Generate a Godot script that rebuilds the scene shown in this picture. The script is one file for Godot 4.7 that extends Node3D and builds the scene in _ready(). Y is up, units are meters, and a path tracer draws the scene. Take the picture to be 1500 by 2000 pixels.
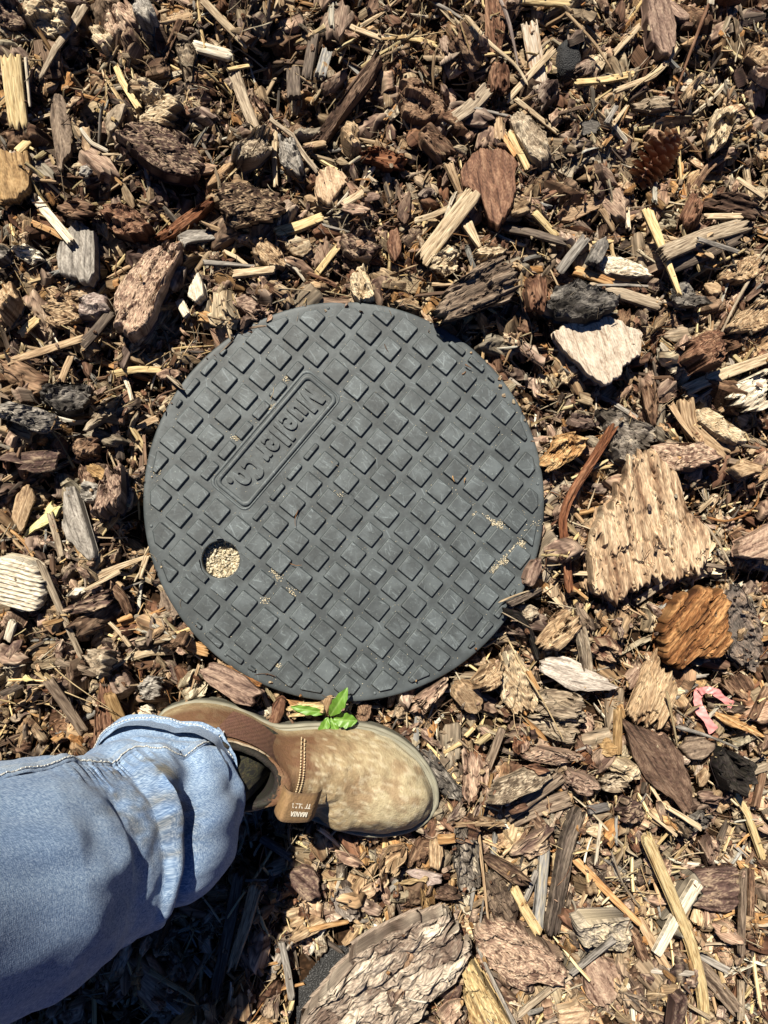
extends Node3D
# A round meter lid set in bark mulch, seen from above, with a booted foot beside it.
# World: metres, y up, the middle of the lid at x = z = 0. Pieces of mulch are laid out in millimetres.

const MM := 0.001
const LID_TOP := 0.030
const LID_R := 0.2205
const PITCH := 0.0286
const HOLE := Vector2(-0.13684, 0.06564)
const PANEL_I0 := -4.33
const PANEL_I1 := -2.72
const PANEL_J0 := -2.76
const PANEL_J1 := 2.76
const AI := Vector2(0.772305, 0.635252)      # the two directions of the lid's grid of studs, on the ground
const AJ := Vector2(-0.635252, 0.772305)

var rng := RandomNumberGenerator.new()
var n_soft := FastNoiseLite.new()
var n_fine := FastNoiseLite.new()
var n_cell := FastNoiseLite.new()
var n_crack := FastNoiseLite.new()
var n_value := FastNoiseLite.new()
var bark_mat: StandardMaterial3D
var smooth_mat: StandardMaterial3D
var wood_mat: StandardMaterial3D
var used := {}

# dark, middle and light base colour of each sort of bark and wood (linear)
var PAL := {
	"cream": [Vector3(.20, .125, .07), Vector3(.47, .36, .225), Vector3(.64, .53, .36)],
	"white": [Vector3(.28, .22, .155), Vector3(.60, .52, .39), Vector3(.76, .70, .57)],
	"whitetan": [Vector3(.28, .20, .14), Vector3(.52, .43, .33), Vector3(.64, .56, .45)],
	"whitegrey": [Vector3(.14, .11, .09), Vector3(.42, .36, .30), Vector3(.68, .62, .53)],
	"yellow": [Vector3(.28, .17, .07), Vector3(.57, .43, .21), Vector3(.70, .56, .31)],
	"lemon": [Vector3(.5, .42, .16), Vector3(.66, .60, .28), Vector3(.72, .67, .36)],
	"straw": [Vector3(.25, .16, .07), Vector3(.46, .34, .18), Vector3(.58, .46, .27)],
	"tan": [Vector3(.13, .072, .038), Vector3(.36, .245, .14), Vector3(.54, .40, .245)],
	"gold": [Vector3(.10, .055, .022), Vector3(.31, .19, .08), Vector3(.47, .32, .155)],
	"orange": [Vector3(.16, .065, .02), Vector3(.42, .23, .09), Vector3(.56, .38, .19)],
	"orangetan": [Vector3(.17, .095, .055), Vector3(.48, .335, .205), Vector3(.64, .50, .33)],
	"orangegrey": [Vector3(.11, .09, .08), Vector3(.25, .19, .15), Vector3(.55, .37, .22)],
	"darktan": [Vector3(.03, .018, .012), Vector3(.10, .06, .04), Vector3(.46, .33, .20)],
	"greytan": [Vector3(.085, .06, .042), Vector3(.29, .225, .155), Vector3(.48, .40, .29)],
	"grey": [Vector3(.07, .06, .052), Vector3(.235, .21, .18), Vector3(.42, .385, .335)],
	"bluegrey": [Vector3(.12, .11, .10), Vector3(.27, .265, .255), Vector3(.50, .42, .27)],
	"darkgrey": [Vector3(.032, .028, .026), Vector3(.145, .132, .118), Vector3(.36, .32, .27)],
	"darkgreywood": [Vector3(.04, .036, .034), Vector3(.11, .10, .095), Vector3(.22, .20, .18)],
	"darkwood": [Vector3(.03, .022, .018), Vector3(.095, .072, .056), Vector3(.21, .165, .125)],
	"greybrown": [Vector3(.045, .03, .022), Vector3(.18, .13, .092), Vector3(.34, .26, .185)],
	"brown": [Vector3(.04, .021, .013), Vector3(.15, .085, .052), Vector3(.32, .21, .13)],
	"darkbrown": [Vector3(.022, .012, .009), Vector3(.095, .056, .038), Vector3(.21, .14, .095)],
	"redbrown": [Vector3(.035, .015, .009), Vector3(.16, .078, .046), Vector3(.32, .19, .115)],
	"red": [Vector3(.045, .015, .008), Vector3(.18, .07, .032), Vector3(.32, .16, .085)],
	"rust": [Vector3(.055, .02, .007), Vector3(.23, .098, .033), Vector3(.46, .25, .10)],
	"purple": [Vector3(.024, .013, .011), Vector3(.11, .066, .054), Vector3(.42, .31, .205)],
	"pinkbrown": [Vector3(.05, .027, .02), Vector3(.215, .14, .105), Vector3(.44, .32, .23)],
	"pinktan": [Vector3(.085, .045, .032), Vector3(.34, .225, .16), Vector3(.56, .42, .295)],
	"pinkgrey": [Vector3(.09, .065, .06), Vector3(.29, .22, .19), Vector3(.50, .42, .36)],
	"mottled": [Vector3(.07, .055, .045), Vector3(.30, .26, .215), Vector3(.60, .50, .34)],
	"slab": [Vector3(.15, .105, .08), Vector3(.42, .345, .27), Vector3(.64, .55, .43)],
	"stained": [Vector3(.22, .10, .04), Vector3(.36, .29, .21), Vector3(.56, .51, .43)],
	"knob": [Vector3(.05, .022, .016), Vector3(.15, .075, .05), Vector3(.46, .33, .21)],
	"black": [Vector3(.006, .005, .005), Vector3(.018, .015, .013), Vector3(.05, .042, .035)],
}

# ---------------------------------------------------------------- naming and tagging
func tag(o: Node3D, label := "", category := "", group := "", kind := "") -> Node3D:
	if label: o.set_meta("label", label)
	if category: o.set_meta("category", category)
	if group: o.set_meta("group", group)
	if kind: o.set_meta("kind", kind)
	return o

func numbered(called: String) -> String:
	var n: int = used.get(called, 0)
	used[called] = n + 1
	return called if n == 0 else "%s_%03d" % [called, n]

func thing(called: String, label: String, category: String, at := Vector3.ZERO, group := "") -> Node3D:
	var o := Node3D.new()
	o.name = numbered(called)
	add_child(o)
	o.position = at
	return tag(o, label, category, group)

func put(called: String, mesh: Mesh, mat: Material, parent: Node = null) -> MeshInstance3D:
	var o := MeshInstance3D.new()
	o.mesh = mesh
	o.material_override = mat
	if parent == null:
		o.name = numbered(called)
		add_child(o)
	else:
		o.name = called
		parent.add_child(o, true)
	return o

func arrays_to_mesh(v: PackedVector3Array, n: PackedVector3Array, c: PackedColorArray, uv: PackedVector2Array, idx: PackedInt32Array) -> ArrayMesh:
	for k in range(0, idx.size(), 3):        # front faces run clockwise, on the side that the normals point to
		var i0 := idx[k]
		var i1 := idx[k + 1]
		var i2 := idx[k + 2]
		if (v[i2] - v[i0]).cross(v[i1] - v[i0]).dot(n[i0] + n[i1] + n[i2]) < 0.0:
			idx[k + 1] = i2
			idx[k + 2] = i1
	var a := []
	a.resize(Mesh.ARRAY_MAX)
	a[Mesh.ARRAY_VERTEX] = v
	a[Mesh.ARRAY_NORMAL] = n
	if c.size() == v.size(): a[Mesh.ARRAY_COLOR] = c
	if uv.size() == v.size(): a[Mesh.ARRAY_TEX_UV] = uv
	a[Mesh.ARRAY_INDEX] = idx
	var m := ArrayMesh.new()
	m.add_surface_from_arrays(Mesh.PRIMITIVE_TRIANGLES, a)
	return m

# ---------------------------------------------------------------- noise textures and materials
func noise_tex(freq: float, ramp: Array, seed_ := 1, size := 512, octaves := 4, type := FastNoiseLite.TYPE_SIMPLEX_SMOOTH, as_normal := false) -> NoiseTexture2D:
	var t := NoiseTexture2D.new()
	t.width = size
	t.height = size
	t.seamless = true
	var n := FastNoiseLite.new()
	n.seed = seed_
	n.noise_type = type
	n.frequency = freq
	n.fractal_octaves = octaves
	t.noise = n
	if as_normal:
		t.as_normal_map = true
		t.bump_strength = 6.0
	if ramp.size():
		var g := Gradient.new()
		g.offsets = PackedFloat32Array(ramp[0])
		g.colors = PackedColorArray(ramp[1])
		t.color_ramp = g
	return t

func grey(v: float) -> Color:
	return Color(v, v, v)

func grain_image(size_u: int, size_v: int, fu: float, fv: float, lo: float, hi: float, seed_: int) -> ImageTexture:
	# streaks that run along u; the texture repeats
	var im := Image.create_empty(size_u, size_v, false, Image.FORMAT_RGB8)
	var n := FastNoiseLite.new()
	n.seed = seed_
	n.frequency = 1.0
	n.fractal_octaves = 3
	for y in size_v:
		for x in size_u:
			var a := TAU * x / size_u
			var b := TAU * y / size_v
			var s := n.get_noise_3d(fu * cos(a), fu * sin(a) + fv * cos(b), fv * sin(b))
			var g := clampf(lerpf(lo, hi, 0.5 + 0.75 * s), 0.0, 1.0)
			im.set_pixel(x, y, Color(g, g, g))
	return ImageTexture.create_from_image(im)

func mulch_material(tex: Texture2D, rough: float, bump: float) -> StandardMaterial3D:
	var m := StandardMaterial3D.new()
	m.vertex_color_use_as_albedo = true
	m.albedo_texture = tex
	m.uv1_scale = Vector3(1, 1, 1)
	m.roughness = rough
	m.metallic_specular = 0.28
	m.heightmap_enabled = true
	m.heightmap_texture = tex
	m.heightmap_scale = bump
	m.heightmap_flip_texture = false
	return m

# ---------------------------------------------------------------- one piece of bark or wood
func hash01(i: float, s: float) -> float:
	return fposmod(sin(i * 127.1 + s * 311.7) * 43758.5453, 1.0)

var grain_u := 1.0      # long pieces carry longer streaks

func surface(kind: String, u: float, v: float, s: float) -> Vector2:
	# (relief in mm, place between the dark and the light colour)
	var o := s * 37.0
	match kind:
		"layered":
			var w := v * 0.27 + 2.3 * n_soft.get_noise_2d(u * .02 + o, v * .035) + 0.9 * n_soft.get_noise_2d(u * .08, v * .13 + o)
			var id := floorf(w)
			var f := w - id
			var brk := n_soft.get_noise_2d(u * .09 + id * 7.0, id * 3.0 + o)
			var fine := n_fine.get_noise_2d(u * .45 + o, v * .8)
			var h := 2.0 * f * (0.6 + 0.4 * hash01(id, s)) + 0.7 * n_soft.get_noise_2d(u * .2, v * .25 + o) + .45 * fine
			var t := 0.10 + 0.45 * hash01(id, s + 1.0) + 0.40 * fine + .35 * brk
			if f > 0.62 and brk > -0.25:
				t = 0.84 + 0.30 * fine
			return Vector2(h, t)
		"flaky":
			var uu := u * .040 + .45 * n_soft.get_noise_2d(u * .04 + o, v * .05)
			var vv := v * .075 + .45 * n_soft.get_noise_2d(u * .04, v * .06 + o)
			var cr := n_crack.get_noise_2d(uu + o, vv)
			var cv := n_value.get_noise_2d(uu + o, vv)
			var big := n_soft.get_noise_2d(u * .016 + o, v * .022)
			var fine := n_fine.get_noise_2d(u * .10 + o, v * .45)
			var speck := n_fine.get_noise_2d(u * .5 + o, v * .5)
			var h := 2.0 * cv + 2.6 * big + .7 * fine + .3 * speck + (0.0 if cr > .10 else -1.3 * (1.0 - cr / .10))
			var t := .56 + .24 * cv + .34 * fine + .38 * big + .20 * speck
			if cr < .045: t -= .22
			if cv > .72: t += .30
			return Vector2(h, t)
		"lumpy":
			var uu := u * .115 + .5 * n_soft.get_noise_2d(u * .09 + o, v * .09)
			var vv := v * .135 + .5 * n_soft.get_noise_2d(u * .09, v * .1 + o)
			var d := clampf(n_cell.get_noise_2d(uu + o, vv) + 1.0, 0.0, 1.0)
			var cv := n_value.get_noise_2d(uu + o, vv)
			var fine := n_fine.get_noise_2d(u * .6 + o, v * .6)
			var big := n_soft.get_noise_2d(u * .04 + o, v * .04)
			return Vector2(3.2 * (1.0 - d) + 3.0 * big + 1.6 * cv + 1.1 * fine, .40 + .42 * (1.0 - d) + .28 * cv + .38 * fine + .25 * big)
		"plate":
			var uu := u * .062 + .6 * n_soft.get_noise_2d(u * .06 + o, v * .06)
			var vv := v * .10 + .6 * n_soft.get_noise_2d(u * .06, v * .06 + o)
			var cr := n_crack.get_noise_2d(uu + o, vv)
			var cv := n_value.get_noise_2d(uu + o, vv)
			var fine := n_fine.get_noise_2d(u * .5 + o, v * .8)
			var big := n_soft.get_noise_2d(u * .035 + o, v * .045)
			var t := .50 + .22 * cv + .34 * fine + .65 * big
			if cr < .07: t -= .35
			return Vector2(1.1 * cv + 1.3 * big + .6 * fine + (0.0 if cr > .14 else -1.5 * (1.0 - cr / .14)), t)
		"smooth":
			var a := n_soft.get_noise_2d(u * .03 + o, v * .12)
			var b := n_fine.get_noise_2d(u * .22 + o, v * .6)
			var e := n_soft.get_noise_2d(u * .012 + o, v * .5)
			var t := .52 + .38 * a + .30 * b
			if e > .42: t -= .45
			return Vector2(.9 * a + .30 * b - (.8 if e > .42 else 0.0), t)
		"ribbed":
			var w := sin(v * 1.35 + .8 * n_soft.get_noise_2d(u * .03 + o, v * .05))
			var b := n_fine.get_noise_2d(u * .15 + o, v * 1.2)
			return Vector2(1.3 * w + .3 * b, .58 + .25 * w + .35 * b)
		"wood":
			var a := n_soft.get_noise_2d(u * .016 + o, v * .42)
			var b := n_fine.get_noise_2d(u * .045 + o, v * 1.5)
			var e := n_soft.get_noise_2d(u * .02, v * .9 + o)
			var t := .56 + .34 * a + .34 * b
			if e > .40: t -= .38
			return Vector2(.55 * a + .35 * b - (.5 if e > .40 else 0.0), t)
	# fibrous bark: long strands, split here and there, with patches of another tone
	var wob := 2.2 * n_soft.get_noise_2d(u * .03 * grain_u + o, v * .04)
	var p := n_soft.get_noise_2d(u * .012 * grain_u + o, (v + wob) * .15)
	var q := n_fine.get_noise_2d(u * .016 * grain_u + o, (v + wob) * .46)
	var r := n_fine.get_noise_2d(u * .10 + o, v * .7)
	var big := n_soft.get_noise_2d(u * .03 * grain_u, v * .05 + o)
	var split := n_soft.get_noise_2d(u * .014 * grain_u + o + 50.0, (v + wob) * .24)
	var h := 1.7 * p + .65 * q + .25 * r + 1.6 * big
	var t := .52 + .30 * p + .36 * q + .22 * r + .34 * big
	if split > .38:
		h -= 1.8
		t -= .30
	return Vector2(h, t)

func shade(pal: Array, t: float) -> Color:
	t = clampf(t, 0.0, 1.0)
	var c: Vector3 = pal[0].lerp(pal[1], t * 2.0) if t < .5 else pal[1].lerp(pal[2], t * 2.0 - 1.0)
	c = c.lerp(Vector3.ONE * (c.x * .3 + c.y * .6 + c.z * .1), .04)
	return Color(c.x, c.y, c.z)

func reach_of(poly: PackedVector2Array) -> float:
	var a := INF
	var b := -INF
	for p in poly:
		a = minf(a, p.x)
		b = maxf(b, p.x)
	return b - a

func span(poly: PackedVector2Array, v: float) -> Vector2:
	var a := INF
	var b := -INF
	var n := poly.size()
	for i in n:
		var p := poly[i]
		var q := poly[(i + 1) % n]
		if (p.y <= v) != (q.y <= v):
			var x := p.x + (q.x - p.x) * (v - p.y) / (q.y - p.y)
			a = minf(a, x)
			b = maxf(b, x)
	return Vector2(a, b)

# A piece from its outline in (along the grain, across the grain), mm. bend: the path that the grain follows, or empty.
func piece(kind: String, pal: Array, poly: PackedVector2Array, thick: float, s: float, rag: float, bow: float, cell := 1.3, bend := PackedVector2Array(), taper := Vector2(1, 1)) -> ArrayMesh:
	var lo := Vector2(INF, INF)
	var hi := -lo
	for p in poly:
		lo = lo.min(p)
		hi = hi.max(p)
	var rows := clampi(int((hi.y - lo.y) / cell), 3, 70)
	var cols := clampi(int((hi.x - lo.x) / (cell * (2.2 if kind == "wood" or kind == "fibre" else 1.15))), 4, 90)
	var v := PackedVector3Array()
	var c := PackedColorArray()
	var uv := PackedVector2Array()
	var idx := PackedInt32Array()
	var ends := PackedVector2Array()
	var ew := minf(maxf(1.1, thick * .16), (hi.y - lo.y) * .2)
	var chunky := .20 * minf(thick, 20.0) if kind == "flaky" else 0.0 if kind in ["wood", "fibre", "smooth", "ribbed"] else .55 * minf(thick, 16.0)
	if reach_of(poly) > 62.0: chunky *= .45
	var lean := Vector2(hash01(s, 3.0) - .5, hash01(s, 7.0) - .5) * thick * (.55 if chunky > 0.0 else .2)
	var reach := maxf(hi.x - lo.x, 1.0)
	var half := maxf((hi.y - lo.y) * .5, .1)
	var mid_v := (hi.y + lo.y) * .5
	grain_u = clampf(42.0 / maxf(hi.x - lo.x, 1.0), .38, 1.0)
	for j in rows + 1:
		var fv := float(j) / rows
		var vv := lerpf(lo.y + .02 * half, hi.y - .02 * half, fv)
		var e := span(poly, vv)
		if e.x > e.y:
			e = Vector2(lo.x, hi.x)
		var room := (e.y - e.x) * .32
		var wav := (e.y - e.x) * .07 * (1.0 if chunky > 0.0 else .35)
		e.x += wav * n_soft.get_noise_2d(vv * .16 + s * 3.0, 20.0)
		e.y += wav * n_soft.get_noise_2d(vv * .16 + s * 3.0, 40.0)
		e.x += clampf(rag * (n_soft.get_noise_2d(vv * .13 + s * 11.0, 3.0) * 1.5 + n_fine.get_noise_2d(vv * .5 + s * 11.0, 3.0) * .5 + .35 * hash01(j, s)), -rag, room)
		e.y -= clampf(rag * (n_soft.get_noise_2d(vv * .13 + s * 17.0, 9.0) * 1.5 + n_fine.get_noise_2d(vv * .5 + s * 17.0, 9.0) * .5 + .35 * hash01(j, s + 5.0)), -rag, room)
		ends.append(e)
		for i in cols + 1:
			var u := lerpf(e.x, e.y, float(i) / cols)
			var q := surface(kind, u, vv, s)
			var d := minf(minf(u - e.x, e.y - u), minf(vv - lo.y, hi.y - vv)) / ew
			d = clampf(d, 0.0, 1.0)
			var f := .74 + .26 * sqrt(d * (2.0 - d))
			var xn := (vv - mid_v) / half
			var rise := lean.x * (u - lo.x) / reach * 2.0 + lean.y * xn
			if chunky > 0.0:
				rise += chunky * n_value.get_noise_2d(u * .034 + s * 5.0 + .25 * n_soft.get_noise_2d(u * .1, vv * .1 + s), vv * .062 + .3 * n_soft.get_noise_2d(u * .07 + s, vv * .15))
			v.append(Vector3(u, maxf(thick * .2, thick * f + rise) + q.x * minf(1.0, .5 + d) + bow * (1.0 - xn * xn), vv))
			c.append(shade(pal, q.y))
			uv.append(Vector2(u * .012 + s, vv * .028 + s * .37))
	var w := cols + 1
	for j in rows:
		for i in cols:
			var a := j * w + i
			idx.append_array([a, a + 1, a + w, a + 1, a + w + 1, a + w])
	# normals of the top from its neighbours
	var n := PackedVector3Array()
	n.resize(v.size())
	for j in rows + 1:
		for i in w:
			var px := v[j * w + mini(i + 1, cols)] - v[j * w + maxi(i - 1, 0)]
			var pz := v[mini(j + 1, rows) * w + i] - v[maxi(j - 1, 0) * w + i]
			var k := pz.cross(px)
			n[j * w + i] = k.normalized() if k.length_squared() > 1e-9 else Vector3.UP
	# walls
	var ring := PackedInt32Array()
	for i in w: ring.append(i)
	for j in range(1, rows + 1): ring.append(j * w + cols)
	for i in range(cols - 1, -1, -1): ring.append(rows * w + i)
	for j in range(rows - 1, 0, -1): ring.append(j * w)
	var mid := Vector3((lo.x + hi.x) * .5, 0, mid_v)
	var count := ring.size()
	var first := v.size()
	for k in count:
		var p := v[ring[k]]
		var out := v[ring[(k + 1) % count]] - v[ring[(k - 1 + count) % count]]
		var nn := Vector3(out.z, 0, -out.x)
		if nn.dot(p - mid) < 0.0: nn = -nn
		nn = nn.normalized() if nn.length_squared() > 1e-9 else Vector3.UP
		var xn := (p.z - mid_v) / half
		var foot := -.25 * thick + bow * (1.0 - xn * xn)
		var base := c[ring[k]]
		for lay in 3:
			var fy := [1.0, .5, 0.0][lay] as float
			var g := .75 + .5 * n_fine.get_noise_2d(k * .35 + s, lay * 3.1)
			v.append(Vector3(p.x, lerpf(foot, p.y, fy), p.z) - nn * (1.0 - fy) * .12 * thick + nn * (.05 * thick if lay == 1 else 0.0))
			n.append(nn)
			c.append(Color(base.r * g, base.g * g, base.b * g))
			uv.append(Vector2(k * .02, fy * thick * .05))
	for k in count:
		for lay in 2:
			var a := first + k * 3 + lay
			var b := first + ((k + 1) % count) * 3 + lay
			idx.append_array([a, b, a + 1, b, b + 1, a + 1])
	# underside
	var under := v.size()
	var parts := 1 if bend.size() < 2 else mini(cols, 24)
	for j in rows + 1:
		var z := v[j * w].z
		var xn := (z - mid_v) / half
		for side in parts + 1:
			var p := v[j * w].lerp(v[j * w + cols], float(side) / parts)
			v.append(Vector3(p.x, -.25 * thick + bow * (1.0 - xn * xn), p.z))
			n.append(Vector3.DOWN)
			c.append(shade(pal, .3))
			uv.append(Vector2(p.x * .012, p.z * .028))
	for j in rows:
		for side in parts:
			var a := under + j * (parts + 1) + side
			idx.append_array([a, a + parts + 1, a + 1, a + 1, a + parts + 1, a + parts + 2])
	# follow the path
	if bend.size() > 1 or taper != Vector2.ONE:
		var length := hi.x - lo.x
		for k in v.size():
			var p := v[k]
			var f := clampf((p.x - lo.x) / length, 0.0, 1.0)
			p.z *= lerpf(taper.x, taper.y, f)
			if bend.size() > 1:
				var g := f * (bend.size() - 1)
				var m := mini(int(g), bend.size() - 2)
				var a := bend[m]
				var b := bend[m + 1]
				var dir := (b - a).normalized()
				if g - m < .5 and m > 0:
					dir = ((bend[m] - bend[m - 1]).normalized().lerp(dir, .5 + (g - m))).normalized()
				elif g - m >= .5 and m < bend.size() - 2:
					dir = dir.lerp((bend[m + 2] - bend[m + 1]).normalized(), g - m - .5).normalized()
				var at := a.lerp(b, g - m) + Vector2(-dir.y, dir.x) * p.z
				var nn := n[k]
				n[k] = Vector3(nn.x * dir.x - nn.z * dir.y, nn.y, nn.x * dir.y + nn.z * dir.x)
				v[k] = Vector3(at.x, p.y, at.y)
			else:
				v[k] = p
	for k in v.size():
		v[k] *= MM
	return arrays_to_mesh(v, n, c, uv, idx)

# A round stem along a path of points (mm)
func stem(path: PackedVector3Array, radius: float, pal: Array, s: float, thin := .45, sides := 7) -> ArrayMesh:
	var pts := PackedVector3Array()
	for k in path.size() - 1:
		var p0 := path[maxi(k - 1, 0)]
		var p3 := path[mini(k + 2, path.size() - 1)]
		var steps := maxi(3, int(path[k].distance_to(path[k + 1]) / 6.0))
		for i in steps:
			pts.append(path[k].cubic_interpolate(path[k + 1], p0, p3, float(i) / steps))
	pts.append(path[path.size() - 1])
	var v := PackedVector3Array()
	var n := PackedVector3Array()
	var c := PackedColorArray()
	var uv := PackedVector2Array()
	var idx := PackedInt32Array()
	for k in pts.size():
		var f := float(k) / (pts.size() - 1)
		var d := (pts[mini(k + 1, pts.size() - 1)] - pts[maxi(k - 1, 0)]).normalized()
		var side := d.cross(Vector3.UP).normalized()
		var up := side.cross(d)
		var r := radius * lerpf(1.0, thin, f) * (1.0 + .22 * n_fine.get_noise_2d(k * .31 + s * 9.0, 1.0))
		if k == 0 or k == pts.size() - 1: r *= .25
		for i in sides:
			var a := TAU * i / sides
			var nn := side * cos(a) + up * sin(a)
			v.append((pts[k] + nn * r) * MM)
			n.append(nn)
			c.append(shade(pal, .6 + .45 * n_fine.get_noise_2d(k * .22 + s * 13.0, i * .9)))
			uv.append(Vector2(k * .05, float(i) / sides))
	for k in pts.size() - 1:
		for i in sides:
			var a := k * sides + i
			var b := k * sides + (i + 1) % sides
			idx.append_array([a, b, a + sides, b, b + sides, a + sides])
	return arrays_to_mesh(v, n, c, uv, idx)

# ---------------------------------------------------------------- how high the mulch lies
const CELL := 0.004
const GX0 := -1.0
const GZ0 := -1.1
const GW := 520
const GH := 570
var pile := PackedFloat32Array()
var kept_out := PackedByteArray()
var lid_clear := .2125

func ground_at(x: float, z: float) -> float:
	var h := .009 * n_soft.get_noise_2d(x * 5.0, z * 5.0) + .009 * n_soft.get_noise_2d(x * 15.0 + 40.0, z * 15.0)
	h += .008 * n_soft.get_noise_2d(x * 11.0 + 9.0, z * 11.0) * smoothstep(-.15, -.4, z)
	h -= .050 * exp(-((x + .055) ** 2 + (z + .475) ** 2) / .0042)          # hollow added beyond the lid, dipped so that this area lies in shade
	h -= .012 * exp(-((x - .20) ** 2 + (z - .165) ** 2) / .004)
	h -= .010 * exp(-((x - .235) ** 2 + (z + .10) ** 2) / .003)
	return h

func height(x: float, z: float) -> float:
	var i := clampi(int((x - GX0) / CELL), 0, GW - 1)
	var j := clampi(int((z - GZ0) / CELL), 0, GH - 1)
	return pile[j * GW + i]

func stamp(x: float, z: float, length: float, width: float, turn: float, top: float) -> void:
	var ca := cos(turn)
	var sa := sin(turn)
	var nu := maxi(1, int(length / CELL))
	var nv := maxi(1, int(width / CELL))
	for a in nu:
		var u := ((a + .5) / nu - .5) * length
		for b in nv:
			var w := ((b + .5) / nv - .5) * width
			var i := int((x + u * ca - w * sa - GX0) / CELL)
			var j := int((z + u * sa + w * ca - GZ0) / CELL)
			if i >= 0 and j >= 0 and i < GW and j < GH:
				var k := j * GW + i
				if pile[k] < top: pile[k] = top

func blocked(x: float, z: float) -> bool:
	if x * x + z * z < lid_clear * lid_clear: return true
	var i := int((x - GX0) / CELL)
	var j := int((z - GZ0) / CELL)
	return i >= 0 and j >= 0 and i < GW and j < GH and kept_out[j * GW + i] > 0

# ---------------------------------------------------------------- single pieces of the mulch
var piece_seed := 0.0


func lay(o: Node3D, outline: PackedVector2Array, thick: float, wobble: float, on_top := false) -> void:
	# rests a piece on what lies under it (outline in metres round the piece's own place)
	var lo := Vector2(INF, INF)
	var hi := -lo
	for p in outline:
		lo = lo.min(p)
		hi = hi.max(p)
	var at := Vector2(o.position.x, o.position.z)
	var cells := PackedInt32Array()
	var sum := 0.0
	var sx := 0.0
	var sz := 0.0
	var tops := []
	var on_lid_cells := 0
	var lid_cells := PackedInt32Array()
	for j in range(int((lo.y + at.y - GZ0) / CELL), int((hi.y + at.y - GZ0) / CELL) + 1):
		for i in range(int((lo.x + at.x - GX0) / CELL), int((hi.x + at.x - GX0) / CELL) + 1):
			if i < 0 or j < 0 or i >= GW or j >= GH: continue
			var p := Vector2(GX0 + (i + .5) * CELL, GZ0 + (j + .5) * CELL) - at
			if Geometry2D.is_point_in_polygon(p, outline):
				if (p + at).length() < LID_R:
					on_lid_cells += 1
					lid_cells.append(j * GW + i)
					continue
				cells.append(j * GW + i)
				tops.append(pile[j * GW + i])
				sum += pile[j * GW + i]
	var tucked := on_lid_cells > 0
	if on_lid_cells > cells.size() or on_top:
		tucked = false
		for k in lid_cells:
			cells.append(k)
			tops.append(pile[k])
			sum += pile[k]
	if cells.size() < 3:
		o.position.y = height(at.x, at.y) + .001
		return
	tops.sort()
	var y: float = tops[int(tops.size() * .80)]
	var m := sum / cells.size()
	var xx := .0001
	var zz := .0001
	for k in cells:
		var p := Vector2(GX0 + (k % GW + .5) * CELL, GZ0 + (int(k / GW) + .5) * CELL) - at
		sx += p.x * (pile[k] - m)
		sz += p.y * (pile[k] - m)
		xx += p.x * p.x
		zz += p.y * p.y
	var gx := clampf(.75 * sx / xx + rng.randfn(0, wobble), -.28, .28)
	var gz := clampf(.75 * sz / zz + rng.randfn(0, wobble), -.28, .28)
	o.position.y = y + .12 * thick
	if tucked:      # its end lies under the rim
		o.position.y = minf(o.position.y, LID_TOP - .004 - thick)
		gx *= .3
		gz *= .3
	var up := Vector3(-gx, 1, -gz).normalized()
	o.basis = Basis(Quaternion(Vector3.UP, up))
	for k in cells:
		var p := Vector2(GX0 + (k % GW + .5) * CELL, GZ0 + (int(k / GW) + .5) * CELL) - at
		pile[k] = maxf(pile[k], o.position.y + gx * p.x + gz * p.y + thick * .95)

func broken(poly: PackedVector2Array, amount: float) -> PackedVector2Array:
	# breaks each side of an outline twice, so that no edge stays straight or round
	for turn in 2:
		var out := PackedVector2Array()
		for k in poly.size():
			var p := poly[k]
			var q := poly[(k + 1) % poly.size()]
			var d := q - p
			out.append(p)
			if d.length() > 4.0:
				out.append(p.lerp(q, rng.randf_range(.3, .7)) + Vector2(-d.y, d.x) * rng.randf_range(-amount, amount))
		poly = out
		amount *= .9
	return poly

func bark(called: String, kind: String, pal: String, grain: float, thick: float, label: String, xz: Array) -> void:
	piece_seed += 1.0
	var mid := Vector2.ZERO
	var n := xz.size() / 2
	for k in n: mid += Vector2(xz[2 * k], xz[2 * k + 1]) / n
	var a := deg_to_rad(grain)
	var local := PackedVector2Array()
	var outline := PackedVector2Array()
	for k in n:
		var p := Vector2(xz[2 * k], xz[2 * k + 1]) - mid
		outline.append(p * MM)
		local.append(p.rotated(-a))
	var rag: float = {"fibrous": 5.0, "layered": 3.4, "lumpy": 2.6, "flaky": 5.0, "smooth": 1.6, "ribbed": 3.0}.get(kind, 2.2)
	var bow := rng.randf_range(-.10, .16) * thick if kind != "smooth" else rng.randf_range(.05, .30) * thick
	var m := piece(kind, PAL[pal], broken(local, .13), thick, piece_seed, rag, bow)
	var o := put(called, m, smooth_mat if kind == "smooth" else bark_mat)
	tag(o, label, "soil" if called == "soil_clod" else "pebble" if called == "pebble" else "bark chip")
	var turned := Transform3D(Basis(Vector3.UP, -a), Vector3.ZERO)
	o.position = Vector3(mid.x * MM, 0, mid.y * MM)
	lay(o, outline, thick * MM, .03, "over the lid" in label or "resting on the lid" in label)
	o.basis = o.basis * turned.basis

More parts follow.
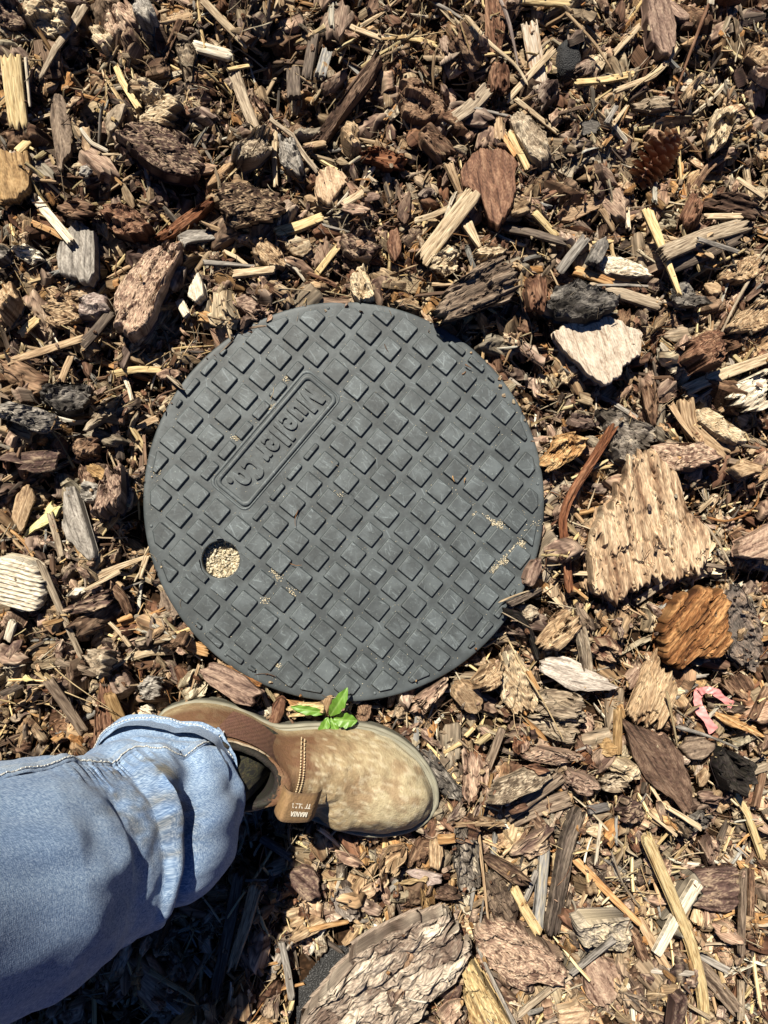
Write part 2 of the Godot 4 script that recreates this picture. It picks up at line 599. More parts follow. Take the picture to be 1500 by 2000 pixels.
func stick(called: String, kind: String, pal: String, width: float, label: String, xz: Array) -> void:
	piece_seed += 1.0
	var n := xz.size() / 2
	var path := PackedVector2Array()
	var mid := Vector2.ZERO
	for k in n:
		path.append(Vector2(xz[2 * k], xz[2 * k + 1]))
		mid += path[k] / n
	var length := 0.0
	for k in n: path[k] -= mid
	for k in n - 1: length += path[k].distance_to(path[k + 1])
	var outline := PackedVector2Array()
	for k in n:
		var d := (path[mini(k + 1, n - 1)] - path[maxi(k - 1, 0)]).normalized()
		outline.append((path[k] + Vector2(-d.y, d.x) * maxf(width * .5, 2.2)) * MM)
	for k in range(n - 1, -1, -1):
		var d := (path[mini(k + 1, n - 1)] - path[maxi(k - 1, 0)]).normalized()
		outline.append((path[k] - Vector2(-d.y, d.x) * maxf(width * .5, 2.2)) * MM)
	var m: ArrayMesh
	var thick := clampf(width * .42, 1.2, 7.0)
	var category := "wood splinter"
	if kind == "twig":
		var p3 := PackedVector3Array()
		for k in n: p3.append(Vector3(path[k].x, width * .5 + (1.5 if k > 0 and k < n - 1 else 0.0) + rng.randf_range(-.5, .5), path[k].y))
		m = stem(p3, width * .5, PAL[pal], piece_seed)
		thick = width
		category = {"twig": "twig", "pine_needle": "pine needle", "straw_stem": "straw"}.get(called, "twig")
	else:
		# resample so that the bend is smooth and even
		var even := PackedVector2Array()
		var steps := maxi(3, n * 2)
		for k in steps + 1:
			var want := length * k / steps
			var q := 0
			while q < n - 2 and want > path[q].distance_to(path[q + 1]):
				want -= path[q].distance_to(path[q + 1])
				q += 1
			even.append(path[q].lerp(path[q + 1], minf(1.0, want / path[q].distance_to(path[q + 1]))))
		var h := width * .5
		var rect := PackedVector2Array([Vector2(0, -h), Vector2(length, -h), Vector2(length, h), Vector2(0, h)])
		var taper := Vector2(rng.randf_range(.85, 1.0), rng.randf_range(.7, 1.0))
		if "point" in label or "narrow" in label and "taper" in label: taper = Vector2(1.1, .35)
		elif "triang" in label: taper = Vector2(.15, 1.1)
		elif width < 7.0: taper = Vector2(rng.randf_range(.55, 1.0), rng.randf_range(.45, 1.0))
		m = piece(kind, PAL[pal], rect, thick, piece_seed, minf(length * .07, 2.0 + width * .45), rng.randf_range(-.1, .25) * thick, .9 if width < 8.0 else 1.15, even, taper)
		if called == "bark_strip" or called == "root": category = "bark strip" if called == "bark_strip" else "root"
		elif called == "dry_leaf": category = "dry leaf"
		elif called == "wood_shaving": category = "wood shaving"
	var o := put(called, m, wood_mat if kind == "wood" else smooth_mat if kind == "smooth" else bark_mat)
	tag(o, label, category)
	o.position = Vector3(mid.x * MM, 0, mid.y * MM)
	lay(o, outline, thick * MM, .012, width < 8.5)


func _ready() -> void:
	rng.seed = 20240611
	for n in [n_soft, n_fine, n_cell, n_crack, n_value]:
		n.frequency = 1.0
		n.seed = 7
	n_soft.fractal_octaves = 2
	n_soft.noise_type = FastNoiseLite.TYPE_SIMPLEX_SMOOTH
	n_fine.fractal_octaves = 2
	n_fine.noise_type = FastNoiseLite.TYPE_SIMPLEX
	n_fine.seed = 19
	for n in [n_cell, n_crack, n_value]:
		n.noise_type = FastNoiseLite.TYPE_CELLULAR
		n.fractal_type = FastNoiseLite.FRACTAL_NONE
	n_cell.cellular_return_type = FastNoiseLite.RETURN_DISTANCE
	n_crack.cellular_return_type = FastNoiseLite.RETURN_DISTANCE2_SUB
	n_value.cellular_return_type = FastNoiseLite.RETURN_CELL_VALUE

	# --- camera: a phone held about 0.85 m above the bed, pointed almost straight down
	var cam := Camera3D.new()
	cam.name = "camera"
	cam.fov = 67.3
	cam.near = .02
	cam.far = 900.0
	add_child(cam)
	cam.transform = Transform3D(Basis(Vector3(.996827, .079598, 0), Vector3(-.003558, .044555, -.999001), Vector3(-.079519, .995831, .044697)).orthonormalized(), Vector3(-.02763, .87042, .05148))
	cam.current = true
	# --- clear sky and a high sun
	var sky_mat := ProceduralSkyMaterial.new()
	sky_mat.sky_top_color = Color(.22, .42, .78)
	sky_mat.sky_horizon_color = Color(.70, .80, .92)
	sky_mat.ground_bottom_color = Color(.16, .12, .09)
	sky_mat.ground_horizon_color = Color(.45, .42, .38)
	sky_mat.sky_curve = .12
	sky_mat.sky_energy_multiplier = SKY
	var sky := Sky.new()
	sky.sky_material = sky_mat
	var env := Environment.new()
	env.background_mode = Environment.BG_SKY
	env.sky = sky
	env.ambient_light_source = Environment.AMBIENT_SOURCE_SKY
	env.tonemap_mode = Environment.TONE_MAPPER_LINEAR
	env.tonemap_exposure = EXPOSURE
	env.sdfgi_enabled = true
	env.ssao_enabled = true
	env.ssil_enabled = true
	var world := WorldEnvironment.new()
	world.name = "world"
	world.environment = env
	add_child(world)
	var sun := DirectionalLight3D.new()
	sun.name = "sun"
	sun.light_energy = SUN
	sun.light_color = Color(1.0, .965, .90)
	sun.light_angular_distance = .53
	sun.shadow_enabled = true
	add_child(sun)
	var el := deg_to_rad(SUN_HEIGHT)
	var flat := Vector2(.45, .89).normalized()
	sun.basis = Basis.looking_at(Vector3(flat.x * cos(el), -sin(el), flat.y * cos(el)), Vector3.UP)

	# --- materials of the mulch
	bark_mat = mulch_material(grain_image(256, 256, 1.6, 5.0, .62, 1.12, 3), .86, .05)
	smooth_mat = mulch_material(grain_image(256, 256, 1.2, 6.0, .72, 1.08, 9), .72, .03)
	wood_mat = mulch_material(grain_image(256, 256, .8, 9.0, .70, 1.10, 15), .70, .03)
	var soil := StandardMaterial3D.new()
	soil.albedo_texture = noise_tex(.06, [[0.0, .5, 1.0], [Color(.10, .075, .055), Color(.17, .125, .09), Color(.30, .22, .16)]], 2, 512, 5)
	soil.uv1_triplanar = true
	soil.uv1_world_triplanar = true
	soil.uv1_scale = Vector3.ONE * 4.0
	soil.roughness = 1.0
	soil.metallic_specular = .1
	soil.heightmap_enabled = true
	soil.heightmap_texture = soil.albedo_texture
	soil.heightmap_scale = .4

	# --- the bed
	pile.resize(GW * GH)
	kept_out.resize(GW * GH)
	for j in GH:
		for i in GW:
			pile[j * GW + i] = ground_at(GX0 + (i + .5) * CELL, GZ0 + (j + .5) * CELL)
	build_ground(soil)
	build_fabric(Vector2(-0.0112, 0.5408), PackedVector2Array([Vector2(-0.0450, 0.0451), Vector2(-0.0397, -0.0115), Vector2(-0.0176, -0.0405), Vector2(-0.0037, -0.0519), Vector2(0.0187, -0.0527), Vector2(0.0328, -0.0384), Vector2(0.0441, 0.0114), Vector2(0.0413, 0.0657), Vector2(-0.0310, 0.0728)]))
	keep_out_boot()
	build_fill_meshes()
	var mulch := Node3D.new()
	mulch.name = "bark_mulch"
	add_child(mulch)
	tag(mulch, "shredded bark and wood mulch covering the ground round the lid", "", "", "stuff")
	var area := Rect2(-.72, -.86, 1.56, 1.80)
	scatter("bark_bit", mulch, 3000, area, .028, .016, .008, .6, 2.3, .36, .5)
	scatter("wood_sliver", mulch, 4500, area, .028, .003, .002, .8, 3.0, .22, .8)
	scatter("bark_flake", mulch, 9000, area, .014, .007, .003, .8, 3.2, .40, .6)
	scatter("bark_bit", mulch, 1500, area, .028, .016, .008, .5, 1.6, .40, .5)
	scatter("wood_sliver", mulch, 9000, area, .028, .003, .002, .5, 2.0, .22, .8)
	scatter("bark_flake", mulch, 5000, area, .014, .007, .003, .5, 1.8, .40, .6)
	scatter("bark_crumb", mulch, 8000, area, .005, .003, .002, .5, 1.6, .5, .5)
	scatter("bark_fibre", mulch, 14000, area, .022, .001, .001, .5, 1.9, .2, .5)
	far_mulch(mulch, 60000, area.grow(-.03), 4.5)

	# --- the lid and the leg
	build_lid()
	build_person()

	for j in GH:
		for i in GW:
			var x := GX0 + (i + .5) * CELL
			var z := GZ0 + (j + .5) * CELL
			if x * x + z * z < LID_R * LID_R: pile[j * GW + i] = LID_TOP + .001
	# --- pieces of bark and wood, lowest first
	lay_lowest_pieces()
	lay_low_pieces()
	lay_middle_pieces()
	lay_upper_pieces()
	lay_high_pieces()
	lay_top_pieces()
	lay_topmost_pieces()
	# --- other things
	build_weed()
	build_cone(Vector3(0.3351, 0.0220, -0.3695), Vector3(0.3735, 0.0300, -0.4227))
	var pink := StandardMaterial3D.new()
	pink.albedo_color = Color(.60, .24, .225).linear_to_srgb()
	pink.roughness = .45
	pink.backlight_enabled = true
	pink.backlight = Color(.35, .12, .12)
	var tape := thing("ribbon", "torn scrap of pink flagging ribbon, folded over on itself", "ribbon")
	put("tail", ribbon([Vector3(0.3938, 0.0340, 0.2108), Vector3(0.3906, 0.0330, 0.2200), Vector3(0.3922, 0.0340, 0.2323), Vector3(0.3992, 0.0360, 0.2438), Vector3(0.4083, 0.0340, 0.2574)], .0112), pink, tape)
	put("fold", ribbon([Vector3(0.3915, 0.0360, 0.2138), Vector3(0.3966, 0.0400, 0.2103), Vector3(0.4067, 0.0410, 0.2125), Vector3(0.4176, 0.0380, 0.2206), Vector3(0.4303, 0.0340, 0.2295)], .0090), pink, tape)
	var slate := StandardMaterial3D.new()
	slate.albedo_color = Color(.014, .0145, .0155).linear_to_srgb()
	slate.roughness = .75
	slate.heightmap_enabled = true
	slate.heightmap_texture = noise_tex(.08, [], 41, 256, 5)
	slate.heightmap_scale = .25
	slate.uv1_triplanar = true
	slate.uv1_scale = Vector3.ONE * 25.0
	var stone := put("stone", stone_mesh(PackedVector2Array([Vector2(-0.0103, -0.0156), Vector2(-0.0011, -0.0222), Vector2(0.0092, -0.0166), Vector2(0.0157, 0.0002), Vector2(0.0136, 0.0187), Vector2(-0.0016, 0.0237), Vector2(-0.0119, 0.0151), Vector2(-0.0135, -0.0032)]), .020), slate)
	stone.position = Vector3(0.2537, 0, -0.5129) + Vector3(0, .016, 0)
	tag(stone, "smooth oval black stone lying among bark beside the stained plank", "stone")
	build_grit()
	# --- a last sprinkling over everything, some of it on the rim of the lid
	lid_clear = .2135
	scatter("bark_flake", mulch, 1500, area, .014, .007, .003, .4, .9, .2, .6, .034)
	lid_clear = .206
	scatter("bark_crumb", mulch, 6000, area, .005, .003, .002, .4, 1.1, .4, .4, .034)
	scatter("wood_sliver", mulch, 1500, area, .028, .003, .002, .25, .8, .10, .5, .030)
	scatter("bark_fibre", mulch, 1500, area, .022, .001, .001, .5, 1.2, .08, .5, .034)

const SKY := .42
const EXPOSURE := 2.2
const SUN := 1.5
const SUN_HEIGHT := 54.0

func keep_out_boot() -> void:
	# the sole presses the mulch flat
	var b := boot_basis()
	for j in GH:
		for i in GW:
			var d := Vector3(GX0 + (i + .5) * CELL, 0, GZ0 + (j + .5) * CELL) - Vector3(BOOT_AT.x, 0, BOOT_AT.z)
			var s := d.dot(b.x) * 1000.0
			var t := d.dot(b.z) * 1000.0
			if s > 0.0 and s < 311.0 and t > along(s, SOLE_S, SOLE_M) and t < along(s, SOLE_S, SOLE_L): kept_out[j * GW + i] = 1

func build_fabric(at: Vector2, outline: PackedVector2Array) -> void:
	# black gritty sheet under the mulch, laid bare beside the huge slab
	var v := PackedVector3Array()
	var idx := PackedInt32Array()
	var lo := Vector2(INF, INF)
	var hi := -lo
	for p in outline:
		lo = lo.min(p)
		hi = hi.max(p)
	var nx := 40
	var nz := 50
	for j in nz + 1:
		for i in nx + 1:
			var p := Vector2(lerpf(lo.x, hi.x, i / float(nx)), lerpf(lo.y, hi.y, j / float(nz)))
			v.append(Vector3(p.x, .006 + .0025 * n_soft.get_noise_2d(p.x * 30.0, p.y * 30.0), p.y))
	for j in nz:
		for i in nx:
			var a := j * (nx + 1) + i
			var m := (v[a] + v[a + nx + 2]) * .5
			if Geometry2D.is_point_in_polygon(Vector2(m.x, m.z), outline):
				idx.append_array([a, a + 1, a + nx + 1, a + 1, a + nx + 2, a + nx + 1])
	var n := smooth_normals(v, idx)
	for k in n.size(): n[k] = n[k] if n[k].y > 0 else (-n[k] if n[k].y < 0 else Vector3.UP)
	var mat := StandardMaterial3D.new()
	mat.albedo_texture = noise_tex(.09, [[0.0, .5, .66, 1.0], [grey(.07), grey(.15), grey(.30), grey(.62)]], 17, 512, 3)
	mat.uv1_triplanar = true
	mat.uv1_world_triplanar = true
	mat.uv1_scale = Vector3.ONE * 9.0
	mat.roughness = .9
	mat.heightmap_enabled = true
	mat.heightmap_texture = mat.albedo_texture
	mat.heightmap_scale = .6
	var o := put("ground_cloth", arrays_to_mesh(v, n, PackedColorArray(), PackedVector2Array(), idx), mat)
	o.position = Vector3(at.x, 0, at.y)
	tag(o, "bare patch of black gritty sheet left of the huge scaly slab", "ground sheet")
	for j in GH:
		for i in GW:
			var p := Vector2(GX0 + (i + .5) * CELL, GZ0 + (j + .5) * CELL)
			if Geometry2D.is_point_in_polygon((p - at) * .86 + Vector2(.004, .004), outline):
				kept_out[j * GW + i] = 1
				pile[j * GW + i] = .007

func build_grit() -> void:
	var mat := StandardMaterial3D.new()
	mat.vertex_color_use_as_albedo = true
	mat.roughness = .95
	var sand := [Vector3(.36, .31, .21), Vector3(.43, .38, .27), Vector3(.28, .23, .15), Vector3(.50, .45, .34)]
	var pit := thing("gravel", "pale sandy grit filling the finger hole of the lid", "gravel", Vector3(HOLE.x, LID_TOP - .012, HOLE.y))
	pit.set_meta("kind", "stuff")
	var spots := []
	for k in 1500:
		var a := rng.randf_range(0, TAU)
		var r := .0205 * sqrt(rng.randf())
		var size := lerpf(.0006, .0019, pow(rng.randf(), 2.5))
		spots.append([cos(a) * r, .003 * n_soft.get_noise_2d(cos(a) * r * 90.0, sin(a) * r * 90.0) + rng.randf_range(-.002, .001) - .0015, sin(a) * r, size])
	grit("grain", pit, spots, sand, mat)
	var bed := CylinderMesh.new()
	bed.top_radius = .0225
	bed.bottom_radius = .0225
	bed.height = .012
	var base := StandardMaterial3D.new()
	base.albedo_color = Color(.33, .27, .17).linear_to_srgb()
	base.roughness = 1.0
	var bo := put("bed", bed, base, pit)
	bo.position.y = -.0085
	bo.set_meta("kind", "stuff")
	# dust and sand caught between the studs
	var dust := thing("sand", "thin smears of pale sand caught between studs of the lid", "sand", Vector3(0, LID_TOP, 0))
	dust.set_meta("kind", "stuff")
	spots = []
	for q in [[Vector3(0.1390, 0.0300, 0.0162), Vector3(0.1735, 0.0300, 0.0303), 260, .0022], [Vector3(0.1947, 0.0300, 0.0474), Vector3(0.1599, 0.0300, 0.0802), 420, .0022], [Vector3(-0.0794, 0.0300, 0.0762), Vector3(-0.0744, 0.0300, 0.0851), 90, .0026], [Vector3(-0.0644, 0.0300, 0.0984), Vector3(-0.0578, 0.0300, 0.1028), 40, .002], [Vector3(-0.0923, 0.0300, 0.1093), Vector3(-0.0868, 0.0300, 0.1093), 40, .002], [Vector3(-0.0760, 0.0300, 0.1779), Vector3(-0.0733, 0.0300, 0.1807), 30, .0016], [Vector3(-0.2088, 0.0300, -0.0305), Vector3(-0.2034, 0.0300, -0.0272), 50, .002], [Vector3(-0.0222, 0.0300, 0.0028), Vector3(-0.0066, 0.0300, -0.0057), 60, .003], [Vector3(-0.0701, 0.0300, -0.1305), Vector3(-0.0662, 0.0300, -0.1340), 40, .002], [Vector3(-0.1249, 0.0300, -0.0646), Vector3(-0.1178, 0.0300, -0.0692), 40, .002], [Vector3(0.1389, 0.0300, 0.0304), Vector3(0.1446, 0.0300, 0.0361), 60, .003], [Vector3(0.1819, 0.0300, 0.0587), Vector3(0.2112, 0.0300, 0.0246), 120, .003], [Vector3(-0.0866, 0.0300, -0.0976), Vector3(-0.0783, 0.0300, -0.1033), 40, .0016]]:
		for k in q[2]:
			var p: Vector3 = q[0].lerp(q[1], rng.randf())
			spots.append([p.x + rng.randfn(0, q[3]), .0003, p.z + rng.randfn(0, q[3]), rng.randf_range(.0003, .0008)])
	for k in 1400:
		var a := rng.randf_range(0, TAU)
		var r := .214 * sqrt(rng.randf())
		spots.append([cos(a) * r, .0002, sin(a) * r, rng.randf_range(.0002, .0005)])
	grit("grain", dust, spots, sand, mat)
	# bits that have dropped on the lid
	var bits := [[Vector3(0.1333, 0.0340, -0.1487), 9.0, 2.0, .5, "dried brown seed husk on the lid near its upper right rim", "brown"], [Vector3(0.1281, 0.0340, -0.1411), 6.0, 2.4, -.7, "crumb of brown husk just below a larger husk on the lid", "brown"], [Vector3(0.1161, 0.0340, -0.0231), 7.0, 2.2, 1.25, "small orange-brown bark flake on a stud right of the middle", "orange"], [Vector3(0.1287, 0.0340, -0.0214), 6.0, 1.6, 1.8, "smaller orange flake in the groove beside the orange-brown flake", "orange"], [Vector3(0.0420, 0.0340, -0.1669), 11.0, 1.2, 1.1, "dark hair-thin stalk lying on a stud near the upper rim", "darkbrown"]]
	for q in bits:
		piece_seed += 1.0
		var path := PackedVector3Array([Vector3(-q[1] * .5, 0, 0), Vector3(0, .8, .6), Vector3(q[1] * .5, 0, 0)])
		var m := stem(path, q[2] * .5, PAL[q[5]], piece_seed, .4, 6)
		var o := put("husk" if "husk" in q[4] else "bark_flake" if "flake" in q[4] else "stalk", m, bark_mat)
		o.position = q[0]
		o.rotation.y = -q[3]
		tag(o, q[4], "husk" if "husk" in q[4] else "bark chip" if "flake" in q[4] else "stalk")
	for q in [[Vector3(-0.0832, 0.0330, -0.1151), 14.0, -1.3, "pale curved straw left of the raised name"], [Vector3(-0.0162, 0.0330, -0.0407), 15.0, .75, "fine straw lying right of the raised name"], [Vector3(-0.0553, 0.0340, 0.0209), 19.0, 1.75, "reddish needle lying between studs below the raised name"], [Vector3(-0.0562, 0.0340, 0.0707), 13.0, .15, "short curved reddish stalk below the middle of the lid"]]:
		var path := PackedVector3Array([Vector3(-q[1] * .5, 0, 0), Vector3(0, .5, q[1] * .10), Vector3(q[1] * .5, 0, 0)])
		var o := put("straw_stem", stem(path, .42, PAL["straw" if "straw" in q[3] else "rust"], q[1], .6, 6), bark_mat)
		o.position = q[0]
		o.rotation.y = -q[2]
		tag(o, q[3], "straw")

# ---------------------------------------------------------------- the loose mulch that nobody could count
var fill_meshes := {}

func random_outline(len_: float, wid: float, n: int) -> PackedVector2Array:
	# a broken, angular outline: long along the grain, with torn or pointed ends
	var a := len_ * .5
	var b := wid * .5
	var p := PackedVector2Array([Vector2(-a * rng.randf_range(.6, 1.05), -b * rng.randf_range(.5, 1.1)), Vector2(rng.randf_range(-.3, .3) * a, -b * rng.randf_range(.8, 1.15)), Vector2(a * rng.randf_range(.5, 1.05), -b * rng.randf_range(.4, 1.1))])
	if n > 6: p.append(Vector2(a * rng.randf_range(.9, 1.2), b * rng.randf_range(-.5, .5)))
	p.append_array([Vector2(a * rng.randf_range(.5, 1.05), b * rng.randf_range(.4, 1.1)), Vector2(rng.randf_range(-.4, .4) * a, b * rng.randf_range(.7, 1.15)), Vector2(-a * rng.randf_range(.6, 1.05), b * rng.randf_range(.4, 1.1))])
	if n > 8: p.append(Vector2(-a * rng.randf_range(.9, 1.2), b * rng.randf_range(-.5, .5)))
	return p

func build_fill_meshes() -> void:
	var kinds := ["layered", "fibrous", "lumpy", "smooth", "plate", "layered", "fibrous", "smooth", "lumpy", "layered"]
	var pals := ["pinktan", "redbrown", "tan", "pinkbrown", "greytan", "purple", "brown", "pinktan", "cream", "tan"]
	var chips := []
	for k in 20:
		piece_seed += 1.0
		chips.append(piece(kinds[k % 10], PAL[pals[(k * 7 + int(k / 10)) % 10]], random_outline(30, rng.randf_range(11, 21), 7 + k % 3), rng.randf_range(6, 11), piece_seed, 4.0, rng.randf_range(-1, 2), 1.5))
	fill_meshes["bark_bit"] = chips
	var flakes := []
	var fpals := ["tan", "redbrown", "pinktan", "cream", "pinktan", "greybrown", "orange", "greytan", "pinkbrown", "tan", "purple", "orangetan"]
	for k in 14:
		piece_seed += 1.0
		flakes.append(piece(["smooth", "fibrous", "layered"][k % 3], PAL[fpals[k % 12]], random_outline(15, rng.randf_range(5, 9), 6 + k % 3), rng.randf_range(1.5, 3.5), piece_seed, 2.4, rng.randf_range(0, 1.2), 1.3))
	fill_meshes["bark_flake"] = flakes
	var slivers := []
	var spals := ["cream", "yellow", "greytan", "tan", "cream", "white", "grey", "orange", "straw", "darkwood", "tan", "brown", "greybrown", "yellow"]
	for k in 16:
		piece_seed += 1.0
		var l := rng.randf_range(24, 34)
		var h := rng.randf_range(.9, 2.4)
		var bend := PackedVector2Array()
		var y := rng.randf_range(-2.0, 2.0)
		for q in 4: bend.append(Vector2((q / 3.0 - .5) * l, y * sin(q * 1.05) + rng.randf_range(-.6, .6)))
		slivers.append(piece("wood" if k % 4 else "fibre", PAL[spals[k % 14]], PackedVector2Array([Vector2(0, -h), Vector2(l, -h), Vector2(l, h), Vector2(0, h)]), rng.randf_range(1.0, 2.2), piece_seed, 5.0, .3, .7, bend, Vector2(rng.randf_range(.5, 1.0), rng.randf_range(.3, 1.0))))
	fill_meshes["wood_sliver"] = slivers
	var fibres := []
	for k in 8:
		var p := PackedVector3Array()
		var l := rng.randf_range(16, 28)
		var y := rng.randf_range(-3.0, 3.0)
		for q in 4: p.append(Vector3((q / 3.0 - .5) * l, .5 + rng.randf_range(0, 1.2), y * sin(q * 1.05)))
		fibres.append(stem(p, rng.randf_range(.3, .6), PAL[["cream", "redbrown", "straw", "brown", "tan", "rust", "greytan", "cream"][k]], k * 3.0, .5, 4))
	fill_meshes["bark_fibre"] = fibres
	var crumbs := []
	for k in 10:
		piece_seed += 1.0
		crumbs.append(piece("lumpy" if k % 2 else "fibrous", PAL[["tan", "redbrown", "brown", "cream", "purple", "orange", "pinktan", "rust", "greytan", "darkbrown"][k]], random_outline(5.5, rng.randf_range(2.5, 4.5), 6), rng.randf_range(1.2, 2.4), piece_seed, .8, .2, .9))
	fill_meshes["bark_crumb"] = crumbs

func scatter(called: String, mulch: Node3D, total: int, area: Rect2, mean_len: float, mean_wid: float, thick: float, smin: float, smax: float, tilt: float, share: float, clear := 0.0) -> void:
	var meshes: Array = fill_meshes[called]
	var lists := []
	for m in meshes: lists.append([[], []])
	for k in total:
		var x := rng.randf_range(area.position.x, area.end.x)
		var z := rng.randf_range(area.position.y, area.end.y)
		var turn := rng.randf_range(0, TAU)
		var q := rng.randf()
		if blocked(x, z): continue
		var s := lerpf(smin, smax, q * q)
		var i := rng.randi_range(0, meshes.size() - 1)
		var l := mean_len * s
		var w := mean_wid * s
		var dx := cos(turn) * l * .36
		var dz := sin(turn) * l * .36
		var ha := height(x - dx, z - dz)
		var hb := height(x + dx, z + dz)
		var hc := height(x, z)
		if clear > 0.0 and hc > ground_at(x, z) + clear and rng.randf() < .72: continue
		var y := maxf(hc - .003, (ha + hb) * .5)
		var pitch := clampf(atan2(hb - ha, 2.0 * sqrt(dx * dx + dz * dz)), -.55, .55) + rng.randfn(0, tilt)
		var roll := rng.randfn(0, tilt * 1.5)
		var b := Basis(Vector3.UP, -turn) * Basis(Vector3.BACK, pitch) * Basis(Vector3.RIGHT, roll)
		b = b.scaled_local(Vector3(s * rng.randf_range(.85, 1.2), s, s * rng.randf_range(.8, 1.2)))
		lists[i][0].append(Transform3D(b, Vector3(x, y, z)))
		var g := rng.randf_range(.62, 1.28)
		var warm := rng.randf_range(-.08, .08)
		# the beds differ: finer, darker stuff at the far side, paler chips to the near right
		g *= clampf(.90 + .22 * z + .16 * x, .65, 1.15)
		lists[i][1].append(Color(minf(1.3, g * (1.0 + warm)), g, g * (1.0 - warm)))
		stamp(x, z, l * .8, w * .8, turn, y + thick * s * share + .22 * l * absf(sin(pitch)) + .25 * w * absf(sin(roll)))
	for i in meshes.size():
		if lists[i][0].is_empty(): continue
		var mm := MultiMesh.new()
		mm.transform_format = MultiMesh.TRANSFORM_3D
		mm.use_colors = true
		mm.mesh = meshes[i]
		mm.instance_count = lists[i][0].size()
		for k in mm.instance_count:
			mm.set_instance_transform(k, lists[i][0][k])
			mm.set_instance_color(k, lists[i][1][k])
		var o := MultiMeshInstance3D.new()
		o.multimesh = mm
		o.material_override = wood_mat if called == "wood_sliver" else bark_mat
		o.name = called
		o.set_meta("kind", "stuff")
		mulch.add_child(o, true)

func far_mulch(mulch: Node3D, count: int, near: Rect2, radius: float) -> void:
	# the bed goes on beyond the part that is laid out piece by piece
	for called in ["bark_bit", "wood_sliver"]:
		for m in fill_meshes[called].slice(0, 8):
			var list := []
			for k in count / 16:
				var a := rng.randf_range(0, TAU)
				var r := radius * sqrt(rng.randf())
				var p := Vector2(cos(a) * r, sin(a) * r)
				if near.has_point(p): continue
				var b := Basis(Vector3.UP, rng.randf_range(0, TAU)) * Basis(Vector3.RIGHT, rng.randfn(0, .3))
				list.append(Transform3D(b.scaled(Vector3.ONE * rng.randf_range(.7, 1.7)), Vector3(p.x, ground_at(p.x, p.y) + rng.randf_range(.0, .012), p.y)))
			var mm := MultiMesh.new()
			mm.transform_format = MultiMesh.TRANSFORM_3D
			mm.mesh = m
			mm.instance_count = list.size()
			for k in list.size(): mm.set_instance_transform(k, list[k])
			var o := MultiMeshInstance3D.new()
			o.multimesh = mm
			o.material_override = bark_mat
			o.name = called
			o.set_meta("kind", "stuff")
			mulch.add_child(o, true)

func build_ground(mat: Material) -> void:
	var v := PackedVector3Array()
	var idx := PackedInt32Array()
	var xs := []
	for k in 121: xs.append((k - 60) / 60.0 * 1.5)
	xs = [-300.0, -40.0, -8.0, -3.0] + xs + [3.0, 8.0, 40.0, 300.0]
	var w := xs.size()
	for z in xs:
		for x in xs:
			var inside: bool = absf(x) <= 1.5 and absf(z) <= 1.5
			var y := ground_at(x, z) - .004 if inside else -.004
			if x * x + z * z < .21 * .21: y = -.030
			v.append(Vector3(x, y, z))
	for j in w - 1:
		for i in w - 1:
			var a := j * w + i
			idx.append_array([a, a + 1, a + w, a + 1, a + w + 1, a + w])
	var n := PackedVector3Array()
	n.resize(v.size())
	for j in w:
		for i in w:
			var px := v[j * w + mini(i + 1, w - 1)] - v[j * w + maxi(i - 1, 0)]
			var pz := v[mini(j + 1, w - 1) * w + i] - v[maxi(j - 1, 0) * w + i]
			n[j * w + i] = pz.cross(px).normalized()
	var o := put("ground", arrays_to_mesh(v, n, PackedColorArray(), PackedVector2Array(), idx), mat)
	tag(o, "dark soil under the bark mulch", "", "", "structure")

func grit(called: String, parent: Node3D, spots: Array, pals: Array, mat: Material) -> void:
	# small grains: [x, y, z, radius] each
	var lists := [[], [], []]
	for q in spots: lists[rng.randi_range(0, 2)].append(q)
	for i in 3:
		if lists[i].is_empty(): continue
		piece_seed += 1.0
		var m := SphereMesh.new()
		m.radius = 1.0
		m.height = 2.0
		m.radial_segments = 7
		m.rings = 4
		var a := m.get_mesh_arrays()
		var vv: PackedVector3Array = a[Mesh.ARRAY_VERTEX]
		for k in vv.size():
			vv[k] *= 1.0 + .35 * n_fine.get_noise_3d(vv[k].x * .9 + i * 5.0, vv[k].y * .9, vv[k].z * .9)
		a[Mesh.ARRAY_VERTEX] = vv
		var am := ArrayMesh.new()
		am.add_surface_from_arrays(Mesh.PRIMITIVE_TRIANGLES, a)
		var mm := MultiMesh.new()
		mm.transform_format = MultiMesh.TRANSFORM_3D
		mm.use_colors = true
		mm.mesh = am
		mm.instance_count = lists[i].size()
		for k in mm.instance_count:
			var q: Array = lists[i][k]
			var b := Basis.from_euler(Vector3(rng.randf_range(0, 6), rng.randf_range(0, 6), rng.randf_range(0, 6)))
			b = b.scaled_local(Vector3(q[3] * rng.randf_range(.8, 1.3), q[3] * rng.randf_range(.6, 1.0), q[3]))
			mm.set_instance_transform(k, Transform3D(b, Vector3(q[0], q[1], q[2])))
			var c: Vector3 = pals[rng.randi_range(0, pals.size() - 1)]
			var g := rng.randf_range(.8, 1.15)
			mm.set_instance_color(k, Color(c.x * g, c.y * g, c.z * g))
		var o := MultiMeshInstance3D.new()
		o.multimesh = mm
		o.material_override = mat
		o.name = called
		o.set_meta("kind", "stuff")
		parent.add_child(o, true)

# ---------------------------------------------------------------- the lid
func clip_round(poly: PackedVector2Array) -> PackedVector2Array:
	return poly

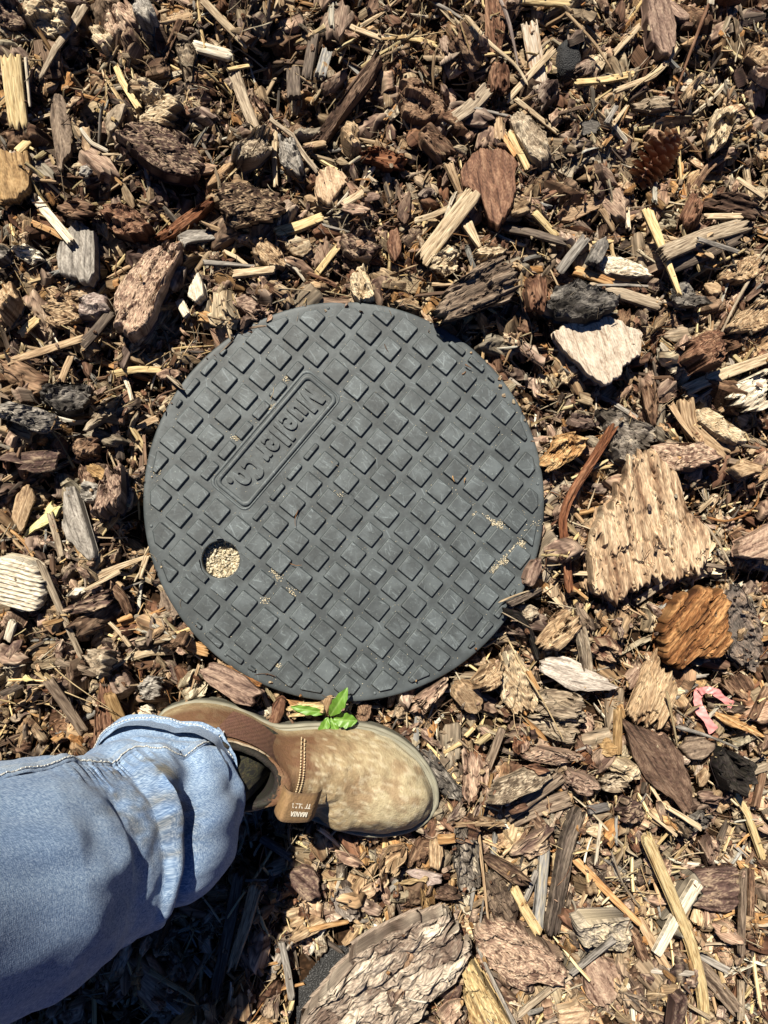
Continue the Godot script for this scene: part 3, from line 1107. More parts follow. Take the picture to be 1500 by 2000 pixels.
func stud_mesh(poly: PackedVector2Array, radius: float, tall: float) -> ArrayMesh:
	# a stud with rounded corners and bevelled edges; poly in metres on the ground plane, convex
	var area := 0.0
	for k in poly.size():
		var p := poly[k]
		var q := poly[(k + 1) % poly.size()]
		area += p.x * q.y - q.x * p.y
	if area < 0.0: poly.reverse()
	var r := radius
	var core: Array = []
	while r > .0004:
		core = Geometry2D.offset_polygon(poly, -r, Geometry2D.JOIN_MITER)
		if core.size() and core[0].size() >= 3: break
		r *= .7
	if core.is_empty(): return null
	var c: PackedVector2Array = core[0]
	var a2 := 0.0
	for k in c.size(): a2 += c[k].x * c[(k + 1) % c.size()].y - c[(k + 1) % c.size()].x * c[k].y
	if a2 < 0.0: c.reverse()
	var at := PackedVector2Array()
	var out := PackedVector2Array()
	for k in c.size():
		var e0 := (c[k] - c[(k - 1 + c.size()) % c.size()]).normalized()
		var e1 := (c[(k + 1) % c.size()] - c[k]).normalized()
		var n0 := Vector2(e0.y, -e0.x)
		var n1 := Vector2(e1.y, -e1.x)
		for q in 4:
			at.append(c[k])
			out.append(n0.slerp(n1, q / 3.0) if n0.dot(n1) > -.99 else n0)
	var rings := [[.0016, -.0003], [.0008, .0003], [.0, .0009], [-.0001, tall - .0008], [-.0004, tall - .0003], [-.0010, tall]]
	var v := PackedVector3Array()
	var n := PackedVector3Array()
	var idx := PackedInt32Array()
	var w := at.size()
	var slope := [.75, .35, .04, .08, .6, 1.0]
	for k in rings.size():
		for i in w:
			var p := at[i] + out[i] * maxf(r + rings[k][0], r * .2)
			v.append(Vector3(p.x, rings[k][1], p.y))
			n.append(Vector3(out[i].x * (1.0 - slope[k]), slope[k], out[i].y * (1.0 - slope[k])).normalized())
	for k in rings.size() - 1:
		for i in w:
			var a := k * w + i
			var b := k * w + (i + 1) % w
			idx.append_array([a, a + w, b, b, a + w, b + w])
	var top := (rings.size() - 1) * w
	var mid := Vector2.ZERO
	for p in c: mid += p / c.size()
	v.append(Vector3(mid.x, tall + .00015, mid.y))
	n.append(Vector3.UP)
	for i in w:
		idx.append_array([v.size() - 1, top + (i + 1) % w, top + i])
	# dust lies round the foot and on the worn edges
	var col := PackedColorArray()
	col.resize(v.size())
	col.fill(Color.WHITE)
	for k in w * 2: col[k] = Color(1.55, 1.52, 1.42)
	for i in w:
		col[2 * w + i] = Color(1.2, 1.2, 1.15)
		col[4 * w + i] = Color(1.22, 1.22, 1.19)
	return arrays_to_mesh(v, n, col, PackedVector2Array(), idx)

func rounded_rect(i0: float, i1: float, j0: float, j1: float, r: float) -> PackedVector2Array:
	var p := PackedVector2Array()
	var mid := [Vector2(i1 - r, j1 - r), Vector2(i0 + r, j1 - r), Vector2(i0 + r, j0 + r), Vector2(i1 - r, j0 + r)]
	for k in 4:
		for q in 7:
			var a := PI * .5 * (k + q / 6.0)
			p.append(mid[k] + Vector2(cos(a), sin(a)) * r)
	return p

func band(outer: PackedVector2Array, inner: PackedVector2Array, y0: float, y1: float) -> ArrayMesh:
	# a raised band between two outlines with the same number of points
	var st := SurfaceTool.new()
	st.begin(Mesh.PRIMITIVE_TRIANGLES)
	var w := outer.size()
	var rows := [[0.0, y0], [.12, y1 - .0005], [.3, y1], [.7, y1], [.88, y1 - .0005], [1.0, y0]]
	for k in rows.size():
		for i in w:
			var p := outer[i].lerp(inner[i], rows[k][0])
			st.add_vertex(Vector3(p.x, rows[k][1], p.y))
	for k in rows.size() - 1:
		for i in w:
			var a := k * w + i
			var b := k * w + (i + 1) % w
			for q in [a, a + w, b, b, a + w, b + w]: st.add_index(q)
	st.generate_normals()
	return st.commit()

func on_lid(i: float, j: float) -> Vector2:
	return (AI * i + AJ * j) * PITCH

func lid_turn() -> Basis:
	return Basis(Vector3(AI.x, 0, AI.y), Vector3.UP, Vector3(AJ.x, 0, AJ.y))

func build_lid() -> void:
	var lid := thing("meter_lid", "round dark grey plastic lid with square studs and a raised name", "lid", Vector3(0, LID_TOP, 0))
	# --- the plate, with its finger hole cut through
	var hole_at := HOLE
	put("plate", plate_mesh(hole_at, .0202), lid_material(0), lid)
	# --- studs
	var mats := [lid_material(1), lid_material(2), lid_material(3), lid_material(4)]
	var circle := PackedVector2Array()
	for k in 96: circle.append(Vector2(cos(TAU * k / 96), sin(TAU * k / 96)) * .2112)
	var square := PackedVector2Array([Vector2(-.01, -.01), Vector2(.01, -.01), Vector2(.01, .01), Vector2(-.01, .01)])
	for k in 4: square[k] = AI * square[k].x + AJ * square[k].y
	var full := stud_mesh(square, .0013, .0037)
	var panel_i := Vector2(PANEL_I0 - .22, PANEL_I1 + .40)
	var panel_j := Vector2(PANEL_J0 - .12, PANEL_J1 + .12)
	for a in range(-8, 8):
		for b in range(-8, 8):
			var ci := a + .5
			var cj := b + .5
			var at := on_lid(ci, cj)
			if at.length() > .226: continue
			var poly := PackedVector2Array()
			for q in square: poly.append(q + at)
			var mesh: ArrayMesh = null
			var whole := at.length() < .193
			var low := false
			# studs give way to the name panel
			if ci + .36 > panel_i.x and ci - .36 < panel_i.y and cj + .36 > panel_j.x and cj - .36 < panel_j.y:
				var lo := ci - .35
				var hi := ci + .35
				if ci > panel_i.y: lo = maxf(lo, panel_i.y)
				elif ci < panel_i.x:
					hi = minf(hi, panel_i.x)
					low = true
				elif hi > panel_i.y: lo = panel_i.y
				elif lo < panel_i.x: hi = panel_i.x
				else: continue
				if hi - lo < .07: continue
				poly = PackedVector2Array([on_lid(lo, cj - .35), on_lid(hi, cj - .35), on_lid(hi, cj + .35), on_lid(lo, cj + .35)])
				whole = false
			if at.distance_to(hole_at) < .036:
				var ring := PackedVector2Array()
				for k in 32: ring.append(hole_at + Vector2(cos(TAU * k / 32), sin(TAU * k / 32)) * .0225)
				var left := Geometry2D.clip_polygons(poly, ring)
				for piece_ in left:
					var hull := Geometry2D.convex_hull(piece_)
					if piece_.size() >= 3:
						var pm := cut_stud(piece_, .0036)
						if pm:
							var po := put("stud", pm, mats[(a * 3 + b * 7) & 3], lid)
							po.position.y = .0
				continue
			if whole:
				var o := put("stud", full, mats[(a * 5 + b * 3 + a * b) & 3], lid)
				o.position = Vector3(at.x, 0, at.y)
				continue
			var cut := Geometry2D.intersect_polygons(poly, circle)
			if cut.is_empty(): continue
			var simple := PackedVector2Array()
			# the arc is a straight cut, as on the real lid
			for q in cut[0]:
				if absf(q.length() - .2112) < .0002:
					continue
				simple.append(q)
			var ends := PackedVector2Array()
			for q in cut[0]:
				if absf(q.length() - .2112) < .0004: ends.append(q)
			if ends.size() >= 2:
				var mid_dir := at.normalized()
				var best_lo := ends[0]
				var best_hi := ends[0]
				for q in ends:
					if mid_dir.cross(q) < mid_dir.cross(best_lo): best_lo = q
					if mid_dir.cross(q) > mid_dir.cross(best_hi): best_hi = q
				simple.append(best_lo)
				simple.append(best_hi)
			var hull2 := Geometry2D.convex_hull(simple)
			if hull2.size() > 1 and hull2[0].distance_to(hull2[hull2.size() - 1]) < 1e-6: hull2.remove_at(hull2.size() - 1)
			var area := 0.0
			for k in hull2.size(): area += hull2[k].x * hull2[(k + 1) % hull2.size()].y - hull2[(k + 1) % hull2.size()].x * hull2[k].y
			if absf(area) * .5 < .000014: continue
			mesh = stud_mesh(hull2, .0013, .0020 if low else .0036)
			if mesh: put("stud", mesh, mats[(a * 5 + b * 3) & 3], lid)
	# --- name panel
	var turn := lid_turn()
	var p := PITCH
	var pi0 := PANEL_I0 * p
	var pi1 := PANEL_I1 * p
	var pj0 := PANEL_J0 * p
	var pj1 := PANEL_J1 * p
	var panel := put("name_panel", band(rounded_rect(pi0, pi1, pj0, pj1, .008), rounded_rect(pi0 + .0052, pi1 - .0052, pj0 + .0052, pj1 - .0052, .0045), -.0003, .0026), mats[0], lid)
	panel.basis = turn
	var step := put("panel_step", band(rounded_rect(pi0 - .0045, pi1 + .0025, pj0 - .004, pj1 + .004, .009), rounded_rect(pi0 - .0008, pi1 + .0002, pj0 - .001, pj1 + .001, .008), -.0003, .0010), mats[1], lid)
	step.basis = turn
	var text := TextMesh.new()
	text.text = "Mueller Co."
	var font := SystemFont.new()
	font.font_names = PackedStringArray(["Droid Sans"])
	font.font_weight = 700
	text.font = font
	text.font_size = 64
	text.pixel_size = .001
	text.depth = .0042
	text.curve_step = 1.0
	var box := text.get_aabb()
	var heavy := SurfaceTool.new()
	heavy.begin(Mesh.PRIMITIVE_TRIANGLES)
	for lay in 4:        # the real letters are heavier than the font's, and rounded on top
		var o: float = [.0021, .0018, .0012, .0004][lay]
		for k in 8:
			var d := Vector2.from_angle(TAU * k / 8.0) * o
			heavy.append_from(text, 0, Transform3D(Basis.from_scale(Vector3(1, 1, [.80, .91, .97, 1.0][lay])), Vector3(d.x, d.y * .8, k * .000013)))
	var letters := put("raised_name", heavy.commit(), mats[2], lid)
	# text runs along +j with its top towards +i
	var sx := (PANEL_J1 - PANEL_J0) * p * .86 / box.size.x
	var sy := .0272 / box.size.y
	letters.basis = Basis(Vector3(AJ.x, 0, AJ.y) * sx, Vector3(AI.x, 0, AI.y) * sy, Vector3(0, 1, 0))
	var mid3 := box.get_center()
	var want := on_lid((PANEL_I0 + PANEL_I1) * .5, (PANEL_J0 + PANEL_J1) * .5)
	letters.position = Vector3(want.x, .0007, want.y) - letters.basis * Vector3(mid3.x, mid3.y, 0)
	# --- moulding marks
	var gate := TorusMesh.new()
	gate.inner_radius = .0062
	gate.outer_radius = .0076
	gate.rings = 20
	gate.ring_segments = 6
	put("moulding_mark", gate, mats[3], lid)
	for a in 6:
		var dot := SphereMesh.new()
		dot.radius = .0019
		dot.height = .0024
		dot.radial_segments = 10
		dot.rings = 5
		var o := put("rim_dot", dot, mats[1], lid)
		var ang := deg_to_rad([-96, -5, 82, 172, -45, 128][a])
		o.position = Vector3(cos(ang) * .2125, 0, sin(ang) * .2125)

func plate_mesh(hole_at: Vector2, r: float) -> ArrayMesh:
	var v := PackedVector3Array()
	var n := PackedVector3Array()
	var idx := PackedInt32Array()
	var flat := LID_R - .0070
	# the flat top, in two halves that meet on the line through the hole
	var dir := hole_at.normalized()
	var a0 := dir.angle()
	for side in [1.0, -1.0]:
		var poly := PackedVector2Array()
		for k in 73: poly.append(Vector2.from_angle(a0 + side * PI * k / 72.0) * flat)
		for k in 25: poly.append(hole_at + Vector2.from_angle(a0 + side * PI * (1.0 - k / 24.0)) * (r + .0012))
		var tri := Geometry2D.triangulate_polygon(poly)
		var first := v.size()
		for p in poly:
			v.append(Vector3(p.x, 0, p.y))
			n.append(Vector3.UP)
		for t in tri: idx.append(first + t)
	# the rounded rim
	var rim := [[flat, 0.0, 1.0], [LID_R - .0042, -.0004, .92], [LID_R - .0020, -.0014, .7], [LID_R - .0006, -.0035, .35], [LID_R, -.0060, .0], [LID_R, -.022, .0]]
	ring_wall(v, n, idx, Vector2.ZERO, rim, 144, 1.0)
	# the wall of the hole
	ring_wall(v, n, idx, hole_at, [[r + .0012, 0.0, 1.0], [r + .0004, -.0003, .7], [r, -.0012, .1], [r, -.022, .0]], 48, -1.0)
	var c := PackedColorArray()
	c.resize(v.size())
	c.fill(Color.WHITE)
	return arrays_to_mesh(v, n, c, PackedVector2Array(), idx)

func ring_wall(v: PackedVector3Array, n: PackedVector3Array, idx: PackedInt32Array, mid: Vector2, prof: Array, count: int, side: float) -> void:
	var first := v.size()
	for q in prof:
		for k in count:
			var d := Vector2.from_angle(TAU * k / count)
			v.append(Vector3(mid.x + d.x * q[0], q[1], mid.y + d.y * q[0]))
			n.append(Vector3(d.x * side * (1.0 - q[2]), q[2], d.y * side * (1.0 - q[2])).normalized())
	for j in prof.size() - 1:
		for k in count:
			var a := first + j * count + k
			var b := first + j * count + (k + 1) % count
			idx.append_array([a, a + count, b, b, a + count, b + count])

func cut_stud(poly: PackedVector2Array, tall: float) -> ArrayMesh:
	# a stud bitten by the finger hole
	var tri := Geometry2D.triangulate_polygon(poly)
	if tri.is_empty(): return null
	var st := SurfaceTool.new()
	st.begin(Mesh.PRIMITIVE_TRIANGLES)
	st.set_smooth_group(-1)
	for k in range(0, tri.size(), 3):
		for q in [0, 2, 1]:
			st.add_vertex(Vector3(poly[tri[k + q]].x, tall, poly[tri[k + q]].y))
	for k in poly.size():
		var a := poly[k]
		var b := poly[(k + 1) % poly.size()]
		var va := Vector3(a.x, tall, a.y)
		var vb := Vector3(b.x, tall, b.y)
		for q in [va, vb, Vector3(a.x, -.0004, a.y), vb, Vector3(b.x, -.0004, b.y), Vector3(a.x, -.0004, a.y)]: st.add_vertex(q)
	st.generate_normals()
	return st.commit()

var lid_tex: Array = []

func lid_material(tone: int) -> StandardMaterial3D:
	if lid_tex.is_empty():
		# blotches of dust, and scratches
		lid_tex.append(noise_tex(.012, [[0.0, .40, .60, 1.0], [grey(.66), grey(.76), grey(.88), grey(1.0)]], 5, 1024, 6))
		for version in 2:      # the plate, and the scuffed studs
			var im := Image.create_empty(1024, 1024, false, Image.FORMAT_RGB8)
			im.fill(Color(.74, .74, .74))
			for k in [900, 5200][version]:
				var x := rng.randf_range(0, 1024)
				var y := rng.randf_range(0, 1024)
				var a := rng.randf_range(0, PI) if rng.randf() < .6 else rng.randfn(.75, .2)
				var l := rng.randf_range(6, 46)
				var g := rng.randf_range(.62, 1.0)
				var wide := rng.randi_range(1, 3)
				for q in int(l):
					var px := posmod(int(x + cos(a) * q), 1021)
					var py := posmod(int(y + sin(a) * q), 1021)
					var e := lerpf(im.get_pixel(px, py).r, g, .55)
					im.fill_rect(Rect2i(px, py, wide, wide), Color(e, e, e))
			for k in [2200, 5200][version]:
				var g := rng.randf_range(.80, 1.0)
				var wide := rng.randi_range(1, 4)
				im.fill_rect(Rect2i(rng.randi_range(0, 1020), rng.randi_range(0, 1020), wide, rng.randi_range(1, 4)), Color(g, g, g * .97))
			lid_tex.append(ImageTexture.create_from_image(im))
		lid_tex.append(noise_tex(.10, [[0.0, 1.0], [grey(.25), grey(.75)]], 8, 512, 4))
	var m := StandardMaterial3D.new()
	var t: float = [.92, .98, 1.14, .90, 1.06][tone]
	m.albedo_color = Color(.158 * t, .186 * t, .196 * t).linear_to_srgb()
	m.albedo_texture = lid_tex[0]
	m.vertex_color_use_as_albedo = true
	m.uv1_triplanar = true
	m.uv1_world_triplanar = true
	m.uv1_scale = Vector3.ONE * 2.3
	m.uv1_offset = Vector3(.13 * tone, 0, .29 * tone)
	m.detail_enabled = true
	m.detail_blend_mode = BaseMaterial3D.BLEND_MODE_MUL
	m.detail_albedo = lid_tex[1 if tone == 0 else 2]
	m.detail_uv_layer = BaseMaterial3D.DETAIL_UV_2
	m.uv2_triplanar = true
	m.uv2_world_triplanar = true
	m.uv2_scale = Vector3.ONE * 2.9
	m.heightmap_enabled = true
	m.heightmap_texture = lid_tex[3]
	m.heightmap_scale = .03
	m.roughness = .56
	m.metallic_specular = .42
	return m

# ---------------------------------------------------------------- the booted leg
const BOOT_AT := Vector3(-.2026, .004, .2399)
const BOOT_S := Vector2(.9568, .2908)        # from heel to toe on the ground

func boot_basis() -> Basis:
	# x towards the toe, y up, z to the outer side
	return Basis(Vector3(BOOT_S.x, 0, BOOT_S.y), Vector3.UP, Vector3(-BOOT_S.y, 0, BOOT_S.x))

func along(t: float, xs: Array, ys: Array) -> float:
	if t <= xs[0]: return ys[0]
	for k in xs.size() - 1:
		if t <= xs[k + 1]:
			var f: float = (t - xs[k]) / (xs[k + 1] - xs[k])
			var y0: float = ys[maxi(k - 1, 0)]
			var y3: float = ys[mini(k + 2, xs.size() - 1)]
			var x0: float = xs[maxi(k - 1, 0)]
			var x3: float = xs[mini(k + 2, xs.size() - 1)]
			var m0: float = (ys[k + 1] - y0) / maxf(xs[k + 1] - x0, .001) * (xs[k + 1] - xs[k])
			var m1: float = (y3 - ys[k]) / maxf(x3 - xs[k], .001) * (xs[k + 1] - xs[k])
			var f2 := f * f
			var f3 := f2 * f
			return (2 * f3 - 3 * f2 + 1) * ys[k] + (f3 - 2 * f2 + f) * m0 + (-2 * f3 + 3 * f2) * ys[k + 1] + (f3 - f2) * m1
	return ys[ys.size() - 1]

var SOLE_S := [0.0, 3.0, 10.0, 27.0, 45.0, 67.0, 91.0, 107.0, 126.0, 158.0, 206.0, 235.0, 264.0, 287.0, 303.0, 309.0, 311.0]
var SOLE_M := [0.0, -11.0, -19.0, -30.0, -36.0, -38.0, -36.0, -32.5, -32.0, -43.0, -57.0, -58.0, -51.0, -38.0, -22.0, -10.0, 0.0]
var SOLE_L := [0.0, 11.0, 19.0, 30.0, 34.0, 36.0, 37.0, 38.0, 40.0, 46.0, 52.0, 53.0, 48.0, 37.0, 22.0, 10.0, 0.0]
var TOP_S := [0.0, 100.0, 150.0, 172.0, 192.0, 222.0, 250.0, 275.0, 292.0, 303.0, 311.0]
var TOP_Y := [70.0, 96.0, 103.0, 93.0, 84.0, 75.0, 70.0, 65.0, 57.0, 45.0, 22.0]

func boot_field(s: float, y: float, t: float, half: float, mid: float, top: float) -> float:
	# a rough signed distance, mm, of the leather upper; half, mid and top belong to this s
	var f := 1e3
	if half > 2.0:
		var a := absf((t - mid) / half)
		var b := maxf(y, 0.0) / top
		f = (pow(pow(a, 2.5) + pow(b, 2.3), .42) - 1.0) * minf(half, top) * .85
	else:
		f = 12.0
	var k := clampf((y - 40.0) / 90.0, 0.0, 1.0)
	var cs := lerpf(70.0, 92.0, k)
	var rs := lerpf(64.0, 54.0, k)
	var rt := lerpf(33.0, 32.0, k)
	var e := sqrt(((s - cs) / rs) ** 2 + ((t - lerpf(-2.0, 4.0, k)) / rt) ** 2)
	var g := (e - 1.0) * rt
	var collar := 118.0 + 10.0 * clampf((cs - s) / rs, -1.0, 1.0) - 5.0 * (1.0 - minf(1.0, absf(s - cs) / rs))
	g = maxf(g, y - collar)
	var h := clampf(.5 + .5 * (g - f) / 14.0, 0.0, 1.0)
	var both := lerpf(g, f, h) - 14.0 * h * (1.0 - h)
	both = maxf(both, 12.0 - y)
	# the hollow for the leg
	var inner := maxf((e - .86) * rt, 45.0 - y)
	return maxf(both, -inner)

func surface_net(lo: Vector3, dims: Vector3i, cell: float, f: PackedFloat32Array) -> Array:
	# one vertex in each cell that the surface crosses; returns [points, quads]
	var nx := dims.x
	var ny := dims.y
	var nz := dims.z
	var at := PackedInt32Array()
	at.resize(nx * ny * nz)
	at.fill(-1)
	var pts := PackedVector3Array()
	for z in nz - 1:
		for y in ny - 1:
			for x in nx - 1:
				var c := x + nx * (y + ny * z)
				var ins := 0
				var v0 := f[c]
				var v1 := f[c + 1]
				var v2 := f[c + nx]
				var v3 := f[c + nx + 1]
				var o := nx * ny
				var v4 := f[c + o]
				var v5 := f[c + o + 1]
				var v6 := f[c + o + nx]
				var v7 := f[c + o + nx + 1]
				if v0 < 0: ins += 1
				if v1 < 0: ins += 1
				if v2 < 0: ins += 1
				if v3 < 0: ins += 1
				if v4 < 0: ins += 1
				if v5 < 0: ins += 1
				if v6 < 0: ins += 1
				if v7 < 0: ins += 1
				if ins == 0 or ins == 8: continue
				var vals := [v0, v1, v2, v3, v4, v5, v6, v7]
				var sum := Vector3.ZERO
				var n := 0
				for e in [[0, 1], [2, 3], [4, 5], [6, 7], [0, 2], [1, 3], [4, 6], [5, 7], [0, 4], [1, 5], [2, 6], [3, 7]]:
					var p: float = vals[e[0]]
					var q: float = vals[e[1]]
					if (p < 0.0) != (q < 0.0):
						var r := p / (p - q)
						var a := Vector3(e[0] & 1, (e[0] >> 1) & 1, e[0] >> 2)
						var b := Vector3(e[1] & 1, (e[1] >> 1) & 1, e[1] >> 2)
						sum += a.lerp(b, r)
						n += 1
				at[c] = pts.size()
				pts.append(lo + (Vector3(x, y, z) + sum / n) * cell)
	var idx := PackedInt32Array()
	for z in range(1, nz - 1):
		for y in range(1, ny - 1):
			for x in range(1, nx - 1):
				var c := x + nx * (y + ny * z)
				var a := f[c] < 0.0
				for axis in 3:
					var step: int = [1, nx, nx * ny][axis]
					if (f[c + step] < 0.0) == a: continue
					var u: int = [nx, nx * ny, 1][axis]
					var w: int = [nx * ny, 1, nx][axis]
					var q := [at[c - u - w], at[c - w], at[c], at[c - u]]
					if q.min() < 0: continue
					if a: idx.append_array([q[0], q[2], q[1], q[0], q[3], q[2]])
					else: idx.append_array([q[0], q[1], q[2], q[0], q[2], q[3]])
	return [pts, idx]

func smooth_normals(v: PackedVector3Array, idx: PackedInt32Array) -> PackedVector3Array:
	var n := PackedVector3Array()
	n.resize(v.size())
	for k in range(0, idx.size(), 3):
		var a := v[idx[k]]
		var m := (v[idx[k + 2]] - a).cross(v[idx[k + 1]] - a)
		n[idx[k]] += m
		n[idx[k + 1]] += m
		n[idx[k + 2]] += m
	for k in n.size(): n[k] = n[k].normalized()
	return n

func build_boot(person: Node3D) -> void:
	var boot := Node3D.new()
	boot.name = "boot"
	person.add_child(boot)
	boot.position = BOOT_AT
	boot.basis = boot_basis()
	# --- the leather upper
	var cell := 2.6
	var lo := Vector3(-8, 4, -68)
	var dims := Vector3i(125, 50, 54)
	var f := PackedFloat32Array()
	f.resize(dims.x * dims.y * dims.z)
	for x in dims.x:
		var s := lo.x + x * cell
		var m := along(s, SOLE_S, SOLE_M)
		var l := along(s, SOLE_S, SOLE_L)
		if s < 0.0 or s > 311.0:
			m = 0.0
			l = 0.0
		var half := (l - m) * .5 - 3.0
		var mid := (l + m) * .5
		var top := along(s, TOP_S, TOP_Y)
		for z in dims.z:
			for y in dims.y:
				f[x + dims.x * (y + dims.y * z)] = boot_field(s, lo.y + y * cell, lo.z + z * cell, half, mid, top)
	var net := surface_net(lo, dims, cell, f)
	var v: PackedVector3Array = net[0]
	var idx: PackedInt32Array = net[1]
	var n := smooth_normals(v, idx)
	# creases where the foot bends, and the bulge beside them
	for k in v.size():
		var p := v[k]
		if p.y > 125 or p.x < 120: continue
		var bend := exp(-((p.x - 200.0 - .12 * p.z) / 26.0) ** 2) * smoothstep(10.0, 45.0, p.y + absf(p.z) * .3)
		var w := .95 * sin((p.x + .30 * p.z + 16.0 * n_soft.get_noise_2d(p.x * .02, p.z * .035)) * .5) * bend * (.5 + n_soft.get_noise_2d(p.x * .03, p.z * .05 + 9.0))
		w += 2.6 * n_soft.get_noise_3d(p.x * .018, p.y * .02, p.z * .022) * smoothstep(120, 170, p.x)
		var fold := exp(-((p.x - 214.0) / 15.0) ** 2 - ((p.z - 40.0) / 17.0) ** 2)
		w += 6.0 * fold
		var dent := exp(-((p.x - 190.0 + .5 * (p.z - 30.0)) / 9.0) ** 2) * smoothstep(0.0, 34.0, p.z) * smoothstep(20, 40, p.y)
		w -= 4.5 * dent
		var dent2 := exp(-((p.x - 226.0 - .35 * (p.z - 20.0)) / 10.0) ** 2) * smoothstep(-20.0, 20.0, p.z) * (1.0 - smoothstep(30, 50, p.z))
		w -= 2.6 * dent2
		w += .9 * n_fine.get_noise_3d(p.x * .05, p.y * .05, p.z * .03) * smoothstep(150.0, 200.0, p.x)
		# the stitched edge of the toe
		var rim := absf(p.y - 33.0)
		if p.x > 225.0 and rim < 5.0: w += 1.3 * (1.0 - rim / 5.0)
		v[k] = p + n[k] * w
	n = smooth_normals(v, idx)
	var c := PackedColorArray()
	var uv := PackedVector2Array()
	for k in v.size():
		var p := v[k]
		var a := n_soft.get_noise_3d(p.x * .020, p.y * .02, p.z * .025)
		var b := n_fine.get_noise_3d(p.x * .11, p.y * .11, p.z * .11)
		var e := n_fine.get_noise_3d(p.x * .5, p.y * .5, p.z * .5)
		var tan_ := Vector3(.235, .172, .096)
		var dusty := Vector3(.355, .302, .188)
		var brown := Vector3(.120, .062, .034)
		var toe := smoothstep(205, 275, p.x)
		var col := tan_.lerp(dusty, clampf(.22 + .62 * toe + .26 * a + .30 * b + .25 * e, 0, 1))
		var back := (1.0 - smoothstep(150.0, 186.0, p.x + .22 * p.z + 16.0 * a + 8.0 * b)) * smoothstep(26.0, 52.0, p.y - .25 * maxf(0.0, 70.0 - p.x))
		col = col.lerp(brown, clampf(back * 1.05, 0, .95))
		# scuffs and stains
		var st := n_soft.get_noise_3d(p.x * .03 + 50.0, p.y * .03, p.z * .03)
		if st > .22: col = col.lerp(Vector3(.21, .135, .075), clampf((st - .22) * 3.0, 0, .6))
		var sc := n_fine.get_noise_3d(p.x * .05 + 90.0, p.y * .05, p.z * .16)
		if sc > .30 and p.x > 170: col = col.lerp(Vector3(.46, .40, .28), .45)
		var dk := n_fine.get_noise_3d(p.x * .035, p.y * .035 + 70.0, p.z * .09)
		if dk > .26: col = col.lerp(Vector3(.17, .115, .065), clampf((dk - .26) * 3.5, 0, .5))
		if p.x > 225.0 and p.y < 38.0: col = col.lerp(Vector3(.40, .36, .245), .6)
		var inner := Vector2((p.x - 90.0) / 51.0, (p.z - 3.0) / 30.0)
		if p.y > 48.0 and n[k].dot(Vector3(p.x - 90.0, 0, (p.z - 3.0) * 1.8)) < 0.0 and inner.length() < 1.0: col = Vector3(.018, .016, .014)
		col *= 1.0 + .16 * e
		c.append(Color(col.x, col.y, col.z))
		uv.append(Vector2(p.x, p.z) * .01)
		v[k] = p * MM
	var leather := StandardMaterial3D.new()
	leather.vertex_color_use_as_albedo = true
	leather.roughness = .74
	leather.metallic_specular = .32
	leather.heightmap_enabled = true
	leather.heightmap_texture = noise_tex(.05, [], 21, 512, 5)
	leather.heightmap_scale = .05
	leather.uv1_triplanar = true
	leather.uv1_scale = Vector3.ONE * 14.0
	put("upper", arrays_to_mesh(v, n, c, uv, idx), leather, boot)
	# --- the rubber sole, ring by ring up its edge
	var outline := PackedVector2Array()
	var m_ := 96
	for k in m_: # round the sole: out along the inner edge and back along the outer
		var f_ := float(k) / m_ * 2.0
		var q := f_ if f_ < 1.0 else 2.0 - f_
		var s := 311.0 * (.5 - .5 * cos(PI * q))
		outline.append(Vector2(s, along(s, SOLE_S, SOLE_M if f_ < 1.0 else SOLE_L)))
	var prof := [[-9.0, 1.0], [-1.0, .5], [2.4, 2.5], [3.2, 5.0], [3.2, 11.0], [2.2, 12.0], [2.2, 13.2], [3.4, 14.2], [3.4, 22.0], [2.6, 24.5], [.6, 25.6], [-.6, 25.0], [-1.2, 24.0], [-1.8, 24.8], [-3.0, 25.2], [-8.0, 25.2]]
	var sv := PackedVector3Array()
	var sc_ := PackedColorArray()
	var si := PackedInt32Array()
	for r in prof.size():
		for k in m_:
			var p := outline[k]
			var d := (outline[(k + 1) % m_] - outline[(k - 1 + m_) % m_]).normalized()
			var out := Vector2(d.y, -d.x)
			var q: Vector2 = p + out * prof[r][0]
			var lift := 7.0 * smoothstep(265.0, 318.0, q.x)
			sv.append(Vector3(q.x, prof[r][1] + lift, q.y))
			var g := .9 + .35 * n_fine.get_noise_3d(q.x * .12, r * .7, q.y * .12)
			var base := Vector3(.115, .112, .088)
			if r >= 9: base = Vector3(.215, .205, .155)
			sc_.append(Color(base.x * g, base.y * g, base.z * g))
	for r in prof.size() - 1:
		for k in m_:
			var a := r * m_ + k
			var b := r * m_ + (k + 1) % m_
			si.append_array([a, a + m_, b, b, a + m_, b + m_])
	var sn := smooth_normals(sv, si)
	if sn[4 * m_ + 20].y < -2.0: pass
	for k in sv.size():
		var p := Vector2(sv[k].x, sv[k].z)
		if r_out(outline, p).dot(Vector2(sn[k].x, sn[k].z)) < 0.0 and absf(sn[k].y) < .6: sn[k] = -sn[k]
		if k >= 9 * m_ and sn[k].y < 0: sn[k] = -sn[k]
		sv[k] *= MM
	var rubber := StandardMaterial3D.new()
	rubber.vertex_color_use_as_albedo = true
	rubber.roughness = .62
	rubber.metallic_specular = .35
	put("sole", arrays_to_mesh(sv, sn, sc_, PackedVector2Array(), si), rubber, boot)
	# --- elastic gusset on the inner side
	var gv := PackedVector3Array()
	var gc := PackedColorArray()
	var gi := PackedInt32Array()
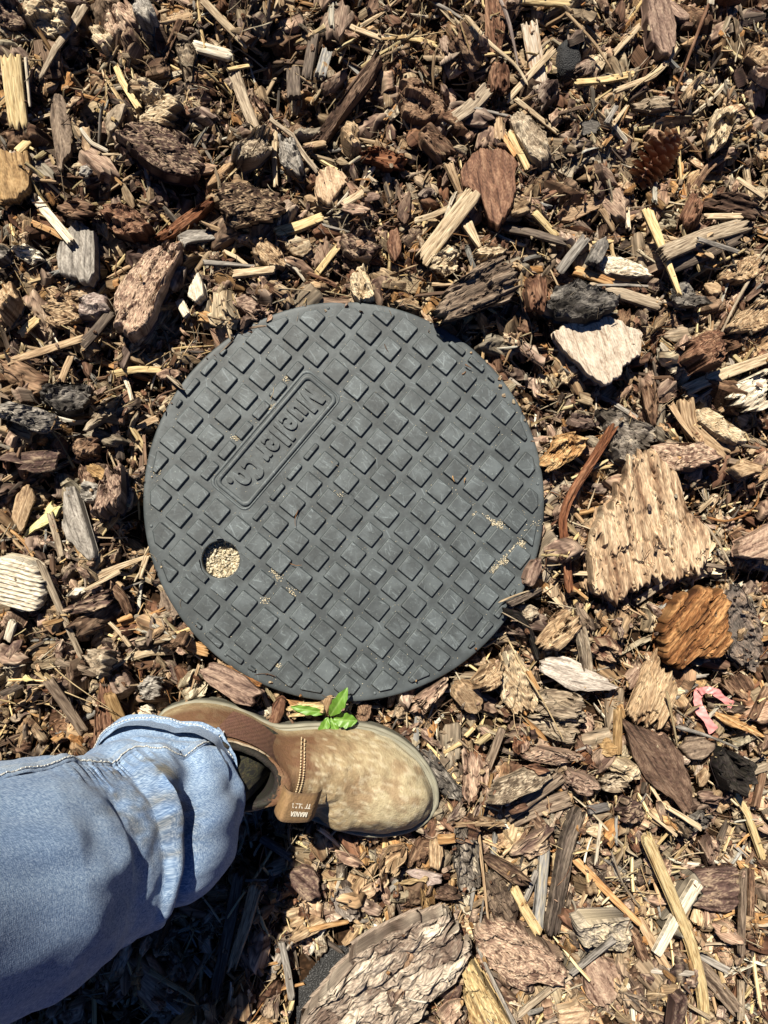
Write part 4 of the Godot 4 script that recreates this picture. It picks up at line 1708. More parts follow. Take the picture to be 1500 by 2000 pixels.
	for a in 25:
		for b in 13:
			var ang := deg_to_rad(lerpf(-112.0, -22.0, a / 24.0))
			var y := lerpf(52.0, 113.0, b / 12.0)
			var k := clampf((y - 40.0) / 90.0, 0.0, 1.0)
			var narrow := 1.0 - .45 * (1.0 - b / 12.0)
			ang = deg_to_rad(-60.0) + (ang - deg_to_rad(-60.0)) * narrow
			var rib := .35 * sin(a * PI)
			var rr := 2.6 + 5.0 * (1.0 - b / 12.0) ** 2 + rib
			gv.append(Vector3(lerpf(70, 92, k) + cos(ang) * (lerpf(64, 54, k) + rr), y, lerpf(-2.0, 4.0, k) + sin(ang) * (lerpf(33, 32, k) + rr)) * MM)
			var g := .85 + .3 * ((a + b) % 2) + .2 * n_fine.get_noise_2d(a * .4, b * .4)
			gc.append(Color(.125 * g, .066 * g, .046 * g))
	for a in 24:
		for b in 12:
			var q := a * 13 + b
			gi.append_array([q, q + 13, q + 1, q + 1, q + 13, q + 14])
	var gn := smooth_normals(gv, gi)
	for k in gv.size():
		if gn[k].dot(gv[k] - Vector3(.078, gv[k].y, -.002)) < 0.0: gn[k] = -gn[k]
	put("elastic_gusset", arrays_to_mesh(gv, gn, gc, PackedVector2Array(), gi), leather, boot)
	# --- fleecy collar lining that shows at the rim
	var rim := []
	for k in 64:
		var ang := TAU * k / 64
		var s := 91.0 + cos(ang) * 50.5
		var collar := 118.0 + 10.0 * clampf((91.0 - s) / 54.0, -1.0, 1.0) - 5.0 * (1.0 - minf(1.0, absf(s - 91.0) / 54.0))
		rim.append(Vector3(s, collar + .5, 4.0 + sin(ang) * 28.4))
	put("collar_lining", loop_tube(rim, 3.4, Color(.022, .019, .016), 1.1), leather, boot)
	var edge := []
	for k in 64:
		var ang := TAU * k / 64
		var s := 91.0 + cos(ang) * 53.5
		var collar := 118.0 + 10.0 * clampf((91.0 - s) / 54.0, -1.0, 1.0) - 5.0 * (1.0 - minf(1.0, absf(s - 91.0) / 54.0))
		edge.append(Vector3(s, collar - 1.5, 4.0 + sin(ang) * 31.4))
	put("collar_binding", loop_tube(edge, 1.8, Color(.33, .27, .19), .5), leather, boot)
	# --- stitched seam of the quarter
	for row in 2:
		var seam := PackedVector3Array()
		for k in 12:
			var fk := k / 11.0
			seam.append(Vector3(lerpf(150.0, 158.0, sin(fk * PI)) + row * 3.5, 0, lerpf(-36.0, 34.0, fk)))
		for k in seam.size():
			seam[k].y = drop(v, seam[k] * MM) * 1000.0 + .5
		var st := SurfaceTool.new()
		st.begin(Mesh.PRIMITIVE_TRIANGLES)
		for k in 33:
			var p := seam[k / 3].lerp(seam[mini(k / 3 + 1, 11)], (k % 3) / 3.0) * MM
			var q := seam[k / 3].lerp(seam[mini(k / 3 + 1, 11)], (k % 3 + .62) / 3.0) * MM
			var box := BoxMesh.new()
			box.size = Vector3(.0011, .0009, p.distance_to(q))
			st.append_from(box, 0, Transform3D(Basis.looking_at(q - p, Vector3.UP), (p + q) * .5))
		var thread := StandardMaterial3D.new()
		thread.albedo_color = Color(.42, .33, .2).linear_to_srgb()
		put("stitching", st.commit(), thread, boot)
	# --- pull tab
	var tv := PackedVector3Array()
	var tn := PackedVector3Array()
	var ti := PackedInt32Array()
	var tc := PackedColorArray()
	var tuv := PackedVector2Array()
	var tab_path := [Vector2(143, 108), Vector2(146, 119), Vector2(151, 125.5), Vector2(157, 123.5), Vector2(164, 119.2), Vector2(172, 114.2), Vector2(179, 108), Vector2(183, 95)]
	for a in 29:
		var g := a / 28.0 * 7.0
		var k := mini(int(g), 6)
		var p: Vector2 = tab_path[k].cubic_interpolate(tab_path[k + 1], tab_path[maxi(k - 1, 0)], tab_path[mini(k + 2, 7)], g - k)
		for b in 9:
			var z := lerpf(-3.0, 26.0, b / 8.0)
			tv.append(Vector3(p.x, p.y + 1.2 * sin(b * .5) - (1.0 if b == 0 or b == 8 else 0.0), z + 2.0 * sin(a * .12)) * MM)
			var e := 1.0 + .25 * n_fine.get_noise_2d(a * .7, b * .9)
			tc.append(Color(.20 * e, .125 * e, .062 * e) if b > 0 and b < 8 else Color(.13, .085, .05))
			tuv.append(Vector2(a / 28.0, b / 8.0))
	for a in 28:
		for b in 8:
			var q := a * 9 + b
			ti.append_array([q, q + 9, q + 1, q + 1, q + 9, q + 10])
	tn = smooth_normals(tv, ti)
	for k in tn.size():
		if tn[k].y < 0: tn[k] = -tn[k]
	put("pull_tab", arrays_to_mesh(tv, tn, tc, tuv, ti), leather, boot)
	var ink := StandardMaterial3D.new()
	ink.albedo_color = Color(.62, .58, .48).linear_to_srgb()
	for line in 2:
		var tm := TextMesh.new()
		tm.text = ["MANIA", "TRALIA"][line]
		var fnt := SystemFont.new()
		fnt.font_names = PackedStringArray(["Droid Sans"])
		fnt.font_weight = 700
		tm.font = fnt
		tm.font_size = 40
		tm.pixel_size = .0001
		tm.depth = .0003
		var o := put("tab_lettering", tm, ink, boot)
		var bx := tm.get_aabb()
		# the words run back towards the heel, their tops to the outer side
		var right := Vector3(-1, .62, 0).normalized()
		var slope := Vector3(0, 0, 1)
		o.basis = Basis(right * ([.0190, .0215][line] / bx.size.x), slope * (.0046 / bx.size.y), right.cross(slope))
		o.position = Vector3(.1660, .1190, [.0185, .0105][line]) - o.basis * bx.get_center()

func r_out(outline: PackedVector2Array, p: Vector2) -> Vector2:
	var best := 0
	var d := INF
	for k in outline.size():
		var e := outline[k].distance_squared_to(p)
		if e < d:
			d = e
			best = k
	var n := outline.size()
	var q := (outline[(best + 1) % n] - outline[(best - 1 + n) % n]).normalized()
	return Vector2(q.y, -q.x)

func drop(v: PackedVector3Array, p: Vector3) -> float:
	# the highest point of a mesh near a place, seen from above
	var y := 0.0
	for q in v:
		if absf(q.x - p.x) < .0028 and absf(q.z - p.z) < .0028: y = maxf(y, q.y)
	return y

func loop_tube(pts: Array, r: float, col: Color, rough: float) -> ArrayMesh:
	var v := PackedVector3Array()
	var n := PackedVector3Array()
	var c := PackedColorArray()
	var idx := PackedInt32Array()
	var w := pts.size()
	for k in w:
		var d: Vector3 = (pts[(k + 1) % w] - pts[(k - 1 + w) % w]).normalized()
		var side := d.cross(Vector3.UP).normalized()
		var up := side.cross(d)
		for i in 8:
			var a := TAU * i / 8
			var nn := side * cos(a) + up * sin(a)
			var rr := r + rough * n_fine.get_noise_2d(k * .9, i * 1.3)
			v.append((pts[k] + nn * rr) * MM)
			n.append(nn)
			var g := 1.0 + .5 * n_fine.get_noise_2d(k * .5 + 30.0, i * .7)
			c.append(Color(col.r * g, col.g * g, col.b * g))
	for k in w:
		for i in 8:
			var a := k * 8 + i
			var b := k * 8 + (i + 1) % 8
			var e := ((k + 1) % w) * 8 + i
			var f := ((k + 1) % w) * 8 + (i + 1) % 8
			idx.append_array([a, b, e, b, f, e])
	return arrays_to_mesh(v, n, c, PackedVector2Array(), idx)

# ---------------------------------------------------------------- jeans
var LEG := [[-.1800, .098, .2900, .0735], [-.1795, .118, .2930, .0725], [-.1790, .150, .2998, .0740], [-.1960, .170, .3030, .0775], [-.2126, .190, .3055, .0770], [-.2270, .212, .3055, .0785], [-.2394, .235, .3045, .0800], [-.2602, .280, .2980, .0835], [-.3050, .350, .2870, .0890], [-.3650, .440, .2680, .0950], [-.4450, .550, .2350, .1000], [-.5350, .650, .1850, .1040], [-.5900, .700, .1500, .1060], [-.6200, .730, .1300, .1060]]
var OTHER_LEG := [[-.985, .050, .000, .070, .070], [-.960, .09, .000, .072, .072], [-.880, .20, -.005, .076, .076], [-.790, .34, -.010, .086, .086], [-.720, .50, -.015, .096, .096], [-.660, .66, -.020, .104, .104], [-.640, .75, -.020, .106, .106]]
var SEAT := [[-.62, .65, .05, .05, .10], [-.62, .67, .05, .115, .165], [-.62, .73, .05, .130, .180], [-.622, .80, .05, .128, .176], [-.626, .86, .05, .120, .165], [-.626, .88, .05, .02, .03]]

func leg_at(f: float) -> Array:
	var k := mini(int(f), LEG.size() - 2)
	var g := f - k
	var a: Array = LEG[maxi(k - 1, 0)]
	var b: Array = LEG[k]
	var c: Array = LEG[k + 1]
	var d: Array = LEG[mini(k + 2, LEG.size() - 1)]
	var p := Vector3(b[0], b[1], b[2]).cubic_interpolate(Vector3(c[0], c[1], c[2]), Vector3(a[0], a[1], a[2]), Vector3(d[0], d[1], d[2]), g)
	return [p, lerpf(b[3], c[3], g)]

func leg_point(f: float, ang: float, out: float, folds := true) -> Vector3:
	var q := leg_at(f)
	var p: Vector3 = q[0]
	var d: Vector3 = (leg_at(minf(f + .05, LEG.size() - 1.001))[0] - leg_at(maxf(f - .05, 0.0))[0]).normalized()
	var side := d.cross(Vector3(0, 0, 1)).normalized()      # towards +x, about
	var fwd := side.cross(d).normalized()
	if side.x < 0: side = -side
	if fwd.z < 0: fwd = -fwd
	var r: float = q[1] + out
	ang = wrapf(ang, -PI, PI)
	var ca := cos(ang)
	var sa := sin(ang)
	if folds:
		var h := p.y
		var low := exp(-maxf(0.0, h - .13) / .06)
		var wave := .012 * n_soft.get_noise_3d(ca * .8, sa * .8, h * 9.0)
		var ph := h + .012 * sin(ang + .6) + wave
		r += .0035 * low * sin(TAU * ph / .040 + .4)
		r += .0055 * n_soft.get_noise_3d(ca * .9, sa * .9, h * 10.0)
		r += .0024 * n_soft.get_noise_3d(ca * 2.8, sa * 2.8, h * 30.0)
		# the slack hangs in two sharp creases over the boot
		var side_ := smoothstep(-1.9, -.7, ang) * (1.0 - smoothstep(1.3, 2.2, ang))
		var c1 := h - .157 - .012 * sin(ang * 1.1 + .5) - .5 * wave
		r += side_ * (.0085 * exp(-((c1 - .013) / .011) ** 2) - .0125 * exp(-(c1 / .0065) ** 2))
		var side2 := smoothstep(-.9, .1, ang) * (1.0 - smoothstep(1.6, 2.4, ang))
		var c2 := h - .121 - .006 * sin(ang * 1.5) - .5 * wave
		r += side2 * (.0060 * exp(-((c2 - .011) / .008) ** 2) - .0095 * exp(-(c2 / .0050) ** 2))
		r += .0011 * sin(h * 620.0 + 9.0 * n_soft.get_noise_2d(h * 60.0, 3.0)) * exp(-((ang + 1.20) / .13) ** 2)
		# long soft folds higher up
		r += .0030 * sin(ang * 3.0 + h * 22.0) * smoothstep(.16, .26, h)
	var lowf := exp(-f / 1.1)
	r *= lerpf(1.0, 1.0 / pow(absf(ca) ** 3 + absf(sa) ** 3, 1.0 / 3.0), lowf * .9)
	p.y += lowf * (.024 * ca - .004 * sa + .003 * sin(ang * 3.0 + 1.0))
	return p + (side * ca + fwd * sa) * r

func denim_image() -> ImageTexture:
	var w := 512
	var im := Image.create_empty(w, w, false, Image.FORMAT_RGB8)
	for y in w:
		for x in w:
			var thread := fposmod((x + y * 2) / 8.0, 1.0)
			var twill := .5 + .5 * sin(TAU * thread)
			var slub := n_fine.get_noise_2d(x * .035, y * .22)
			var cross := n_fine.get_noise_2d(x * .22 + 300.0, y * .03)
			var fleck := n_fine.get_noise_2d(x * .12 + 700.0, y * .12)
			var white := clampf(.46 + .16 * twill + .34 * slub + .26 * cross + .12 * fleck, 0.0, 1.0)
			var c := Color(.56, .68, .84).lerp(Color(1, 1, 1), white)
			im.set_pixel(x, y, c * (.72 + .28 * white))
	return ImageTexture.create_from_image(im)

func build_jeans(person: Node3D) -> void:
	var jeans := Node3D.new()
	jeans.name = "jeans"
	person.add_child(jeans)
	var denim := StandardMaterial3D.new()
	denim.vertex_color_use_as_albedo = true
	denim.albedo_texture = denim_image()
	denim.roughness = .9
	denim.metallic_specular = .2
	denim.rim_enabled = true
	denim.rim = .25
	denim.rim_tint = .6
	denim.heightmap_enabled = true
	denim.heightmap_texture = denim.albedo_texture
	denim.heightmap_scale = .025
	# --- the leg that is seen: fine rings low down, coarse ones above
	var fs := PackedFloat32Array()
	var f := 0.0
	while f < LEG.size() - 1.0:
		fs.append(f)
		f += .06 if f < 7.0 else .25
	fs.append(LEG.size() - 1.0)
	var around := 128
	var v := PackedVector3Array()
	var c := PackedColorArray()
	var uv := PackedVector2Array()
	var idx := PackedInt32Array()
	for j in fs.size():
		for i in around + 1:
			var ang := TAU * i / around
			var p := leg_point(fs[j], ang, 0.0)
			v.append(p)
			uv.append(Vector2(ang * .077, p.y * 1.02) * 11.0)
			c.append(denim_color(ang, p.y))
	# the inside of the hem
	var rows := fs.size()
	for j in 5:
		for i in around + 1:
			var ang := TAU * i / around
			var p := leg_point(0.0, ang, [-.0012, -.0030, -.0034, -.0036, -.0040][j])
			p.y += [-.0012, -.0004, .006, .014, .025][j]
			v.append(p)
			uv.append(Vector2(ang * .077, .2 + j * .01) * 11.0)
			c.append(Color(.27, .34, .43))
	var w := around + 1
	for j in rows - 1:
		for i in around:
			var a := j * w + i
			idx.append_array([a, a + w, a + 1, a + 1, a + w, a + w + 1])
	for j in 5:
		for i in around:
			var a := 0 * w + i if j == 0 else (rows + j - 1) * w + i
			var b := (rows + j) * w + i
			idx.append_array([a, a + 1, b, a + 1, b + 1, b])
	var n := smooth_normals(v, idx)
	for j in rows + 5:
		var a := j * w
		var m := (n[a] + n[a + around]).normalized()
		n[a] = m
		n[a + around] = m
	for j in rows:
		for i in w:
			var k := j * w + i
			var q: Vector3 = leg_at(fs[j])[0]
			if n[k].dot(v[k] - q) < 0.0: n[k] = -n[k]
	for k in range(rows * w, v.size()):
		var q: Vector3 = leg_at(0.0)[0]
		if n[k].dot(v[k] - q) > 0.0 and k >= (rows + 1) * w: n[k] = -n[k]
	put("trouser_leg", arrays_to_mesh(v, n, c, uv, idx), denim, jeans)
	# --- hem: a doubled band with a stitch line
	var hv := PackedVector3Array()
	var hc := PackedColorArray()
	var huv := PackedVector2Array()
	var hi := PackedInt32Array()
	var hem_rows := [[0.0, -.0006], [0.0, .0008], [.03, .0016], [.25, .0015], [.44, .0014], [.47, .0004]]
	for j in hem_rows.size():
		for i in w:
			var ang := TAU * i / around
			hv.append(leg_point(hem_rows[j][0], ang, hem_rows[j][1]))
			huv.append(Vector2(ang * .077, .5 + hem_rows[j][0] * .026) * 11.0)
			var worn := clampf(.5 + 1.2 * n_fine.get_noise_2d(ang * 6.0, j * .8), 0, 1) if j < 3 or j == 4 else .25
			var col := denim_color(ang, .08)
			hc.append(col.lerp(Color(.62, .66, .66), .45 * worn))
	for j in hem_rows.size() - 1:
		for i in around:
			var a := j * w + i
			hi.append_array([a, a + w, a + 1, a + 1, a + w, a + w + 1])
	var hn := smooth_normals(hv, hi)
	for k in hn.size():
		if hn[k].dot(hv[k] - leg_at(0.0)[0]) < 0.0: hn[k] = -hn[k]
	put("hem", arrays_to_mesh(hv, hn, hc, huv, hi), denim, jeans)
	var thread := StandardMaterial3D.new()
	thread.albedo_color = Color(.50, .50, .46).linear_to_srgb()
	thread.roughness = .9
	var st := SurfaceTool.new()
	st.begin(Mesh.PRIMITIVE_TRIANGLES)
	for k in 150:
		var a := TAU * k / 150.0
		var p := leg_point(.40, a, .0021)
		var q := leg_point(.40, a + TAU / 150.0 * .66, .0021)
		var box := BoxMesh.new()
		box.size = Vector3(.0008, .0008, p.distance_to(q))
		st.append_from(box, 0, Transform3D(Basis.looking_at(q - p, Vector3.UP), (p + q) * .5))
	put("hem_stitching", st.commit(), thread, jeans)
	# --- the felled seam down the inner side
	var seam := func(g: float) -> float: return lerpf(-.85, SEAM_A, smoothstep(0.0, 3.2, g)) + .03 * sin(g * 1.7)
	var sv := PackedVector3Array()
	var sc := PackedColorArray()
	var si := PackedInt32Array()
	var suv := PackedVector2Array()
	var steps := 130
	for k in steps + 1:
		var g := 8.0 * k / steps
		var mid: float = seam.call(g)
		for b in 6:
			var off: float = [-.062, -.058, -.040, .0, .050, .056][b]
			var lift: float = [.0, .0030, .0036, .0024, .0016, .0][b]
			var pucker := .0011 * sin(k * 1.9 + b) * n_soft.get_noise_2d(k * .3, 5.0)
			sv.append(leg_point(g, mid + off, lift + pucker))
			var worn := clampf(.45 + 1.4 * n_fine.get_noise_2d(k * .55, b * .4), 0.0, 1.0)
			sc.append(denim_color(mid + off, sv[sv.size() - 1].y).lerp(Color(.60, .64, .66), (.95 if b == 1 or b == 2 else .25) * (.5 + .5 * worn)))
			suv.append(Vector2(off, g * .03) * 11.0)
	for k in steps:
		for b in 5:
			var a := k * 6 + b
			si.append_array([a, a + 6, a + 1, a + 1, a + 6, a + 7])
	var sn := smooth_normals(sv, si)
	for k in sn.size():
		if sn[k].dot(sv[k] - leg_at(8.0 * (k / 6) / steps)[0]) < 0.0: sn[k] = -sn[k]
	var sst := SurfaceTool.new()
	sst.begin(Mesh.PRIMITIVE_TRIANGLES)
	for k in 150:
		var g0 := 7.5 * k / 150.0
		var g1 := 7.5 * (k + .66) / 150.0
		var p0 := leg_point(g0, seam.call(g0) + .028, .0030)
		var p1 := leg_point(g1, seam.call(g1) + .028, .0030)
		var box := BoxMesh.new()
		box.size = Vector3(.0009, .0009, p0.distance_to(p1))
		sst.append_from(box, 0, Transform3D(Basis.looking_at(p1 - p0, Vector3.UP), (p0 + p1) * .5))
	put("seam_stitching", sst.commit(), thread, jeans)
	put("side_seam", arrays_to_mesh(sv, sn, sc, suv, si), denim, jeans)
	# --- the other leg and the seat, out of the picture to the left
	var other := loft(OTHER_LEG, 40, denim_color(0, .5))
	put("trouser_leg", other, denim, jeans)
	var seat := loft(SEAT, 48, denim_color(0, .5))
	put("seat", seat, denim, jeans)

const SEAM_A := -1.34

func denim_color(ang: float, h: float) -> Color:
	ang = wrapf(ang, -PI, PI)
	var a := n_soft.get_noise_3d(cos(ang) * 1.4, sin(ang) * 1.4, h * 9.0)
	var b := n_fine.get_noise_3d(cos(ang) * 5.0, sin(ang) * 5.0, h * 26.0)
	var deep := Vector3(.185, .27, .405)
	var faded := Vector3(.44, .535, .635)
	var f := clampf(.58 + .40 * a + .34 * b, 0.0, 1.0)
	# worn pale on the ridges near the hem and beside the seam
	f = clampf(f + .22 * exp(-maxf(0.0, h - .12) / .05) + .30 * exp(-((ang - SEAM_A) / .16) ** 2) * (.4 + b), 0.0, 1.0)
	var c := deep.lerp(faded, f)
	# dried mud
	var grime := n_fine.get_noise_3d(cos(ang) * 9.0, sin(ang) * 9.0, h * 90.0)
	for m in MUD:
		var d: float = ((ang - m[0]) / m[2]) ** 2 + ((h - m[1]) / m[3]) ** 2
		var g: float = exp(-d) * (1.0 + 1.2 * b + 1.5 * grime) * m[4]
		c = c.lerp(Vector3(.215, .17, .105), clampf(g, 0.0, .80))
	return Color(c.x, c.y, c.z)

# mud marks: angle, height, spread of each, strength
var MUD := [[-.98, .200, .13, .008, .9], [-.80, .204, .15, .009, .85], [-.55, .212, .17, .009, .75], [-1.08, .226, .07, .006, .85], [-.75, .240, .5, .032, .38], [-.25, .225, .3, .02, .4]]

func loft(rings: Array, around: int, col: Color) -> ArrayMesh:
	var v := PackedVector3Array()
	var c := PackedColorArray()
	var uv := PackedVector2Array()
	var idx := PackedInt32Array()
	var w := around + 1
	var total := (rings.size() - 1) * 6 + 1
	for j in total:
		var k := mini(j / 6, rings.size() - 2)
		var g := (j - k * 6) / 6.0
		for i in w:
			var a := TAU * i / around
			var q := [0.0, 0.0, 0.0, 0.0, 0.0]
			for e in 5: q[e] = cubic_interpolate(rings[k][e], rings[k + 1][e], rings[maxi(k - 1, 0)][e], rings[mini(k + 2, rings.size() - 1)][e], g)
			var r := 1.0 + .05 * n_soft.get_noise_3d(cos(a), sin(a), q[1] * 8.0)
			v.append(Vector3(q[0] + cos(a) * q[3] * r, q[1], q[2] + sin(a) * q[4] * r))
			c.append(col)
			uv.append(Vector2(a * .077, q[1]) * 11.0)
	for j in total - 1:
		for i in around:
			var a := j * w + i
			idx.append_array([a, a + w, a + 1, a + 1, a + w, a + w + 1])
	var n := smooth_normals(v, idx)
	for j in total:
		var m := Vector3.ZERO
		for i in around: m += v[j * w + i] / around
		for i in w:
			if n[j * w + i].dot(v[j * w + i] - m) < 0.0: n[j * w + i] = -n[j * w + i]
	return arrays_to_mesh(v, n, c, uv, idx)

func build_person() -> void:
	var person := thing("person", "person in faded blue jeans and a scuffed tan boot, toe to the right", "person")
	# the lower leg in its dark mottled sock, from the sole up into the trousers
	var body := loft([[-.110, .045, .270, .045, .036], [-.120, .08, .274, .040, .030], [-.126, .112, .278, .036, .026], [-.150, .142, .289, .038, .034], [-.195, .18, .302, .045, .044], [-.240, .23, .303, .052, .052], [-.290, .33, .290, .058, .056], [-.355, .43, .270, .060, .058], [-.45, .55, .232, .07, .07], [-.54, .65, .18, .08, .08], [-.60, .70, .14, .085, .085]], 48, Color(1, 1, 1))
	var sock := StandardMaterial3D.new()
	sock.albedo_texture = noise_tex(.02, [[0.0, .42, .46, .58, .62, 1.0], [Color(.05, .05, .04), Color(.09, .085, .06), Color(.20, .20, .12), Color(.23, .22, .13), Color(.10, .09, .06), Color(.30, .27, .17)]], 31, 256, 3)
	sock.uv1_scale = Vector3(1.5, 1.5, 1)
	sock.roughness = .95
	put("leg_and_sock", body, sock, person)
	build_boot(person)
	build_jeans(person)

# ---------------------------------------------------------------- small things
func leaf_mesh(length: float, width: float, droop: float, curl: float, teeth: float) -> ArrayMesh:
	# a leaf along +x with a folded midrib
	var v := PackedVector3Array()
	var c := PackedColorArray()
	var uv := PackedVector2Array()
	var idx := PackedInt32Array()
	var rows := 24
	var cols := 10
	for j in rows + 1:
		var f := float(j) / rows
		var w := width * .5 * (pow(sin(PI * pow(f, .80) * .985 + .015), .8) * (.65 + .5 * f) * .95 + .07 * (1.0 - f))
		w *= 1.0 + teeth * sin(f * 26.0) * sin(f * PI)
		for i in cols + 1:
			var g := (float(i) / cols - .5) * 2.0
			var y := length * (droop * sin(f * PI * .75) - .12 * f * f) + absf(g) * w * curl + .0007 * sin(f * 19.0 + g * 3.0) * absf(g)
			v.append(Vector3(f * length, y, g * w))
			var vein := 1.0 if absf(g) < .12 else (.35 if absf(fposmod(f * 8.0 - absf(g) * 1.6, 1.0) - .5) < .08 else 0.0)
			var b := Vector3(.105, .215, .030).lerp(Vector3(.22, .34, .10), vein * .8)
			var e := 1.0 + .25 * n_fine.get_noise_2d(f * 9.0, g * 4.0)
			c.append(Color(b.x * e, b.y * e, b.z * e))
			uv.append(Vector2(f, g))
	var wd := cols + 1
	for j in rows:
		for i in cols:
			var a := j * wd + i
			idx.append_array([a, a + wd, a + 1, a + 1, a + wd, a + wd + 1])
	var n := smooth_normals(v, idx)
	for k in n.size():
		if n[k].y < 0: n[k] = -n[k]
	return arrays_to_mesh(v, n, c, uv, idx)

func build_weed() -> void:
	var weed := thing("weed", "small green weed with toothed leaves between the lid and the boot", "weed", Vector3(-.0190, .027, .2325))
	var green := StandardMaterial3D.new()
	green.vertex_color_use_as_albedo = true
	green.roughness = .42
	green.metallic_specular = .4
	green.backlight_enabled = true
	green.backlight = Color(.30, .42, .08)
	# base to tip, on the ground, with the lift of the base: the leaf that lies on the lid first
	for q in [[0.000, 0.000, .0165, -.0285, .018, .0150, .30], [.004, .004, .026, .0060, .012, .0165, .12], [-.002, .003, -.0100, .0235, .006, .0120, .1], [-.004, -.002, -.037, -.0085, .010, .0100, .08], [.001, .004, .008, .020, .002, .009, .15]]:
		var a := Vector2(q[0], q[1])
		var b := Vector2(q[2], q[3])
		var l := a.distance_to(b)
		var o := put("leaf", leaf_mesh(l * 1.15, q[5] * 1.1, q[6] * .6, .28, .10), green, weed)
		var d := (b - a).normalized()
		o.position = Vector3(q[0], q[4] * .55, q[1])
		o.basis = Basis(Vector3(d.x, 0, d.y), Vector3.UP, Vector3(-d.y, 0, d.x)) * Basis(Vector3.BACK, q[6] * .9)
	var st := stem(PackedVector3Array([Vector3(0, -8, 0), Vector3(.5, 2, 0), Vector3(0, 9, -.5)]), 1.5, [Vector3(.1, .12, .03), Vector3(.2, .26, .08), Vector3(.3, .34, .14)], 3.0)
	put("stalk", st, green, weed)

func build_cone(at: Vector3, tip: Vector3) -> void:
	var cone := thing("pine_cone", "small open reddish brown pine cone lying on its side", "pine cone", at)
	var axis := tip - at
	var l := axis.length()
	var mat := StandardMaterial3D.new()
	mat.vertex_color_use_as_albedo = true
	mat.roughness = .7
	var scales: Array = []
	for variant in 3:
		var v := PackedVector3Array()
		var c := PackedColorArray()
		var idx := PackedInt32Array()
		for j in 8:
			var f := j / 7.0
			var w: float = .0045 * (.35 + 1.0 * sin(f * PI * .62)) * (1.0 - .75 * maxf(0.0, f - .72) / .28)
			for i in 5:
				var g := (i / 4.0 - .5) * 2.0
				v.append(Vector3(f * .0145, .0030 * f * f - absf(g) * .0012 * f + .0003 * sin(g * 5.0 + variant), g * w))
				var b := Vector3(.10, .032, .014).lerp(Vector3(.27, .115, .05), clampf(f * 1.1 - .15 + .2 * n_fine.get_noise_2d(f * 4.0, g * 3.0 + variant), 0, 1))
				if f > .85: b = Vector3(.36, .22, .12)
				c.append(Color(b.x, b.y, b.z))
		for j in 7:
			for i in 4:
				var a := j * 5 + i
				idx.append_array([a, a + 5, a + 1, a + 1, a + 5, a + 6])
		scales.append(arrays_to_mesh(v, smooth_normals(v, idx), c, PackedVector2Array(), idx))
	var x := axis.normalized()
	var y := (Vector3.UP - x * x.dot(Vector3.UP)).normalized()
	var z := x.cross(y)
	var frame := Basis(x, y, z)
	for k in 70:
		var f := (k + .5) / 70.0
		var a := k * 2.39996
		var r := .0125 * sin(PI * (.12 + .80 * f)) * .55
		var out := frame * Vector3(0, cos(a), sin(a))
		var dir := (out * 1.0 + x * lerpf(-.25, 1.1, f)).normalized()
		var side := x.cross(out).normalized()
		var up := side.cross(dir).normalized()
		var o := put("scale", scales[k % 3], mat, cone)
		o.basis = Basis(dir, up, side) * lerpf(.65, 1.12, sin(PI * (.15 + .75 * f)))
		o.position = x * l * (.06 + .86 * f) + out * r + Vector3(0, .004, 0)
	var core := stem(PackedVector3Array([Vector3.ZERO, axis * 500.0, axis * 1000.0]), 3.5, [Vector3(.05, .02, .01), Vector3(.10, .04, .02), Vector3(.14, .06, .03)], 4.0)
	put("core", core, mat, cone)

func ribbon(path: Array, width: float) -> ArrayMesh:
	var v := PackedVector3Array()
	var idx := PackedInt32Array()
	var rows := 28
	for j in rows + 1:
		var g := j / float(rows) * (path.size() - 1)
		var k := mini(int(g), path.size() - 2)
		var p: Vector3 = path[k].cubic_interpolate(path[k + 1], path[maxi(k - 1, 0)], path[mini(k + 2, path.size() - 1)], g - k)
		var q: Vector3 = path[k].lerp(path[k + 1], minf(g - k + .05, 1.0)) - path[k].lerp(path[k + 1], maxf(g - k - .05, 0.0))
		var side := q.cross(Vector3.UP).normalized()
		for i in 7:
			var e := (i / 6.0 - .5)
			var w := width * (.9 + .3 * n_soft.get_noise_2d(j * .16, 2.0))
			v.append(p + side * e * w + Vector3(0, .0016 * n_soft.get_noise_2d(j * .3, e * 1.5) + .0014 * absf(fposmod(j * .21 + e * 1.3, 1.0) - .5), 0))
	for j in rows:
		for i in 6:
			var a := j * 7 + i
			idx.append_array([a, a + 7, a + 1, a + 1, a + 7, a + 8])
	var n := smooth_normals(v, idx)
	for k in n.size():
		if n[k].y < 0: n[k] = -n[k]
	return arrays_to_mesh(v, n, PackedColorArray(), PackedVector2Array(), idx)

